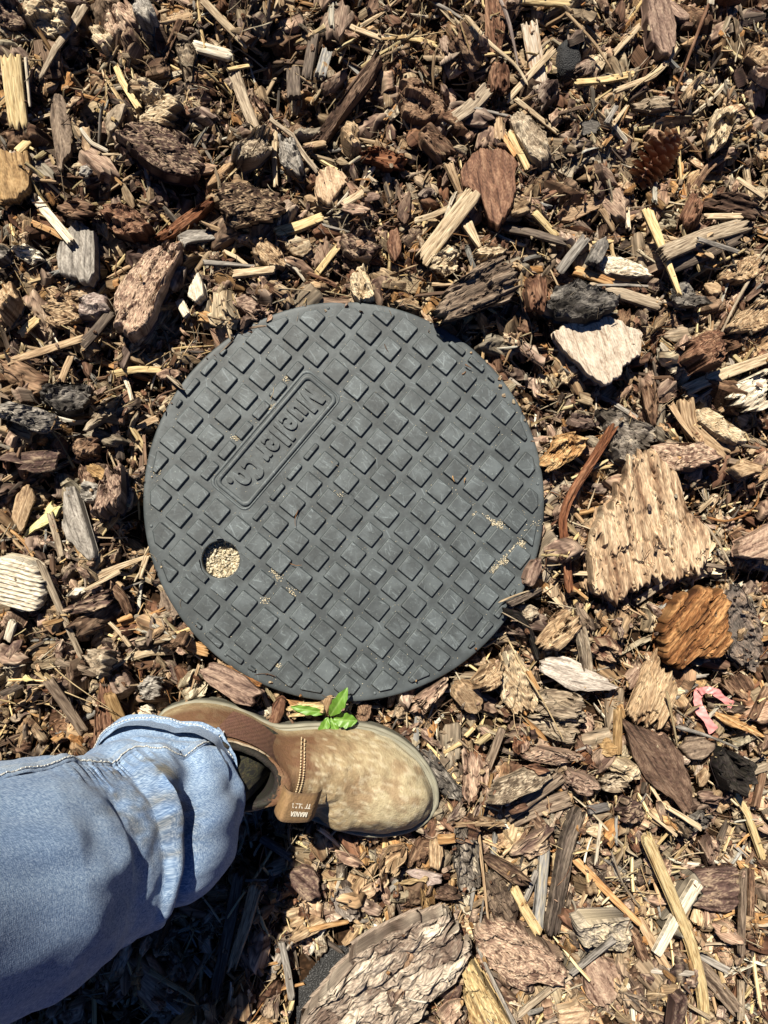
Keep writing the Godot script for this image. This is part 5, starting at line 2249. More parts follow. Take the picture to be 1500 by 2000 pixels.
func stone_mesh(outline: PackedVector2Array, tall: float) -> ArrayMesh:
	# a rounded stone over an outline (metres round its own middle)
	var v := PackedVector3Array()
	var idx := PackedInt32Array()
	var w := 40
	for j in 14:
		var a := PI * .5 * j / 13.0
		for i in w:
			var g := float(i) / w * outline.size()
			var k := int(g)
			var m := outline.size()
			var p := outline[k % m].cubic_interpolate(outline[(k + 1) % m], outline[(k - 1 + m) % m], outline[(k + 2) % m], g - k)
			var r := pow(cos(a), .55) if j < 13 else 0.0
			var q := Vector3(p.x * r, tall * sin(a), p.y * r)
			q *= 1.0 + .05 * n_soft.get_noise_3d(q.x * 120.0, q.y * 120.0, q.z * 120.0)
			v.append(q)
	for j in 13:
		for i in w:
			var a := j * w + i
			var b := j * w + (i + 1) % w
			idx.append_array([a, a + w, b, b, a + w, b + w])
	var n := smooth_normals(v, idx)
	for k in n.size():
		if n[k].dot(v[k]) < 0: n[k] = -n[k]
	return arrays_to_mesh(v, n, PackedColorArray(), PackedVector2Array(), idx)

# ---------------------------------------------------------------- the pieces that lie on the bed, lowest first (mm)

func lay_lowest_pieces() -> void:
	bark("bark_chunk", "layered", "cream", 10, 11.9, "cream lace-like bark chip, above the rippled chunk", [-201, -444, -190, -443, -181, -435, -195, -411, -214, -408, -224, -413, -220, -428, -205, -430])
	bark("bark_chunk", "smooth", "tan", 85, 4.2, "pale tan flat chip, left of the rippled chunk", [-289, -402, -282, -406, -281, -393, -281, -379, -285, -374, -290, -381])
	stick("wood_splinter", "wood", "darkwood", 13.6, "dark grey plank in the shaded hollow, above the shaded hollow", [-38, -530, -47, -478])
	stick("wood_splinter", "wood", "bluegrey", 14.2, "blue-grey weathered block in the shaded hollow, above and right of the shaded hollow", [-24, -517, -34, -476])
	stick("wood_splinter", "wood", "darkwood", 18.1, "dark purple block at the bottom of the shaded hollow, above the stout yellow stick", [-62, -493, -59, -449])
	bark("bark_chunk", "fibrous", "redbrown", 88, 8.5, "reddish brown upright bark slab, above the long peeled twig", [155, -579, 179, -580, 179, -541, 175, -512, 163, -505, 155, -530])

func lay_low_pieces() -> void:
	bark("bark_chunk", "layered", "purple", 15, 15.3, "dark layered bark lump cut by the frame, above the wide yellow plank", [-378, -536, -354, -527, -346, -513, -351, -504, -377, -507])
	bark("bark_chunk", "lumpy", "cream", 30, 11.9, "pale crumbly bark lump, above and right of the wide yellow plank", [-281, -512, -270, -514, -256, -505, -258, -492, -267, -487, -278, -498])
	bark("bark_chunk", "lumpy", "grey", 60, 11.9, "grey fuzzy bark lump, above the rippled chunk", [-229, -534, -215, -534, -207, -520, -212, -504, -223, -507, -231, -521])
	bark("bark_chunk", "plate", "greytan", 80, 10.2, "tan speckled bark chip, above the rippled chunk", [-189, -514, -181, -515, -168, -490, -172, -467, -179, -462, -186, -475, -190, -498])
	stick("wood_splinter", "wood", "yellow", 20.9, "wide pale yellow plank with a split lower end", [-356, -466, -355, -432, -352, -393])
	stick("wood_splinter", "wood", "white", 5.1, "thin white strip standing close beside the yellow plank, above the golden slab", [-340, -464, -341, -416])
	stick("wood_splinter", "wood", "white", 4.5, "small white upright sliver, below and left of the wide yellow plank", [-367, -405, -372, -378])
	bark("bark_chunk", "lumpy", "cream", 20, 11.9, "cream knobbly chip, above the rippled chunk", [-230, -451, -220, -454, -204, -447, -206, -433, -222, -428, -228, -438])
	bark("bark_chunk", "smooth", "greytan", -50, 5.1, "silvery flat bark flake, above and left of the rippled chunk", [-258, -413, -245, -422, -238, -422, -243, -405, -256, -393, -262, -397])
	stick("bark_strip", "fibre", "brown", 6.2, "dark brown level bark strip, right of the golden slab", [-323, -356, -288, -353])
	stick("wood_splinter", "wood", "orange", 5.1, "orange-brown curved splinter, left of the rippled chunk", [-279, -366, -263, -358, -247, -344])
	stick("wood_splinter", "wood", "white", 11.9, "weathered white plank lying level, left of the shaded hollow", [-177, -508, -132, -505])
	stick("wood_splinter", "wood", "greytan", 14.7, "long grey and tan plank leaning down to the right, left of the shaded hollow", [-134, -502, -118, -455, -101, -413])
	stick("wood_splinter", "wood", "grey", 5.6, "thin grey splinter on the rim of the hollow, below and left of the shaded hollow", [-95, -457, -76, -427])
	stick("wood_splinter", "wood", "cream", 7.3, "narrow cream stick with a frayed end, above the stout yellow stick", [-82, -418, -83, -386, -81, -353])
	bark("bark_chunk", "lumpy", "grey", 70, 13.6, "grey mottled bark chip, above the stout yellow stick", [-76, -405, -64, -408, -55, -396, -49, -378, -51, -358, -60, -361, -71, -369, -74, -386])
	stick("wood_splinter", "wood", "tan", 8.5, "short tan chip with a square end, below the shaded hollow", [-51, -394, -25, -407])
	bark("bark_chunk", "lumpy", "tan", 40, 15.3, "knobbly tan lump, below and right of the shaded hollow", [-9, -416, 5, -421, 12, -408, 14, -395, 2, -390, -8, -400])
	stick("wood_splinter", "wood", "stained", 19.8, "grey plank with an orange-brown stain", [209, -555, 215, -513, 221, -472])
	bark("bark_chunk", "fibrous", "redbrown", 85, 10.2, "short reddish brown bark stub, below the long peeled twig", [157, -495, 172, -499, 180, -485, 177, -465, 160, -463])
	stick("wood_splinter", "wood", "tan", 11.3, "upright tan stub with a dark top, above the smooth reddish slab", [170, -437, 171, -410])
	stick("wood_splinter", "wood", "orange", 7.3, "orange-tan stick beside a yellow one, above and right of the smooth reddish slab", [176, -419, 189, -387])
	bark("bark_chunk", "lumpy", "greytan", 60, 15.3, "long mottled tan bark chunk, above and right of the smooth reddish slab", [188, -436, 197, -440, 212, -424, 226, -407, 230, -383, 221, -369, 210, -377, 198, -397, 190, -414])
	bark("bark_chunk", "lumpy", "brown", 20, 17, "crumbly brown bark lump with pale top, below and left of the long peeled twig", [57, -467, 74, -471, 97, -460, 108, -449, 104, -428, 80, -424, 59, -432, 55, -452])
	bark("bark_chunk", "smooth", "pinktan", 70, 4.2, "small pinkish flat flake, below and left of the long peeled twig", [109, -476, 119, -479, 125, -469, 121, -456, 113, -460])
	bark("bark_chunk", "smooth", "redbrown", 82, 11.9, "large smooth reddish brown bark slab narrowing downwards", [126, -368, 141, -391, 171, -394, 179, -389, 192, -374, 188, -344, 179, -317, 166, -300, 153, -319, 146, -337, 129, -351])
	stick("wood_splinter", "wood", "tan", 10.2, "tan-brown stick pointing at the large plank, left of the smooth reddish slab", [110, -380, 128, -345])
	bark("bark_chunk", "lumpy", "cream", -20, 10.2, "tan crumbly chip, below the large cream plank", [94, -274, 109, -286, 123, -278, 125, -260, 108, -251, 93, -259])
	stick("wood_splinter", "wood", "cream", 11.9, "pale pointed triangular chip, right of the large cream plank", [132, -311, 146, -280])
	bark("bark_chunk", "smooth", "darkbrown", -65, 4.2, "dark brown bark flake, above and left of the large cream plank", [56, -336, 69, -351, 71, -336, 63, -310, 56, -318])
	bark("bark_chunk", "fibrous", "redbrown", 85, 15.3, "dark reddish brown upright bark block, above and left of the pale rounded slab", [194, -245, 213, -248, 216, -224, 212, -206, 196, -210, 192, -229])
	bark("bark_chunk", "lumpy", "pinktan", 10, 11.9, "pinkish tan lump cut by the right frame edge", [462, -493, 479, -496, 495, -493, 494, -475, 473, -479])
	bark("bark_chunk", "plate", "grey", 0, 10.2, "grey cracked lump, below the black stone", [261, -428, 276, -435, 288, -428, 282, -418, 263, -413])
	bark("bark_chunk", "fibrous", "red", 0, 10.2, "dark red bark lump at the top frame edge, right of the black stone", [427, -592, 451, -593, 452, -578, 438, -575, 428, -580])
	bark("bark_chunk", "layered", "redbrown", 15, 17, "dark red layered bark chunk, above and right of the smooth grey slab", [-263, -312, -244, -314, -225, -305, -213, -294, -220, -282, -239, -282, -258, -292, -266, -303])
	bark("bark_chunk", "layered", "tan", 8, 13.6, "tan layered bark lump, below and left of the smooth grey slab", [-327, -227, -319, -230, -297, -219, -289, -211, -292, -191, -307, -185, -326, -191, -328, -210])
	bark("bark_chunk", "layered", "pinkgrey", 12, 11.9, "grey scaly bark knob, below the smooth grey slab", [-291, -206, -284, -214, -268, -215, -256, -208, -253, -198, -270, -191, -289, -193])
	bark("bark_chunk", "layered", "tan", 75, 15.3, "tan and brown lump near the left frame edge, below the golden slab", [-370, -225, -358, -228, -347, -209, -350, -192, -357, -178, -366, -181, -371, -203])
	bark("bark_chunk", "lumpy", "white", 20, 8.5, "whitish crumbly patch of bark, left of the smooth grey slab", [-358, -266, -345, -272, -331, -266, -326, -257, -339, -250, -355, -258])
	bark("bark_chunk", "smooth", "orange", 0, 3.4, "small orange chip, left of the chunk on edge", [-258, -239, -251, -241, -249, -232, -255, -230])
	bark("bark_chunk", "smooth", "cream", -20, 7.6, "pale rounded chip shaded by the stout yellow stick", [-74, -287, -60, -296, -46, -292, -42, -282, -51, -273, -65, -275])
	bark("bark_chunk", "lumpy", "cream", 70, 12.8, "tan crumbly lump touching the lid rim, above the lid", [5, -253, 17, -262, 25, -248, 22, -234, 31, -222, 14, -219, 4, -230])
	bark("bark_chunk", "smooth", "white", 70, 10.2, "cream pointed chip, right of the chunk on edge", [-171, -232, -161, -246, -156, -232, -154, -218, -163, -210, -172, -218])
	stick("wood_splinter", "wood", "darkwood", 14.7, "dark grey plank underneath the fibrous bundle, below the fibrous bundle", [357, -259, 403, -279, 454, -306])
	stick("wood_splinter", "wood", "orange", 11.3, "orange-tan frayed splinter, above the pale rounded slab", [256, -262, 275, -256, 300, -246])
	bark("bark_chunk", "layered", "redbrown", -20, 18.7, "dark red crumbly bark lump, above and left of the thick torn wood chunk", [363, -168, 384, -180, 405, -183, 411, -163, 402, -142, 374, -136, 363, -150])
	stick("wood_splinter", "wood", "tan", 7.9, "tan wood stick behind the flat plate, below and left of the pine cone", [289, -339, 311, -317])
	bark("bark_chunk", "smooth", "darkgrey", -55, 8.5, "dark grey flat block, above the pale rounded slab", [262, -265, 274, -286, 289, -298, 292, -286, 280, -265, 273, -259])
	bark("bark_chunk", "lumpy", "orange", -25, 13.6, "orange crumbly bark heap beside the lid, right of the lid", [216, -47, 232, -73, 253, -79, 271, -71, 264, -56, 241, -39, 223, -33])
	bark("bark_chunk", "lumpy", "brown", -20, 13.6, "brown fuzzy curled bark, above the knife-shaped slab", [-294, -56, -284, -64, -268, -68, -265, -56, -270, -43, -284, -40, -292, -45])
	stick("wood_splinter", "wood", "darkwood", 9.6, "dark brown upright stick, left of the lid", [-253, -81, -246, -42])
	bark("bark_chunk", "lumpy", "greytan", 10, 11.9, "crumbly tan heap of bark, below and right of the grooved slab", [-273, 166, -257, 159, -238, 161, -241, 178, -248, 187, -264, 180])
	bark("bark_chunk", "lumpy", "grey", 15, 11.9, "grey crumbly bark clump, below and left of the lid", [-223, 199, -211, 189, -195, 192, -196, 205, -206, 216, -221, 213])
	bark("bark_chunk", "lumpy", "brown", 70, 10.2, "brown crumbly clump above the toe cap, right of the green weed", [6, 233, 17, 221, 27, 228, 24, 243, 12, 247])
	bark("bark_chunk", "plate", "grey", 55, 13.6, "grey mottled bark patch beside the toe cap, above and right of the boot's toe cap", [81, 278, 92, 273, 101, 292, 115, 309, 126, 315, 123, 328, 106, 325, 95, 308, 84, 292])
	stick("wood_splinter", "wood", "cream", 6.8, "cream stick passing beneath the kinked ribbon, right of the lid", [230, 81, 273, 83])
	bark("bark_chunk", "fibrous", "brown", 60, 11.9, "brown and tan bark block, above and right of the pink ribbon", [421, 209, 433, 194, 457, 198, 458, 212, 448, 226, 430, 220])
	bark("bark_chunk", "fibrous", "pinkbrown", 5, 8.5, "reddish brown small chip, below and right of the large dark brown slab", [387, 328, 402, 325, 420, 331, 414, 340, 396, 338])
	bark("bark_chunk", "plate", "white", 60, 6, "white flat flake, above the big yellow chunk", [121, 435, 135, 430, 143, 454, 139, 463, 126, 450])
	bark("bark_chunk", "smooth", "purple", -20, 6, "dark purple flat chip, left of the big yellow chunk", [98, 538, 112, 520, 125, 521, 126, 534, 120, 541])
	bark("bark_chunk", "lumpy", "mottled", 10, 13.6, "tan and grey crumbly bark lump, left of the very long splinter", [236, 441, 259, 438, 299, 443, 306, 463, 301, 485, 278, 482, 247, 467])
	bark("bark_chunk", "plate", "whitegrey", 60, 7.6, "pale grey lace-like bark flake, above and left of the huge scaly slab", [-14, 418, 1, 413, 13, 427, 15, 448, 1, 454, -13, 443])

func lay_middle_pieces() -> void:
	bark("bark_chunk", "lumpy", "cream", 10, 18.7, "cream knobbly bark lump, above the wide yellow plank", [-350, -534, -326, -539, -308, -533, -306, -513, -319, -499, -338, -502, -348, -513])
	bark("bark_chunk", "lumpy", "pinktan", 60, 18.7, "pinkish tan scaly bark lump, above and right of the wide yellow plank", [-261, -544, -242, -547, -229, -528, -225, -514, -238, -509, -252, -501, -268, -515, -267, -529])
	stick("wood_splinter", "wood", "tan", 9, "tan blunt wood block, half of it in shade, above the rippled chunk", [-206, -527, -194, -535, -174, -548])
	stick("bark_strip", "fibre", "brown", 7.9, "curved brown bark peel, above the rippled chunk", [-183, -529, -196, -509, -210, -485])
	stick("wood_splinter", "wood", "cream", 4.5, "short cream sliver, below and right of the wide yellow plank", [-322, -425, -344, -408])
	stick("wood_splinter", "wood", "yellow", 8.5, "pale yellow stub with a square end, above the golden slab", [-338, -395, -356, -370])
	bark("bark_strip", "smooth", "greybrown", 83, 7.6, "long wavy grey-brown bark strip, below and right of the wide yellow plank", [-320, -439, -310, -437, -304, -425, -306, -409, -300, -395, -302, -375, -309, -368, -310, -356, -317, -356, -316, -371, -316, -387, -322, -405, -324, -419])
	stick("wood_splinter", "wood", "yellow", 7.9, "straight yellow wood splinter, above and left of the rippled chunk", [-258, -480, -248, -457, -225, -420])
	bark("bark_chunk", "layered", "purple", 15, 22.1, "large purple-brown bark chunk with tan ripples", [-244, -390, -232, -398, -217, -402, -196, -399, -171, -384, -156, -367, -165, -348, -189, -345, -217, -352, -236, -368, -246, -379])
	stick("wood_splinter", "wood", "white", 5.1, "bent white sliver, left of the rippled chunk", [-290, -399, -280, -386, -262, -379])
	stick("wood_splinter", "wood", "cream", 2.8, "thin cream sliver lying level, left of the rippled chunk", [-251, -379, -281, -373])
	bark("bark_chunk", "smooth", "gold", 80, 11.9, "golden brown bark slab cut by the left frame edge", [-379, -368, -364, -369, -356, -366, -342, -369, -338, -349, -339, -331, -347, -320, -357, -314, -378, -310])
	bark("bark_chunk", "lumpy", "grey", 0, 8.5, "small grey lichen-like knob, right of the golden slab", [-289, -353, -283, -356, -276, -352, -277, -344, -285, -342])
	bark("bark_strip", "fibrous", "darkbrown", -47, 10.2, "long dark brown fibrous bark strip, below and right of the shaded hollow", [35, -501, 41, -494, 31, -476, 11, -454, -8, -430, -32, -404, -42, -407, -39, -415, -18, -435, -1, -462, 21, -481])
	stick("wood_splinter", "wood", "greytan", 6.8, "long bent grey-tan splinter, below the shaded hollow", [-88, -427, -63, -408, -51, -386, -34, -365])
	bark("bark_chunk", "layered", "greytan", -45, 18.7, "oval tan bark chunk with dark furrows, above and left of the stout yellow stick", [-108, -403, -99, -408, -90, -404, -86, -388, -94, -374, -113, -359, -124, -355, -132, -371, -127, -379, -116, -390])
	bark("bark_chunk", "fibrous", "red", 5, 13.6, "rotten red bark strip, above and left of the large cream plank", [11, -391, 34, -402, 54, -399, 68, -388, 65, -379, 39, -376, 18, -383])
	bark("bark_chunk", "smooth", "orangetan", 75, 7.6, "orange-tan ragged bark piece, above and right of the stout yellow stick", [-35, -368, -23, -376, -9, -372, 1, -358, -9, -352, -18, -337, -23, -328, -34, -336, -38, -351])
	stick("twig", "twig", "grey", 5.6, "grey stem end of the pale twig, above and left of the long peeled twig", [98, -576, 116, -561, 131, -548])
	stick("wood_splinter", "wood", "yellow", 11.3, "cream splintered plank at the top frame edge, above the stained plank", [192, -573, 269, -572])
	stick("wood_splinter", "wood", "yellow", 5.1, "yellow sliver under the pale twig, below and left of the long peeled twig", [188, -516, 162, -506, 135, -494])
	stick("dry_leaf", "smooth", "yellow", 7.3, "pale yellow leaf-shaped sliver, left of the long peeled twig", [55, -527, 78, -531, 105, -529])
	stick("straw_stem", "twig", "straw", 2.3, "bent straw under the leaf-shaped sliver, left of the long peeled twig", [39, -523, 69, -521, 111, -530])
	stick("wood_splinter", "wood", "greytan", 17.5, "fan-shaped grey weathered wood piece, below and left of the long peeled twig", [158, -468, 139, -445, 105, -418])
	stick("wood_splinter", "wood", "grey", 5.1, "grey stick lying level, below the long peeled twig", [139, -441, 188, -440])
	stick("wood_splinter", "wood", "yellow", 9.6, "pale yellow stick with a square lower end, above and right of the smooth reddish slab", [182, -419, 193, -398, 204, -376])
	stick("wood_splinter", "wood", "cream", 6.8, "short cream stick tucked under the large plank, above and left of the large cream plank", [115, -329, 95, -321, 74, -316])
	stick("wood_splinter", "wood", "yellow", 9, "cracked yellow stick, below and right of the smooth reddish slab", [206, -325, 240, -300])
	stick("wood_splinter", "wood", "darkwood", 10.1, "dark grey-brown bent stick, below and right of the smooth reddish slab", [174, -312, 206, -303, 246, -286])
	bark("bark_chunk", "layered", "cream", -8, 8.5, "cream layered chip, below and right of the large cream plank", [139, -276, 155, -281, 173, -281, 176, -273, 155, -267, 141, -263])
	stick("wood_splinter", "wood", "grey", 12.4, "grey bark splinter, above the pale rounded slab", [266, -295, 251, -276, 237, -258])
	bark("bark_chunk", "smooth", "redbrown", 85, 3.4, "thin brown leaf-shaped bark flake, left of the large cream plank", [46, -302, 54, -306, 59, -288, 51, -266, 44, -276])
	stick("twig", "twig", "tan", 3.9, "tan twig tipped against the large cream plank, below and left of the large cream plank", [39, -255, 80, -267])
	bark("bark_chunk", "smooth", "pinkbrown", 75, 11.9, "large pinkish brown bark slab, right of the black stone", [340, -585, 368, -587, 379, -557, 378, -532, 370, -515, 358, -517, 346, -540, 342, -564])
	bark("bark_chunk", "smooth", "pinkbrown", 60, 7.6, "narrow brown bark piece, above and right of the black stone", [371, -589, 382, -590, 394, -572, 399, -560, 391, -558, 378, -571])
	stick("wood_splinter", "wood", "cream", 7.3, "cream block with a rough end, right of the black stone", [339, -555, 307, -520])
	stick("wood_splinter", "wood", "yellow", 8.5, "yellow-tan stick in two broken lengths, below and right of the black stone", [333, -499, 295, -485, 256, -476])
	bark("bark_chunk", "lumpy", "cream", -65, 13.6, "crumbly cream bark lump, above and right of the pine cone", [424, -451, 439, -458, 450, -454, 446, -434, 438, -416, 423, -406, 415, -421, 420, -436])
	bark("bark_chunk", "layered", "tan", 25, 10.2, "tan ridged bark chip cut by the right frame edge", [454, -518, 473, -524, 495, -519, 494, -496, 472, -499, 457, -506])
	stick("wood_splinter", "wood", "cream", 7.9, "upright cream strip, above and right of the fibrous bundle", [475, -408, 484, -364])
	stick("wood_splinter", "wood", "grey", 6.8, "grey stick, above and left of the pine cone", [285, -419, 304, -449])
	stick("wood_splinter", "wood", "cream", 5.6, "cream stick beside a grey one, above and left of the pine cone", [294, -420, 320, -455])
	stick("wood_splinter", "wood", "white", 9, "small white block at the top frame edge, above and right of the black stone", [422, -593, 422, -580])
	bark("bark_chunk", "smooth", "grey", 86, 10.2, "smooth grey bark slab, above and left of the chunk on edge", [-299, -296, -293, -301, -285, -297, -273, -287, -270, -256, -268, -237, -272, -227, -280, -228, -295, -234, -308, -238, -313, -263, -310, -280])
	bark("bark_chunk", "smooth", "cream", 20, 5.1, "small cream chip under a brown block, above the smooth grey slab", [-312, -307, -303, -310, -293, -302, -296, -296, -306, -300])
	bark("bark_chunk", "smooth", "cream", 60, 5.1, "cream chip beside the top of the grey slab, below and left of the rippled chunk", [-279, -305, -268, -306, -265, -295, -267, -288, -277, -294])
	stick("wood_splinter", "wood", "tan", 8.5, "long tan-brown splinter, below the smooth grey slab", [-364, -144, -330, -156, -284, -173])
	stick("wood_splinter", "wood", "yellow", 10.7, "cream ribbed shell-like splinter, below and left of the smooth grey slab", [-354, -176, -343, -186, -331, -194])
	bark("bark_chunk", "plate", "grey", 10, 13.6, "grey rounded lump cut by the left frame edge", [-375, -270, -363, -272, -358, -261, -358, -252, -374, -247])
	stick("wood_splinter", "wood", "yellow", 7.9, "pale yellow feathered splinter, below the chunk on edge", [-257, -136, -233, -141, -199, -140])
	stick("wood_splinter", "wood", "white", 10.1, "white streaky chip, below and right of the chunk on edge", [-185, -218, -174, -197])
	stick("wood_splinter", "wood", "tan", 7.3, "tan stick with a blunt foot, below the smooth grey slab", [-300, -157, -305, -142, -310, -125])
	bark("bark_strip", "smooth", "grey", -6, 6, "dark grey curled bark peel, above and right of the chunk on edge", [-187, -287, -177, -294, -158, -294, -135, -297, -129, -293, -141, -285, -163, -282, -180, -274])
	bark("bark_chunk", "layered", "darktan", 8, 22.1, "dark brown bark chunk with cream patches, left of the stout yellow stick", [-141, -328, -135, -340, -115, -342, -101, -337, -76, -333, -71, -319, -69, -314, -85, -304, -98, -304, -112, -298, -123, -292, -134, -300, -139, -314])
	stick("wood_splinter", "wood", "cream", 9.6, "pale stick with a square end, above and right of the stout yellow stick", [-6, -331, 18, -346])
	bark("bark_chunk", "smooth", "pinkbrown", -10, 6.8, "pinkish bark end, right of the stout yellow stick", [18, -346, 33, -347, 35, -341, 21, -336, 16, -338])
	bark("bark_chunk", "layered", "purple", 22, 15.3, "striped purple-brown bark chip, right of the stout yellow stick", [-9, -292, 1, -302, 25, -296, 35, -290, 31, -279, 19, -267, 5, -268, -11, -280])
	bark("bark_chunk", "layered", "tan", 50, 8.5, "tan wedge-shaped bark chip, below and left of the stout yellow stick", [-100, -282, -91, -283, -77, -271, -68, -254, -76, -251, -90, -254, -102, -261, -106, -265])
	stick("wood_splinter", "wood", "grey", 6.2, "slim grey stick lying level, below and left of the stout yellow stick", [-159, -254, -130, -257, -102, -259])
	stick("wood_splinter", "wood", "cream", 9.6, "grey and cream ribbed splinter lying level, below and left of the stout yellow stick", [-127, -247, -79, -249])
	bark("bark_chunk", "layered", "pinkbrown", 18, 15.3, "scaly purple-brown bark chip touching the lid rim, above and left of the lid", [-129, -220, -112, -226, -90, -226, -84, -215, -78, -207, -87, -198, -106, -195, -117, -206, -127, -211])
	stick("wood_splinter", "wood", "orange", 15.2, "orange-tan splintered board ending at the lid rim, above and left of the lid", [-164, -203, -137, -198, -107, -191])
	stick("wood_splinter", "wood", "yellow", 7.3, "yellow frayed splinter, below and right of the stout yellow stick", [-38, -254, -23, -271, -10, -285])
	stick("wood_splinter", "wood", "white", 6.2, "white fork-tailed sliver, below the stout yellow stick", [-73, -267, -60, -261, -48, -247])
	stick("wood_splinter", "wood", "cream", 5.6, "cream twisted sliver, below and left of the stout yellow stick", [-139, -275, -124, -268, -111, -258])
	stick("bark_strip", "fibre", "redbrown", 6.2, "dark red bark sliver, above the lid", [-46, -252, -13, -239])
	stick("wood_splinter", "wood", "greytan", 21.4, "broad grey fibrous splinter bundle", [341, -266, 396, -295, 461, -322])
	bark("bark_chunk", "layered", "white", 20, 8.5, "pale cream bark plate with a notch of shade, left of the fibrous bundle", [283, -267, 295, -281, 311, -280, 323, -273, 341, -266, 348, -251, 333, -250, 312, -253, 294, -256])
	bark("bark_chunk", "plate", "grey", 15, 11.9, "grey rough slab, below the fibrous bundle", [365, -242, 378, -250, 390, -249, 402, -234, 411, -226, 392, -222, 373, -220, 367, -230])
	stick("wood_splinter", "wood", "greytan", 14.1, "frayed tan and grey splinter, above the pale rounded slab", [271, -243, 310, -235, 354, -220])
	bark("bark_chunk", "layered", "tan", -25, 17, "tan rippled bark chunk cut by the right frame edge", [430, -198, 445, -214, 467, -229, 486, -234, 485, -200, 457, -193, 436, -191])
	bark("bark_chunk", "layered", "tan", -25, 11.9, "tan and brown streaked bark chip, below and right of the fibrous bundle", [427, -262, 449, -283, 473, -290, 482, -282, 473, -263, 448, -253, 431, -253])
	bark("bark_chunk", "fibrous", "redbrown", -65, 13.6, "red-brown upright bark horn, above the fibrous bundle", [372, -308, 382, -329, 388, -344, 395, -346, 400, -329, 396, -311, 381, -300])
	bark("bark_chunk", "fibrous", "darkbrown", 12, 11.9, "dark fibrous bark tangle, above and right of the fibrous bundle", [394, -342, 419, -355, 450, -357, 471, -345, 477, -327, 465, -329, 444, -344, 416, -341])
	stick("wood_splinter", "wood", "tan", 6.8, "short tan stick, below and left of the pine cone", [308, -358, 321, -336])
	stick("wood_splinter", "wood", "cream", 6.8, "cream and brown stick lying level, above and right of the fibrous bundle", [409, -328, 453, -327])
	bark("bark_chunk", "smooth", "tan", 30, 7.6, "small tan rounded chip, below and right of the fibrous bundle", [414, -252, 425, -255, 434, -245, 429, -236, 418, -239])
	stick("wood_splinter", "wood", "grey", 6.2, "grey splinter slanting down to the right, below and right of the pale rounded slab", [291, -126, 311, -113, 334, -95])
	bark("bark_chunk", "fibrous", "brown", 85, 11.9, "brown upright bark stub, below and right of the pale rounded slab", [333, -130, 348, -132, 351, -109, 348, -86, 339, -89, 335, -109])
	bark("bark_chunk", "smooth", "tan", 12, 10.2, "tan flat chip under a grey strip, below the thick torn wood chunk", [424, -34, 444, -46, 471, -38, 465, -29, 444, -24, 429, -30])
	bark("bark_chunk", "smooth", "pinktan", -22, 13.6, "pinkish tan bark slab cut by the right frame edge", [430, 60, 435, 44, 456, 36, 481, 24, 480, 64, 440, 66])
	stick("wood_splinter", "wood", "cream", 5.1, "short cream sliver beside the huge slab, right of the huge orange-tan slab", [420, -5, 405, 12])
	stick("straw_stem", "twig", "greytan", 3.9, "thin tan forked stem beside the huge slab, right of the huge orange-tan slab", [408, 24, 420, 47, 431, 76])
	stick("wood_splinter", "wood", "greytan", 7.9, "grey-tan stick emerging from under the huge slab, above and left of the rust-orange chunk", [326, 116, 353, 94, 370, 79])
	bark("bark_chunk", "plate", "darkgrey", 8, 18.7, "dark grey bark chunk with a reddish foot, above the lemon flake", [-323, -115, -315, -119, -291, -122, -277, -118, -278, -105, -286, -91, -299, -87, -317, -96, -326, -101])
	bark("bark_chunk", "lumpy", "darkgrey", 14, 17, "long black and grey scabby bark chunk, above the lemon flake", [-359, -90, -346, -96, -320, -91, -302, -85, -296, -75, -307, -66, -322, -65, -341, -74, -358, -79])
	stick("wood_splinter", "wood", "greytan", 9.6, "grey-tan plank along the left frame edge, above the lemon flake", [-367, -106, -366, -55])
	bark("bark_chunk", "smooth", "pinktan", -55, 8.5, "small pale pinkish block, above the lemon flake", [-351, -56, -344, -68, -336, -63, -343, -50])
	bark("bark_chunk", "smooth", "purple", -8, 7.6, "dark purple-brown wing-shaped bark flake, above the lemon flake", [-364, -41, -343, -48, -300, -53, -305, -40, -308, -29, -326, -26, -345, -30, -340, -36])
	bark("bark_chunk", "layered", "pinkbrown", 85, 17, "upright brown bark chunk with a frilled foot, above and right of the knife-shaped slab", [-253, -31, -237, -31, -234, -7, -235, 15, -244, 23, -255, 26, -264, 23, -258, 7, -257, -15])
	bark("bark_chunk", "lumpy", "grey", 20, 11.9, "grey rough lump, above and right of the knife-shaped slab", [-283, -10, -273, -17, -259, -12, -258, 1, -269, 7, -280, -1])
	bark("bark_chunk", "smooth", "tan", -75, 13.6, "tan pointed bark slab, left of the lemon flake", [-355, -4, -343, -15, -336, -4, -342, 15, -346, 31, -350, 38, -358, 26, -358, 15])
	stick("wood_splinter", "wood", "tan", 7.9, "tan stick ending at the lid, left of the lid", [-205, -88, -216, -84, -230, -76])
	stick("wood_splinter", "wood", "yellow", 6.8, "pale yellow crooked sliver, left of the lid", [-237, -81, -229, -68, -222, -56])
	stick("wood_splinter", "wood", "brown", 4.5, "slim brown strip parallel to the lid edge, left of the lid", [-223, -71, -219, -37])
	bark("bark_chunk", "smooth", "cream", -40, 5.1, "small cream chip by a dark stick, above and right of the knife-shaped slab", [-261, -40, -255, -50, -250, -49, -253, -43])
	stick("wood_splinter", "wood", "cream", 5.1, "thin cream splinter under a thicker one, below and right of the knife-shaped slab", [-273, 98, -239, 77])
	stick("wood_splinter", "wood", "cream", 6.8, "cream strip leaning on the lid edge, left of the lid", [-224, 86, -216, 61])
	bark("bark_chunk", "smooth", "brown", 60, 6.8, "brown triangular chip against the lid rim, below and left of the lid", [-184, 143, -176, 131, -164, 145, -172, 151])
	bark("bark_strip", "fibrous", "purple", -12, 10.2, "purple-brown bark strip, right of the grooved slab", [-298, 115, -276, 106, -247, 95, -247, 107, -270, 117, -291, 120])
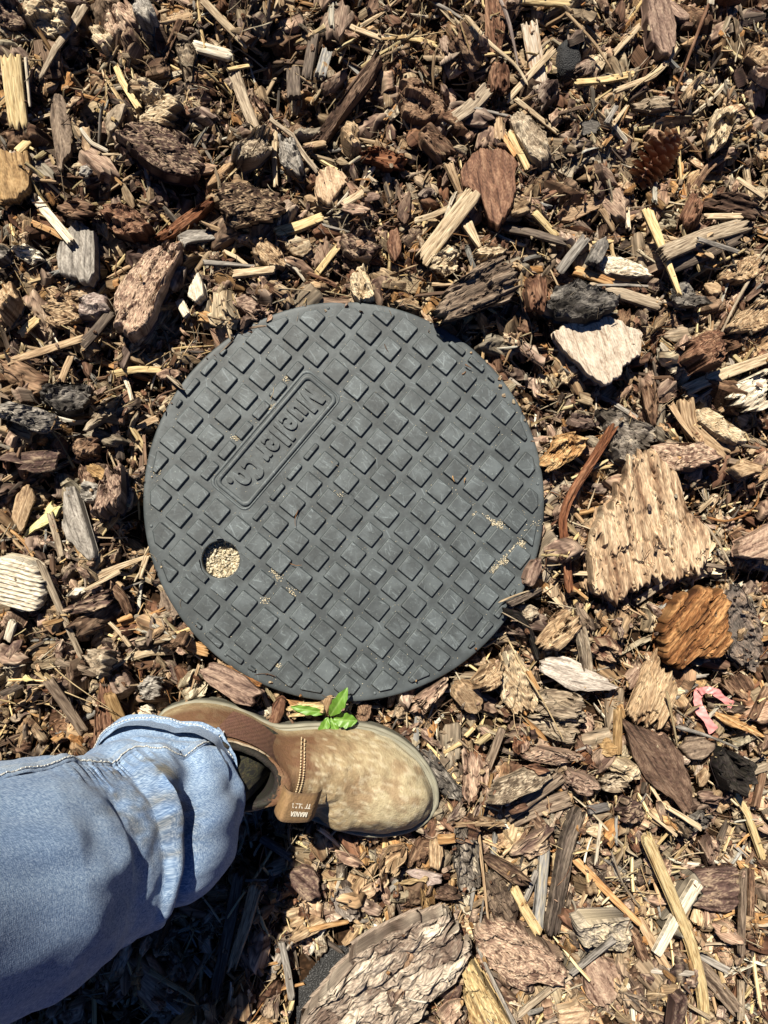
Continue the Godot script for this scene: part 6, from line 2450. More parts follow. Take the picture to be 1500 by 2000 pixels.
	bark("bark_chunk", "fibrous", "redbrown", 85, 13.6, "reddish brown upright bark slab above the jeans, above the jeans", [-272, 259, -265, 219, -262, 196, -249, 190, -244, 230, -245, 262, -257, 267])
	stick("wood_splinter", "wood", "gold", 14.1, "golden tan wedge beside the reddish slab, below and left of the lid", [-248, 201, -235, 241])
	bark("bark_chunk", "lumpy", "white", 30, 8.5, "pale frayed chip, below and left of the lid", [-224, 226, -214, 220, -207, 226, -210, 238, -221, 240])
	bark("bark_chunk", "smooth", "purple", -50, 6.8, "purple-brown curved chip, below the grooved slab", [-357, 166, -349, 151, -339, 150, -344, 163, -351, 171])
	bark("bark_chunk", "smooth", "lemon", 10, 3.4, "small lemon-yellow chip, below the grooved slab", [-339, 189, -333, 185, -323, 191, -331, 192])
	stick("wood_splinter", "wood", "darkwood", 7.3, "dark brown stick with a ragged side, below the grooved slab", [-359, 205, -332, 191])
	stick("wood_splinter", "wood", "orange", 7.3, "orange chip just above the jeans, above the jeans", [-311, 257, -298, 248])
	bark("bark_chunk", "smooth", "pinkbrown", 24, 15.3, "pinkish brown bark block under the lid rim, below and left of the lid", [-158, 186, -145, 176, -101, 199, -90, 207, -100, 223, -138, 204])
	bark("bark_chunk", "fibrous", "yellow", -5, 8.5, "yellow wood chip under the weed, left of the green weed", [-63, 225, -43, 221, -23, 220, -26, 228, -38, 232, -60, 234])
	bark("bark_chunk", "layered", "tan", -35, 13.6, "tan layered block, below and right of the lid", [134, 196, 149, 182, 164, 183, 163, 202, 149, 212, 137, 207])
	bark("bark_chunk", "layered", "greytan", -9, 15.3, "bark chunk striped tan and black, right of the boot's toe cap", [145, 314, 159, 298, 191, 290, 219, 293, 216, 305, 190, 315, 162, 324, 145, 325])
	stick("wood_splinter", "wood", "greybrown", 18.6, "lower arm of a forked weathered branch, right of the boot's toe cap", [181, 351, 212, 337, 245, 326])
	bark("bark_strip", "layered", "pinktan", 8, 11.9, "wavy tan bark strip, below the boat-shaped slab", [182, 277, 203, 266, 237, 271, 260, 279, 257, 284, 231, 287, 203, 283])
	bark("bark_chunk", "fibrous", "redbrown", 10, 7.6, "small reddish bark strip, below and left of the boat-shaped slab", [189, 287, 203, 284, 222, 292, 203, 296])
	bark("bark_chunk", "layered", "pinkbrown", 25, 13.6, "purple-brown bark chip with an orange crest, left of the large dark brown slab", [230, 305, 239, 292, 260, 298, 277, 312, 259, 317, 236, 316])
	stick("wood_splinter", "wood", "darkgreywood", 9.6, "dark grey level stick, below and left of the large dark brown slab", [260, 338, 286, 336])
	stick("wood_splinter", "wood", "yellow", 5.1, "short yellow sliver, above and right of the boot's toe cap", [129, 262, 144, 250])
	bark("bark_chunk", "lumpy", "knob", 20, 13.6, "dark reddish oval bark knob with a pale rim, above and right of the boat-shaped slab", [270, 164, 276, 154, 290, 151, 304, 160, 304, 170, 293, 177, 278, 175])
	stick("wood_splinter", "wood", "cream", 6.2, "cream stick below the kinked ribbon, below and right of the lid", [224, 98, 243, 121])
	bark("bark_chunk", "lumpy", "greytan", 20, 12.8, "grey-tan furrowed knob, below and right of the lid", [187, 118, 198, 114, 213, 121, 215, 129, 204, 137, 191, 129])
	stick("wood_splinter", "wood", "orange", 4.5, "thin orange-tan stick, above the boat-shaped slab", [255, 97, 273, 111])
	bark("bark_chunk", "smooth", "pinktan", -50, 6, "pale pinkish flake, right of the boat-shaped slab", [311, 199, 321, 185, 333, 188, 330, 205, 318, 213])
	bark("bark_chunk", "fibrous", "tan", -64, 13.6, "tan ridged bark slab, left of the pink ribbon", [310, 235, 325, 202, 346, 168, 357, 193, 369, 207, 360, 233, 348, 252, 321, 249])
	bark("soil_clod", "lumpy", "black", 70, 17, "black fuzzy clod of soil, below the pink ribbon", [405, 278, 423, 276, 440, 287, 437, 304, 428, 323, 413, 320, 405, 298])
	bark("bark_chunk", "smooth", "greybrown", -10, 11.9, "grey-brown flat bark chip, below the pink ribbon", [371, 278, 380, 264, 398, 265, 409, 273, 401, 287, 383, 291])
	stick("wood_splinter", "wood", "greytan", 9.6, "tan-grey splinter cut by the right frame edge, below and right of the pink ribbon", [437, 315, 478, 298])
	stick("wood_splinter", "wood", "greytan", 6.8, "thin grey splinter cut by the right frame edge", [444, 302, 478, 287])
	stick("bark_strip", "fibre", "brown", 9.6, "brown upright bark stick, right of the pink ribbon", [442, 241, 463, 206])
	bark("bark_chunk", "lumpy", "cream", 10, 10.2, "cream flaky lump, left of the large dark brown slab", [285, 293, 292, 282, 313, 287, 317, 302, 301, 305])
	bark("bark_chunk", "layered", "greytan", 15, 11.9, "grey-tan rippled knob, left of the large dark brown slab", [276, 310, 289, 302, 309, 305, 303, 319, 291, 324, 280, 321])
	bark("bark_chunk", "lumpy", "gold", 10, 8.5, "yellowish crumbly chip, above and left of the large dark brown slab", [278, 268, 287, 262, 296, 272, 293, 283, 279, 281])
	bark("bark_chunk", "layered", "pinktan", 65, 11.9, "brown rippled chip, below the boat-shaped slab", [261, 251, 266, 237, 275, 240, 281, 257, 275, 268, 263, 262])
	stick("wood_splinter", "wood", "cream", 3.9, "thin cream splinter, below the large dark brown slab", [323, 338, 353, 362])
	bark("bark_chunk", "plate", "grey", 10, 10.2, "pale grey bark chip, below and right of the large dark brown slab", [379, 349, 397, 345, 412, 355, 406, 368, 388, 370])
	bark("bark_chunk", "plate", "greytan", 70, 8.5, "grey-cream bark chip, below the large dark brown slab", [350, 348, 365, 340, 374, 357, 365, 367])
	bark("bark_chunk", "fibrous", "tan", -30, 15.3, "tan fibrous bark chunk at the edge of the boot shadow, above the huge scaly slab", [39, 383, 53, 374, 67, 380, 58, 398, 45, 403, 36, 398])
	bark("bark_chunk", "fibrous", "brown", -50, 12.8, "brown bark chip streaked with tan, below the boot's toe cap", [64, 394, 75, 373, 89, 368, 86, 384, 75, 398])
	bark("bark_chunk", "ribbed", "tan", 88, 11.9, "ribbed tan upright chip, below the boot's toe cap", [90, 368, 103, 365, 105, 382, 100, 399, 90, 395])
	bark("bark_chunk", "fibrous", "gold", 80, 10.2, "golden wood block with a split, above and right of the huge scaly slab", [76, 414, 87, 410, 95, 420, 94, 436, 83, 445, 78, 433])
	bark("bark_chunk", "layered", "darkbrown", 5, 10.2, "dark brown wet-looking chunk, below the boot's toe cap", [94, 420, 106, 416, 122, 422, 117, 430, 98, 430])
	bark("bark_chunk", "plate", "greybrown", 65, 8.5, "half tan, half dark bark slab, above the big yellow chunk", [148, 403, 160, 401, 174, 415, 185, 437, 182, 453, 165, 455, 154, 441, 148, 419])
	bark("bark_chunk", "lumpy", "pinktan", -25, 11.9, "pinkish crumbly lump at the bottom frame edge, left of the big yellow chunk", [95, 551, 108, 540, 122, 539, 123, 549, 105, 563])
	stick("wood_splinter", "wood", "grey", 6.8, "short grey stick, above the big yellow chunk", [192, 434, 206, 403])
	bark("bark_chunk", "fibrous", "brown", 65, 10.2, "brown striped bark chip, below and left of the very long splinter", [302, 460, 313, 458, 328, 491, 326, 504, 315, 497])
	bark("bark_chunk", "smooth", "purple", 85, 8.5, "purple-brown upright chip, below the very long splinter", [333, 517, 350, 516, 352, 548, 347, 562, 335, 556])
	stick("bark_strip", "fibre", "greybrown", 18, "broad grey-brown bark strip, below and right of the very long splinter", [392, 517, 416, 544, 440, 574])
	bark("bark_chunk", "smooth", "orangetan", -10, 8.5, "orange-pink flat chip at the bottom frame edge, right of the big yellow chunk", [229, 553, 252, 545, 264, 557, 263, 575, 232, 574])
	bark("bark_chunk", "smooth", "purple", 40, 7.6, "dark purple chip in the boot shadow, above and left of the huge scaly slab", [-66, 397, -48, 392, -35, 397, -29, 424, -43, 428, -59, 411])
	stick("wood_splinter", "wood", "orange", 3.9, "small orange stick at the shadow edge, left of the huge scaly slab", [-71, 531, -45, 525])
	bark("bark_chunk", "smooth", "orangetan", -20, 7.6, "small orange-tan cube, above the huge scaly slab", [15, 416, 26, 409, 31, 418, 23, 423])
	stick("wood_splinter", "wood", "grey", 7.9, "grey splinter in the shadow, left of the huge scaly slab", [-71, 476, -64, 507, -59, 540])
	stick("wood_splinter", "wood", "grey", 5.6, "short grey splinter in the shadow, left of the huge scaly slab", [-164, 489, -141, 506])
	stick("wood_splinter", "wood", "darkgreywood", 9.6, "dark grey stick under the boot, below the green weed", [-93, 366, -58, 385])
	bark("pebble", "lumpy", "white", 0, 7.6, "small white pebble, left of the huge scaly slab", [-153, 538, -145, 536, -142, 544, -149, 548])

func lay_upper_pieces() -> void:
	stick("wood_splinter", "wood", "greytan", 9.6, "grey split stick tapering to a thin point, above and right of the wide yellow plank", [-291, -552, -303, -515, -317, -484, -330, -439])
	stick("wood_splinter", "wood", "cream", 9, "cream split stick, above and left of the shaded hollow", [-167, -558, -143, -538, -113, -514])
	stick("wood_splinter", "wood", "yellow", 4.5, "short yellow sliver across the top of a plank, left of the shaded hollow", [-110, -505, -138, -490])
	stick("wood_splinter", "wood", "cream", 7.3, "long white weathered splinter, above and right of the shaded hollow", [-24, -561, 5, -544, 42, -529])
	stick("twig", "twig", "pinkgrey", 5.1, "slim pinkish grey twig, above and right of the long peeled twig", [164, -563, 178, -539, 199, -488])
	stick("wood_splinter", "wood", "cream", 7.9, "cream stick leaning over the stained plank, below the stained plank", [234, -512, 204, -484, 180, -460])
	stick("wood_splinter", "wood", "cream", 6.7, "cream splinter with a sharp tip, below and left of the black stone", [188, -458, 213, -443, 242, -425])
	bark("bark_chunk", "fibrous", "brown", 35, 13.6, "brown bark block with a pale broken rim, above and left of the smooth reddish slab", [78, -417, 90, -420, 102, -412, 116, -400, 112, -389, 102, -381, 94, -391, 79, -402])
	stick("wood_splinter", "wood", "cream", 19.1, "large cream splintered plank, below and left of the smooth reddish slab", [141, -343, 112, -307, 81, -267])
	bark("bark_chunk", "fibrous", "greybrown", -25, 20.4, "large dark fibrous bark chunk hanging over the lid rim, below the large cream plank", [89, -202, 109, -194, 140, -209, 176, -220, 185, -232, 178, -245, 163, -264, 134, -252, 113, -237, 100, -218])
	stick("twig", "twig", "tan", 4.5, "tan twig slanting down to the right, above and right of the black stone", [244, -554, 277, -523, 301, -495])
	stick("wood_splinter", "wood", "cream", 7.9, "long cream splinter with a feathered top, right of the black stone", [390, -543, 368, -509, 349, -490, 299, -464])
	stick("straw_stem", "twig", "straw", 2.2, "thin straw alongside the feathered splinter, above the pine cone", [359, -495, 331, -477, 309, -458])
	bark("bark_chunk", "plate", "white", 15, 6.8, "cream shell-shaped chip, above and right of the pine cone", [389, -485, 395, -499, 404, -501, 413, -488, 413, -482, 398, -481])
	bark("bark_chunk", "fibrous", "greytan", 6, 6, "grey-brown leaf-shaped chip, above the pine cone", [327, -462, 346, -466, 370, -467, 373, -457, 364, -449, 348, -450, 333, -455])
	bark("bark_chunk", "lumpy", "tan", -50, 10.2, "small tan knob, above and right of the pine cone", [379, -465, 389, -477, 398, -476, 396, -465, 387, -456])
	stick("wood_splinter", "wood", "yellow", 5.1, "straight yellow stick, right of the pine cone", [383, -438, 387, -403, 390, -377])
	stick("bark_strip", "fibre", "brown", 9.6, "curved brown bark peel, right of the pine cone", [450, -412, 425, -396, 408, -369])
	stick("wood_splinter", "wood", "cream", 6.2, "cream strip crossing the upright one, above and right of the fibrous bundle", [454, -380, 490, -359])
	bark("bark_chunk", "plate", "orangetan", -18, 8.5, "flat tan bark plate with fine cracks, below and left of the pine cone", [236, -326, 250, -346, 268, -355, 303, -356, 292, -341, 273, -330, 255, -322, 241, -322])
	stick("wood_splinter", "wood", "orange", 7.3, "orange-tan stick ending on the grey slab, above and left of the smooth grey slab", [-341, -295, -321, -288, -300, -277])
	bark("bark_chunk", "fibrous", "brown", 5, 11, "dark brown fibrous bark block, above the smooth grey slab", [-313, -313, -304, -321, -285, -322, -274, -316, -277, -307, -287, -301, -301, -304, -312, -307])
	bark("bark_strip", "fibrous", "red", -30, 11.9, "reddish brown bark strip pointing up to the right, below and right of the rippled chunk", [-212, -290, -190, -306, -171, -318, -146, -330, -143, -325, -160, -310, -184, -295, -206, -285])
	bark("bark_chunk", "layered", "pinktan", -58, 27.2, "large pinkish tan bark chunk standing on edge", [-209, -269, -198, -271, -182, -271, -179, -263, -185, -246, -195, -223, -205, -192, -221, -170, -234, -167, -244, -178, -250, -205, -241, -227, -227, -247, -217, -261])
	stick("wood_splinter", "wood", "darkwood", 10.7, "dark grey strip, below and left of the chunk on edge", [-288, -164, -271, -181, -253, -201])
	stick("wood_splinter", "wood", "yellow", 12.9, "stout yellow stick, above the lid", [-82, -294, -57, -305, -28, -322])
	stick("twig", "twig", "cream", 1.8, "hair-thin pale stalk, above the lid", [-81, -230, -45, -230, -21, -227])
	stick("wood_splinter", "wood", "grey", 5.6, "grey stick crossing the fibrous bundle, below and right of the fibrous bundle", [381, -290, 444, -281])
	stick("wood_splinter", "wood", "grey", 3.9, "thin grey stick lying level, above the pale rounded slab", [276, -242, 315, -245, 355, -245])
	bark("bark_chunk", "smooth", "whitetan", 70, 11.9, "large pale cream slab with a rounded tip", [227, -188, 236, -195, 265, -210, 298, -203, 316, -193, 329, -185, 324, -161, 303, -140, 285, -128, 273, -137, 250, -157, 238, -168])
	stick("wood_splinter", "wood", "cream", 15.2, "broad cream wood plank cut by the right frame edge", [381, -125, 423, -144, 488, -167])
	bark("bark_chunk", "plate", "mottled", 35, 17, "mottled grey bark piece with a cream border, below the pale rounded slab", [276, -102, 298, -104, 325, -88, 342, -82, 344, -65, 322, -50, 312, -36, 297, -44, 290, -70, 289, -84])
	bark("bark_chunk", "layered", "pinktan", 6, 15.3, "layered pinkish bark chip, above and right of the huge orange-tan slab", [341, -59, 363, -63, 393, -64, 414, -51, 418, -42, 399, -34, 372, -28, 351, -36])
	bark("bark_chunk", "lumpy", "cream", 38, 13.6, "cream scaly bark chunk, below and left of the thick torn wood chunk", [390, -104, 410, -106, 431, -89, 451, -72, 448, -63, 427, -63, 412, -78, 394, -89])
	stick("wood_splinter", "wood", "greybrown", 7.9, "grey-brown strip lying level, below the thick torn wood chunk", [430, -45, 483, -41])
	stick("twig", "twig", "rust", 3.7, "rust-coloured curved twig like a cord, right of the huge orange-tan slab", [410, 18, 431, 23, 456, 16, 473, 3, 478, -13])
	bark("bark_chunk", "fibrous", "greytan", -42, 17, "weathered brown wedge of bark, left of the lid", [-239, -108, -248, -109, -269, -91, -276, -77, -269, -75, -253, -86, -241, -100])
	bark("bark_chunk", "smooth", "lemon", -40, 4.2, "pale lemon-yellow flake, left of the knife-shaped slab", [-347, 43, -336, 29, -321, 10, -315, 2, -314, 10, -304, 8, -309, 18, -323, 29, -338, 34])
	bark("bark_chunk", "smooth", "grey", 66, 8.5, "smooth grey knife-shaped bark slab", [-301, -9, -291, -13, -285, 1, -280, 20, -269, 39, -261, 61, -263, 68, -276, 61, -292, 49, -302, 31, -303, 10])
	bark("bark_chunk", "fibrous", "gold", 25, 11.9, "tan streaked bark knob, above the knife-shaped slab", [-280, -28, -276, -37, -264, -33, -253, -23, -256, -13, -272, -20])
	stick("wood_splinter", "wood", "white", 5.1, "white sliver, above the knife-shaped slab", [-290, -29, -281, -12])
	stick("wood_splinter", "wood", "cream", 8.4, "cream fibrous splinter pointing at the lid, below and right of the knife-shaped slab", [-276, 89, -245, 74, -213, 60])
	bark("bark_chunk", "smooth", "greybrown", 70, 7.6, "flat grey-brown chip leaning on the lid, below and left of the lid", [-209, 133, -202, 102, -194, 99, -181, 124, -185, 136, -196, 138])
	stick("wood_splinter", "wood", "cream", 9, "cream splinter with a wedge-shaped end, below and left of the lid", [-237, 170, -214, 165, -187, 166])
	stick("bark_strip", "fibre", "brown", 11.2, "brown curled bark peel, below and left of the lid", [-249, 93, -239, 105, -233, 122])
	stick("wood_splinter", "wood", "orange", 6.2, "short orange block, below and left of the lid", [-244, 131, -229, 125])
	stick("wood_splinter", "wood", "cream", 5.1, "cream sliver slanting down, below and left of the lid", [-253, 131, -241, 144, -232, 158])
	bark("bark_chunk", "lumpy", "white", -25, 8.5, "white crumbly lump, right of the grooved slab", [-298, 104, -289, 96, -276, 95, -278, 102, -291, 108])
	stick("bark_strip", "fibre", "greybrown", 10.1, "grey-brown bark strip with a dark end, below and right of the grooved slab", [-307, 170, -288, 178, -266, 189])
	stick("wood_splinter", "wood", "white", 9, "white striped block, below the grooved slab", [-356, 150, -346, 127])
	stick("twig", "twig", "white", 2.8, "white forked twig, below the grooved slab", [-366, 179, -348, 176, -333, 173])
	bark("bark_chunk", "smooth", "redbrown", -62, 10.2, "smooth red-brown wedge by the boot, left of the green weed", [-88, 243, -82, 225, -71, 213, -65, 217, -68, 231, -73, 243, -81, 246])
	stick("twig", "twig", "brown", 4.5, "brown stalk next to the red-brown wedge, below and left of the green weed", [-68, 229, -54, 249])
	stick("wood_splinter", "wood", "tan", 3.9, "tan stick rising from the boot heel, below and left of the lid", [-173, 221, -166, 200, -159, 177])
	bark("bark_chunk", "fibrous", "pinktan", -38, 15.3, "pinkish tan streaked bark chunk below the lid, below the lid", [67, 225, 86, 208, 105, 196, 113, 203, 100, 217, 86, 233, 71, 234])
	bark("bark_chunk", "smooth", "tan", 50, 10.2, "flat tan bark chip, below and right of the lid", [113, 209, 121, 197, 132, 198, 149, 222, 146, 235, 126, 229, 115, 217])
	bark("bark_chunk", "fibrous", "pinktan", 85, 10.2, "pinkish upright bark chip, above and right of the boot's toe cap", [126, 278, 140, 279, 157, 293, 154, 312, 145, 317, 139, 333, 128, 328, 127, 303])
	stick("wood_splinter", "wood", "greybrown", 17.4, "thick upper arm of a forked weathered branch, right of the boot's toe cap", [172, 345, 200, 322, 233, 298])
	stick("wood_splinter", "wood", "yellow", 5.1, "pale yellow sliver, above the boot's toe cap", [105, 278, 124, 265])
	stick("wood_splinter", "wood", "greybrown", 11.2, "weathered brown strip, above and right of the boot's toe cap", [153, 295, 161, 275, 170, 249])
	bark("bark_chunk", "plate", "mottled", 85, 10.2, "long mottled grey bark slab, below and right of the boot's toe cap", [112, 347, 129, 347, 139, 369, 143, 402, 145, 425, 122, 424, 114, 395, 111, 368])
	stick("wood_splinter", "wood", "orange", 10.1, "orange-tan block beside the mottled slab, below and right of the boot's toe cap", [95, 362, 114, 358])
	bark("bark_chunk", "fibrous", "tan", -35, 15.3, "tan-brown fibrous bark slab, above and left of the boat-shaped slab", [208, 155, 232, 126, 243, 119, 255, 133, 252, 153, 231, 170, 215, 168])
	bark("bark_chunk", "smooth", "whitegrey", 16, 10.2, "cream boat-shaped bark slab, above and left of the large dark brown slab", [216, 180, 238, 173, 255, 179, 278, 192, 303, 207, 290, 212, 266, 213, 238, 205, 218, 193])
	bark("bark_chunk", "fibrous", "greytan", 3, 15.3, "square grey-tan fibrous bark block, below and left of the boat-shaped slab", [202, 244, 214, 214, 257, 216, 260, 226, 256, 252, 247, 266, 222, 261, 201, 254])
	bark("bark_chunk", "flaky", "cream", 70, 17, "cream crumbling bark chunk, left of the boat-shaped slab", [165, 188, 172, 168, 183, 168, 193, 186, 208, 210, 206, 233, 179, 235, 170, 223])
	stick("root", "fibre", "black", 8.4, "black stringy root by the lid, below and right of the lid", [166, 121, 187, 126, 202, 147, 214, 176])
	stick("root", "fibre", "darkwood", 7.9, "dark root under the pale twig, below and right of the lid", [173, 116, 193, 109, 217, 97])
	bark("bark_chunk", "fibrous", "greybrown", 65, 8.5, "grey-brown bark sliver, above the boat-shaped slab", [252, 118, 262, 116, 271, 136, 276, 147, 268, 150, 256, 135])
	stick("wood_splinter", "wood", "gold", 10.1, "smooth tan wedge beside the dark slab, above and left of the large dark brown slab", [296, 281, 301, 231])
	stick("wood_splinter", "wood", "orange", 6.7, "small orange block beside the tan wedge, below and right of the boat-shaped slab", [303, 228, 311, 244])
	bark("bark_chunk", "ribbed", "orange", 28, 10.2, "orange-tan ridged chip, below and right of the pink ribbon", [409, 236, 437, 240, 454, 254, 467, 266, 442, 258, 419, 248])
	bark("bark_chunk", "layered", "purple", -20, 15.3, "purple-brown knob with tan waves, below and left of the large dark brown slab", [290, 328, 301, 320, 316, 329, 314, 343, 301, 349, 290, 346])
	stick("wood_splinter", "wood", "cream", 4.5, "cream sliver, below the large dark brown slab", [335, 316, 346, 336])
	stick("wood_splinter", "wood", "cream", 6.7, "cream forked splinter, below the large dark brown slab", [342, 331, 360, 342, 378, 354])
	bark("bark_chunk", "smooth", "tan", -70, 7.6, "small tan upright chip, right of the large dark brown slab", [392, 310, 400, 298, 405, 302, 400, 318, 393, 318])
	stick("wood_splinter", "wood", "cream", 3.9, "cream stick cut by the right frame edge, below and right of the pink ribbon", [448, 347, 476, 349])
	stick("wood_splinter", "wood", "yellow", 8.4, "long yellow-tan splinter, above and right of the dark purple rectangular slab", [431, 326, 449, 351, 473, 406])
	stick("wood_splinter", "wood", "brown", 8.4, "orange-brown strip cut by the right frame edge, below and right of the pink ribbon", [475, 308, 453, 345])
	bark("bark_chunk", "smooth", "pinkgrey", 6, 6, "pinkish grey bark flake, below the boot's toe cap", [63, 401, 78, 400, 102, 403, 102, 412, 87, 416, 70, 407])
	stick("wood_splinter", "wood", "bluegrey", 12.9, "blue-grey and yellow plank, above and right of the big yellow chunk", [216, 380, 211, 422, 205, 467])
	stick("bark_strip", "fibre", "darkwood", 18.5, "long dark grey bark log, above and left of the very long splinter", [256, 339, 240, 373, 228, 423, 217, 469])
	bark("bark_chunk", "fibrous", "yellow", 64, 17, "big yellow wood chunk at the bottom frame edge", [124, 501, 135, 489, 146, 506, 163, 535, 175, 558, 179, 568, 146, 566, 130, 553, 126, 528])
	stick("wood_splinter", "wood", "yellow", 6.2, "yellow-tan sliver at the tip of the huge slab, below the boot's toe cap", [101, 438, 112, 454, 125, 473])
	bark("bark_chunk", "smooth", "purple", 2, 11, "dark purple-brown rectangular bark slab", [371, 439, 386, 415, 409, 412, 438, 411, 442, 434, 433, 455, 408, 457, 379, 449])
	stick("wood_splinter", "wood", "tan", 10.1, "tan straight lath, below and left of the very long splinter", [318, 455, 349, 514])
	stick("bark_strip", "fibre", "brown", 7.9, "brown upright strip, right of the dark purple rectangular slab", [457, 411, 452, 471])
	stick("wood_splinter", "wood", "grey", 9, "grey ridged stick, below and right of the very long splinter", [381, 502, 404, 515, 428, 527])
	stick("wood_splinter", "wood", "cream", 5.6, "cream stick crossing under the very long splinter, below the very long splinter", [366, 544, 401, 571])
	stick("wood_splinter", "wood", "greytan", 7.9, "grey-tan lath at the bottom frame edge, below the dark purple rectangular slab", [448, 543, 441, 583])
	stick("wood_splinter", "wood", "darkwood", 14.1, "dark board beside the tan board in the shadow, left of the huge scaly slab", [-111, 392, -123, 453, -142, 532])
	stick("wood_splinter", "wood", "orange", 5.6, "orange-tan lath at the shadow edge, above and left of the huge scaly slab", [-46, 459, -21, 457, 6, 457])

func lay_high_pieces() -> void:
	stick("twig", "twig", "cream", 6.7, "long pale peeled twig, left of the stained plank", [130, -547, 156, -518, 188, -493, 203, -472])
	stick("twig", "twig", "redbrown", 5, "long dark reddish twig, above the pine cone", [414, -572, 395, -518, 378, -467])
	stick("wood_splinter", "wood", "white", 10.7, "white split stick casting a shadow on the grey slab, below the wide yellow plank", [-342, -328, -318, -300, -293, -270])
	stick("wood_splinter", "wood", "yellow", 11.2, "long straight yellow stick with a pointed foot, left of the fibrous bundle", [336, -331, 350, -281, 365, -222])
	stick("straw_stem", "twig", "greytan", 4.5, "long grey grass stem bending downwards, below and right of the fibrous bundle", [488, -291, 464, -257, 438, -215, 419, -179, 402, -137])
	bark("bark_chunk", "fibrous", "white", -30, 22.1, "thick pale wood chunk with torn fibres", [430, -121, 439, -135, 479, -155, 478, -108, 452, -104, 439, -113])
	stick("wood_shaving", "wood", "tan", 19.1, "smooth curled tan wood shaving, below and left of the thick torn wood chunk", [383, -117, 387, -87, 403, -72, 431, -50])
	stick("wood_splinter", "wood", "tan", 7.3, "tan pointed splinter, below and left of the thick torn wood chunk", [367, -113, 378, -86, 389, -67])
	stick("bark_strip", "fibre", "red", 10.7, "long kinked reddish bark ribbon, right of the lid", [295, -84, 270, -42, 246, -4, 238, 22, 243, 59, 247, 103])
	stick("wood_splinter", "wood", "greytan", 7.3, "tan stick lying across the lemon flake, below and right of the lemon flake", [-317, 15, -311, 37, -305, 62])
	bark("bark_chunk", "ribbed", "white", 16, 22.1, "thick cream wood slab with parallel grooves", [-364, 63, -351, 58, -338, 61, -317, 72, -309, 85, -313, 101, -321, 115, -337, 115, -363, 103])
	stick("wood_splinter", "wood", "orange", 15.1, "broad orange-tan board ending at the lid, below and left of the lid", [-226, 136, -190, 150, -149, 166])
	stick("wood_splinter", "wood", "greybrown", 11.2, "grey-brown ribbed board, below the grooved slab", [-309, 185, -292, 217, -276, 248])
	bark("bark_strip", "fibrous", "rust", 30, 6.8, "rusty crumbling strip on a pinkish block, below and left of the lid", [-136, 178, -123, 179, -91, 203, -95, 207, -120, 192])
	stick("wood_splinter", "wood", "tan", 5.6, "tan fibrous stick at the top of the mottled slab, right of the boot's toe cap", [111, 344, 140, 347, 174, 354])
	stick("straw_stem", "twig", "grey", 2.8, "thin grey stem, above the big yellow chunk", [147, 427, 144, 457, 141, 492])
	stick("twig", "twig", "cream", 2.8, "pale twig touching the lid rim, below and right of the lid", [163, 114, 190, 104, 216, 97])
	bark("bark_chunk", "smooth", "pinkbrown", -62, 11, "brown bark chip resting on the lid edge, right of the lid", [192, 92, 191, 86, 201, 67, 211, 63, 212, 76, 203, 93, 196, 96])
	bark("bark_chunk", "plate", "orangegrey", 65, 11.9, "shield-shaped grey bark slab with orange blotches", [426, 99, 442, 95, 460, 118, 472, 144, 471, 170, 462, 197, 450, 187, 432, 174, 427, 147])
	stick("wood_splinter", "wood", "white", 5.6, "narrow white upright sliver, below and left of the large dark brown slab", [271, 345, 268, 397])
	bark("bark_strip", "fibrous", "darktan", 30, 11, "dark brown bark stick with a raw orange side, above the big yellow chunk", [146, 386, 156, 384, 178, 394, 196, 408, 189, 417, 170, 404, 150, 394])
	bark("bark_chunk", "layered", "pinktan", 20, 22.1, "large bark chunk with flowing tan ripples", [141, 459, 162, 448, 187, 458, 209, 474, 230, 488, 239, 515, 220, 518, 203, 513, 186, 523, 167, 515, 151, 495, 140, 478])
	stick("wood_splinter", "wood", "orange", 9, "orange-brown bark-edged splinter, left of the very long splinter", [248, 393, 270, 414, 290, 434, 314, 456])
	stick("wood_splinter", "wood", "greytan", 3.9, "thin bent tan-grey splinter, above and left of the very long splinter", [273, 368, 294, 413, 322, 448])
	bark("bark_chunk", "smooth", "pinktan", 60, 8.5, "round pinkish tan bark plate, below and left of the very long splinter", [259, 503, 271, 494, 294, 505, 299, 527, 288, 549, 271, 551, 258, 536])
	stick("wood_splinter", "wood", "grey", 7.3, "grey split stick, left of the very long splinter", [239, 511, 258, 488, 281, 461])
	stick("wood_splinter", "wood", "greytan", 7.8, "grey-tan long stick, right of the big yellow chunk", [182, 557, 218, 536, 259, 518])
	stick("wood_splinter", "wood", "greybrown", 9, "grey-brown upright splinter with a thin top, below and right of the dark purple rectangular slab", [440, 409, 438, 457, 436, 505])
	stick("wood_splinter", "wood", "tan", 14, "tan board with a split upper end in the boot shadow, below the green weed", [-91, 395, -104, 442, -125, 503])

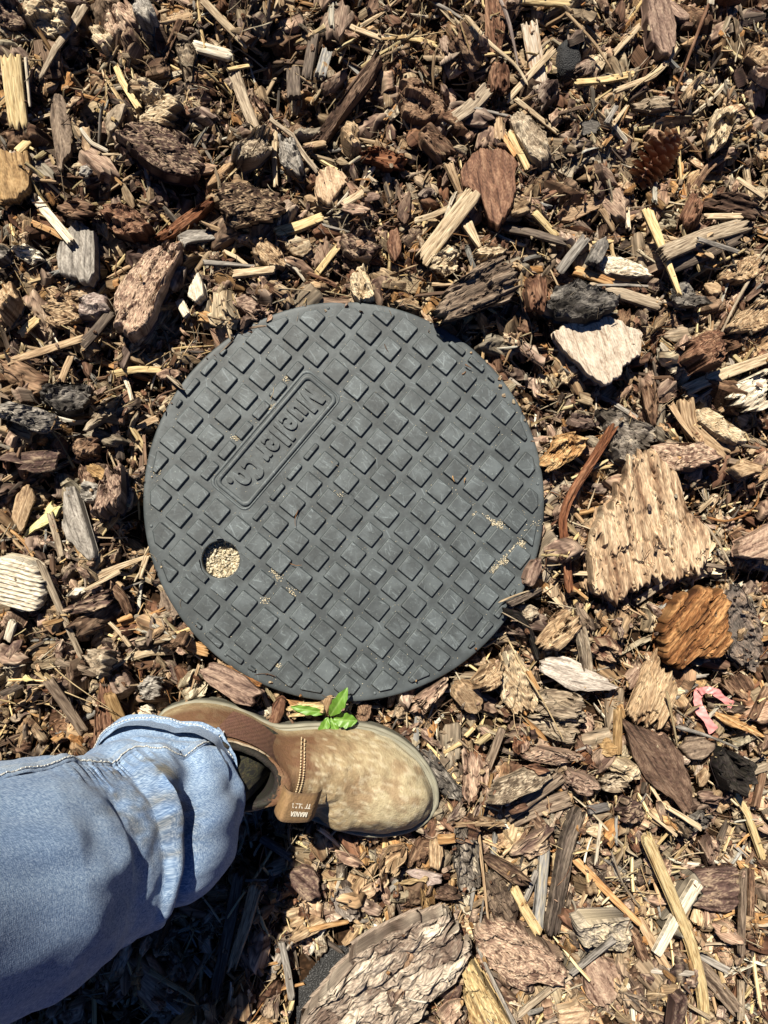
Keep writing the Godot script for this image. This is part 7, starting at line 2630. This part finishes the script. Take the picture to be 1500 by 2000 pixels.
func lay_top_pieces() -> void:
	bark("bark_chunk", "plate", "darkgrey", 8, 22.1, "dark grey furrowed bark chunk on top of a pale slab", [215, -211, 224, -226, 237, -236, 256, -238, 276, -224, 294, -219, 293, -204, 276, -197, 258, -192, 241, -194, 224, -200])
	bark("bark_chunk", "fibrous", "orangetan", 80, 25.5, "huge orange-tan bark slab with a torn lower edge", [317, -51, 342, -53, 362, -31, 369, -8, 400, 29, 403, 53, 396, 79, 370, 87, 344, 90, 318, 98, 298, 116, 277, 103, 265, 92, 265, 61, 277, 16, 302, -18, 306, -40])
	stick("wood_splinter", "wood", "greytan", 8.4, "long straight tan stick beside the grooved slab, below and right of the grooved slab", [-319, 63, -301, 115, -280, 171])
	stick("pine_needle", "twig", "straw", 1.5, "upper of two crossing pine needles", [-315, 172, -284, 193, -238, 219])
	stick("pine_needle", "twig", "straw", 1.5, "lower of two crossing pine needles", [-298, 200, -274, 208, -238, 220])
	stick("wood_splinter", "wood", "tan", 4.5, "thin tan stick along the mottled slab, below and right of the boot's toe cap", [140, 350, 145, 396, 151, 451])
	stick("bark_strip", "fibre", "greytan", 14, "narrow grey bark strip lying on the boat-shaped slab, above the boat-shaped slab", [253, 140, 261, 166, 267, 195])
	stick("wood_splinter", "wood", "orange", 6.7, "orange-tan blade beside the straw stem, left of the boat-shaped slab", [196, 187, 208, 209])
	stick("twig", "twig", "cream", 1.5, "thin pale stalk over the black root, below and right of the lid", [164, 121, 202, 142])
	bark("bark_chunk", "smooth", "darkbrown", 58, 11.9, "large smooth dark brown bark slab", [304, 245, 325, 252, 354, 259, 369, 279, 377, 307, 379, 331, 370, 346, 341, 319, 327, 302, 315, 281])
	bark("bark_chunk", "fibrous", "rust", -48, 27.2, "large rust-orange fibrous bark chunk", [343, 150, 359, 115, 388, 97, 415, 102, 419, 127, 423, 155, 406, 173, 383, 174, 364, 183, 344, 174])
	stick("wood_splinter", "wood", "yellow", 11.2, "clean pale yellow wood stick, above and right of the big yellow chunk", [177, 416, 190, 441, 207, 469])
	stick("wood_splinter", "wood", "grey", 4.5, "thin grey splinter along the big yellow chunk, above and right of the big yellow chunk", [141, 488, 161, 527, 183, 568])
	bark("bark_chunk", "flaky", "slab", -38, 30.6, "huge grey scaly bark slab cut by the bottom frame edge", [-43, 541, -21, 514, 1, 489, 6, 471, 33, 457, 69, 439, 89, 434, 107, 440, 114, 462, 127, 479, 125, 494, 108, 509, 92, 522, 78, 542, 65, 565, -42, 559])
	stick("wood_splinter", "wood", "yellow", 12.3, "very long yellow splinter running down to the bottom frame edge", [305, 351, 345, 425, 376, 487, 395, 542, 401, 581])

func lay_topmost_pieces() -> void:
	stick("straw_stem", "twig", "straw", 2.5, "long straw stem lying over the square block, left of the boat-shaped slab", [177, 154, 194, 189, 214, 222, 233, 261])
	stick("twig", "twig", "straw", 3.9, "straw-coloured twig crossing the dark slab corner, left of the pink ribbon", [341, 205, 353, 238, 367, 273])
	stick("twig", "twig", "grey", 5, "grey twig with a white tip, below the pink ribbon", [357, 246, 400, 261, 445, 282])
	stick("wood_splinter", "wood", "white", 14, "white splinter crossing the very long yellow one, below and right of the very long splinter", [385, 420, 358, 452, 330, 489])
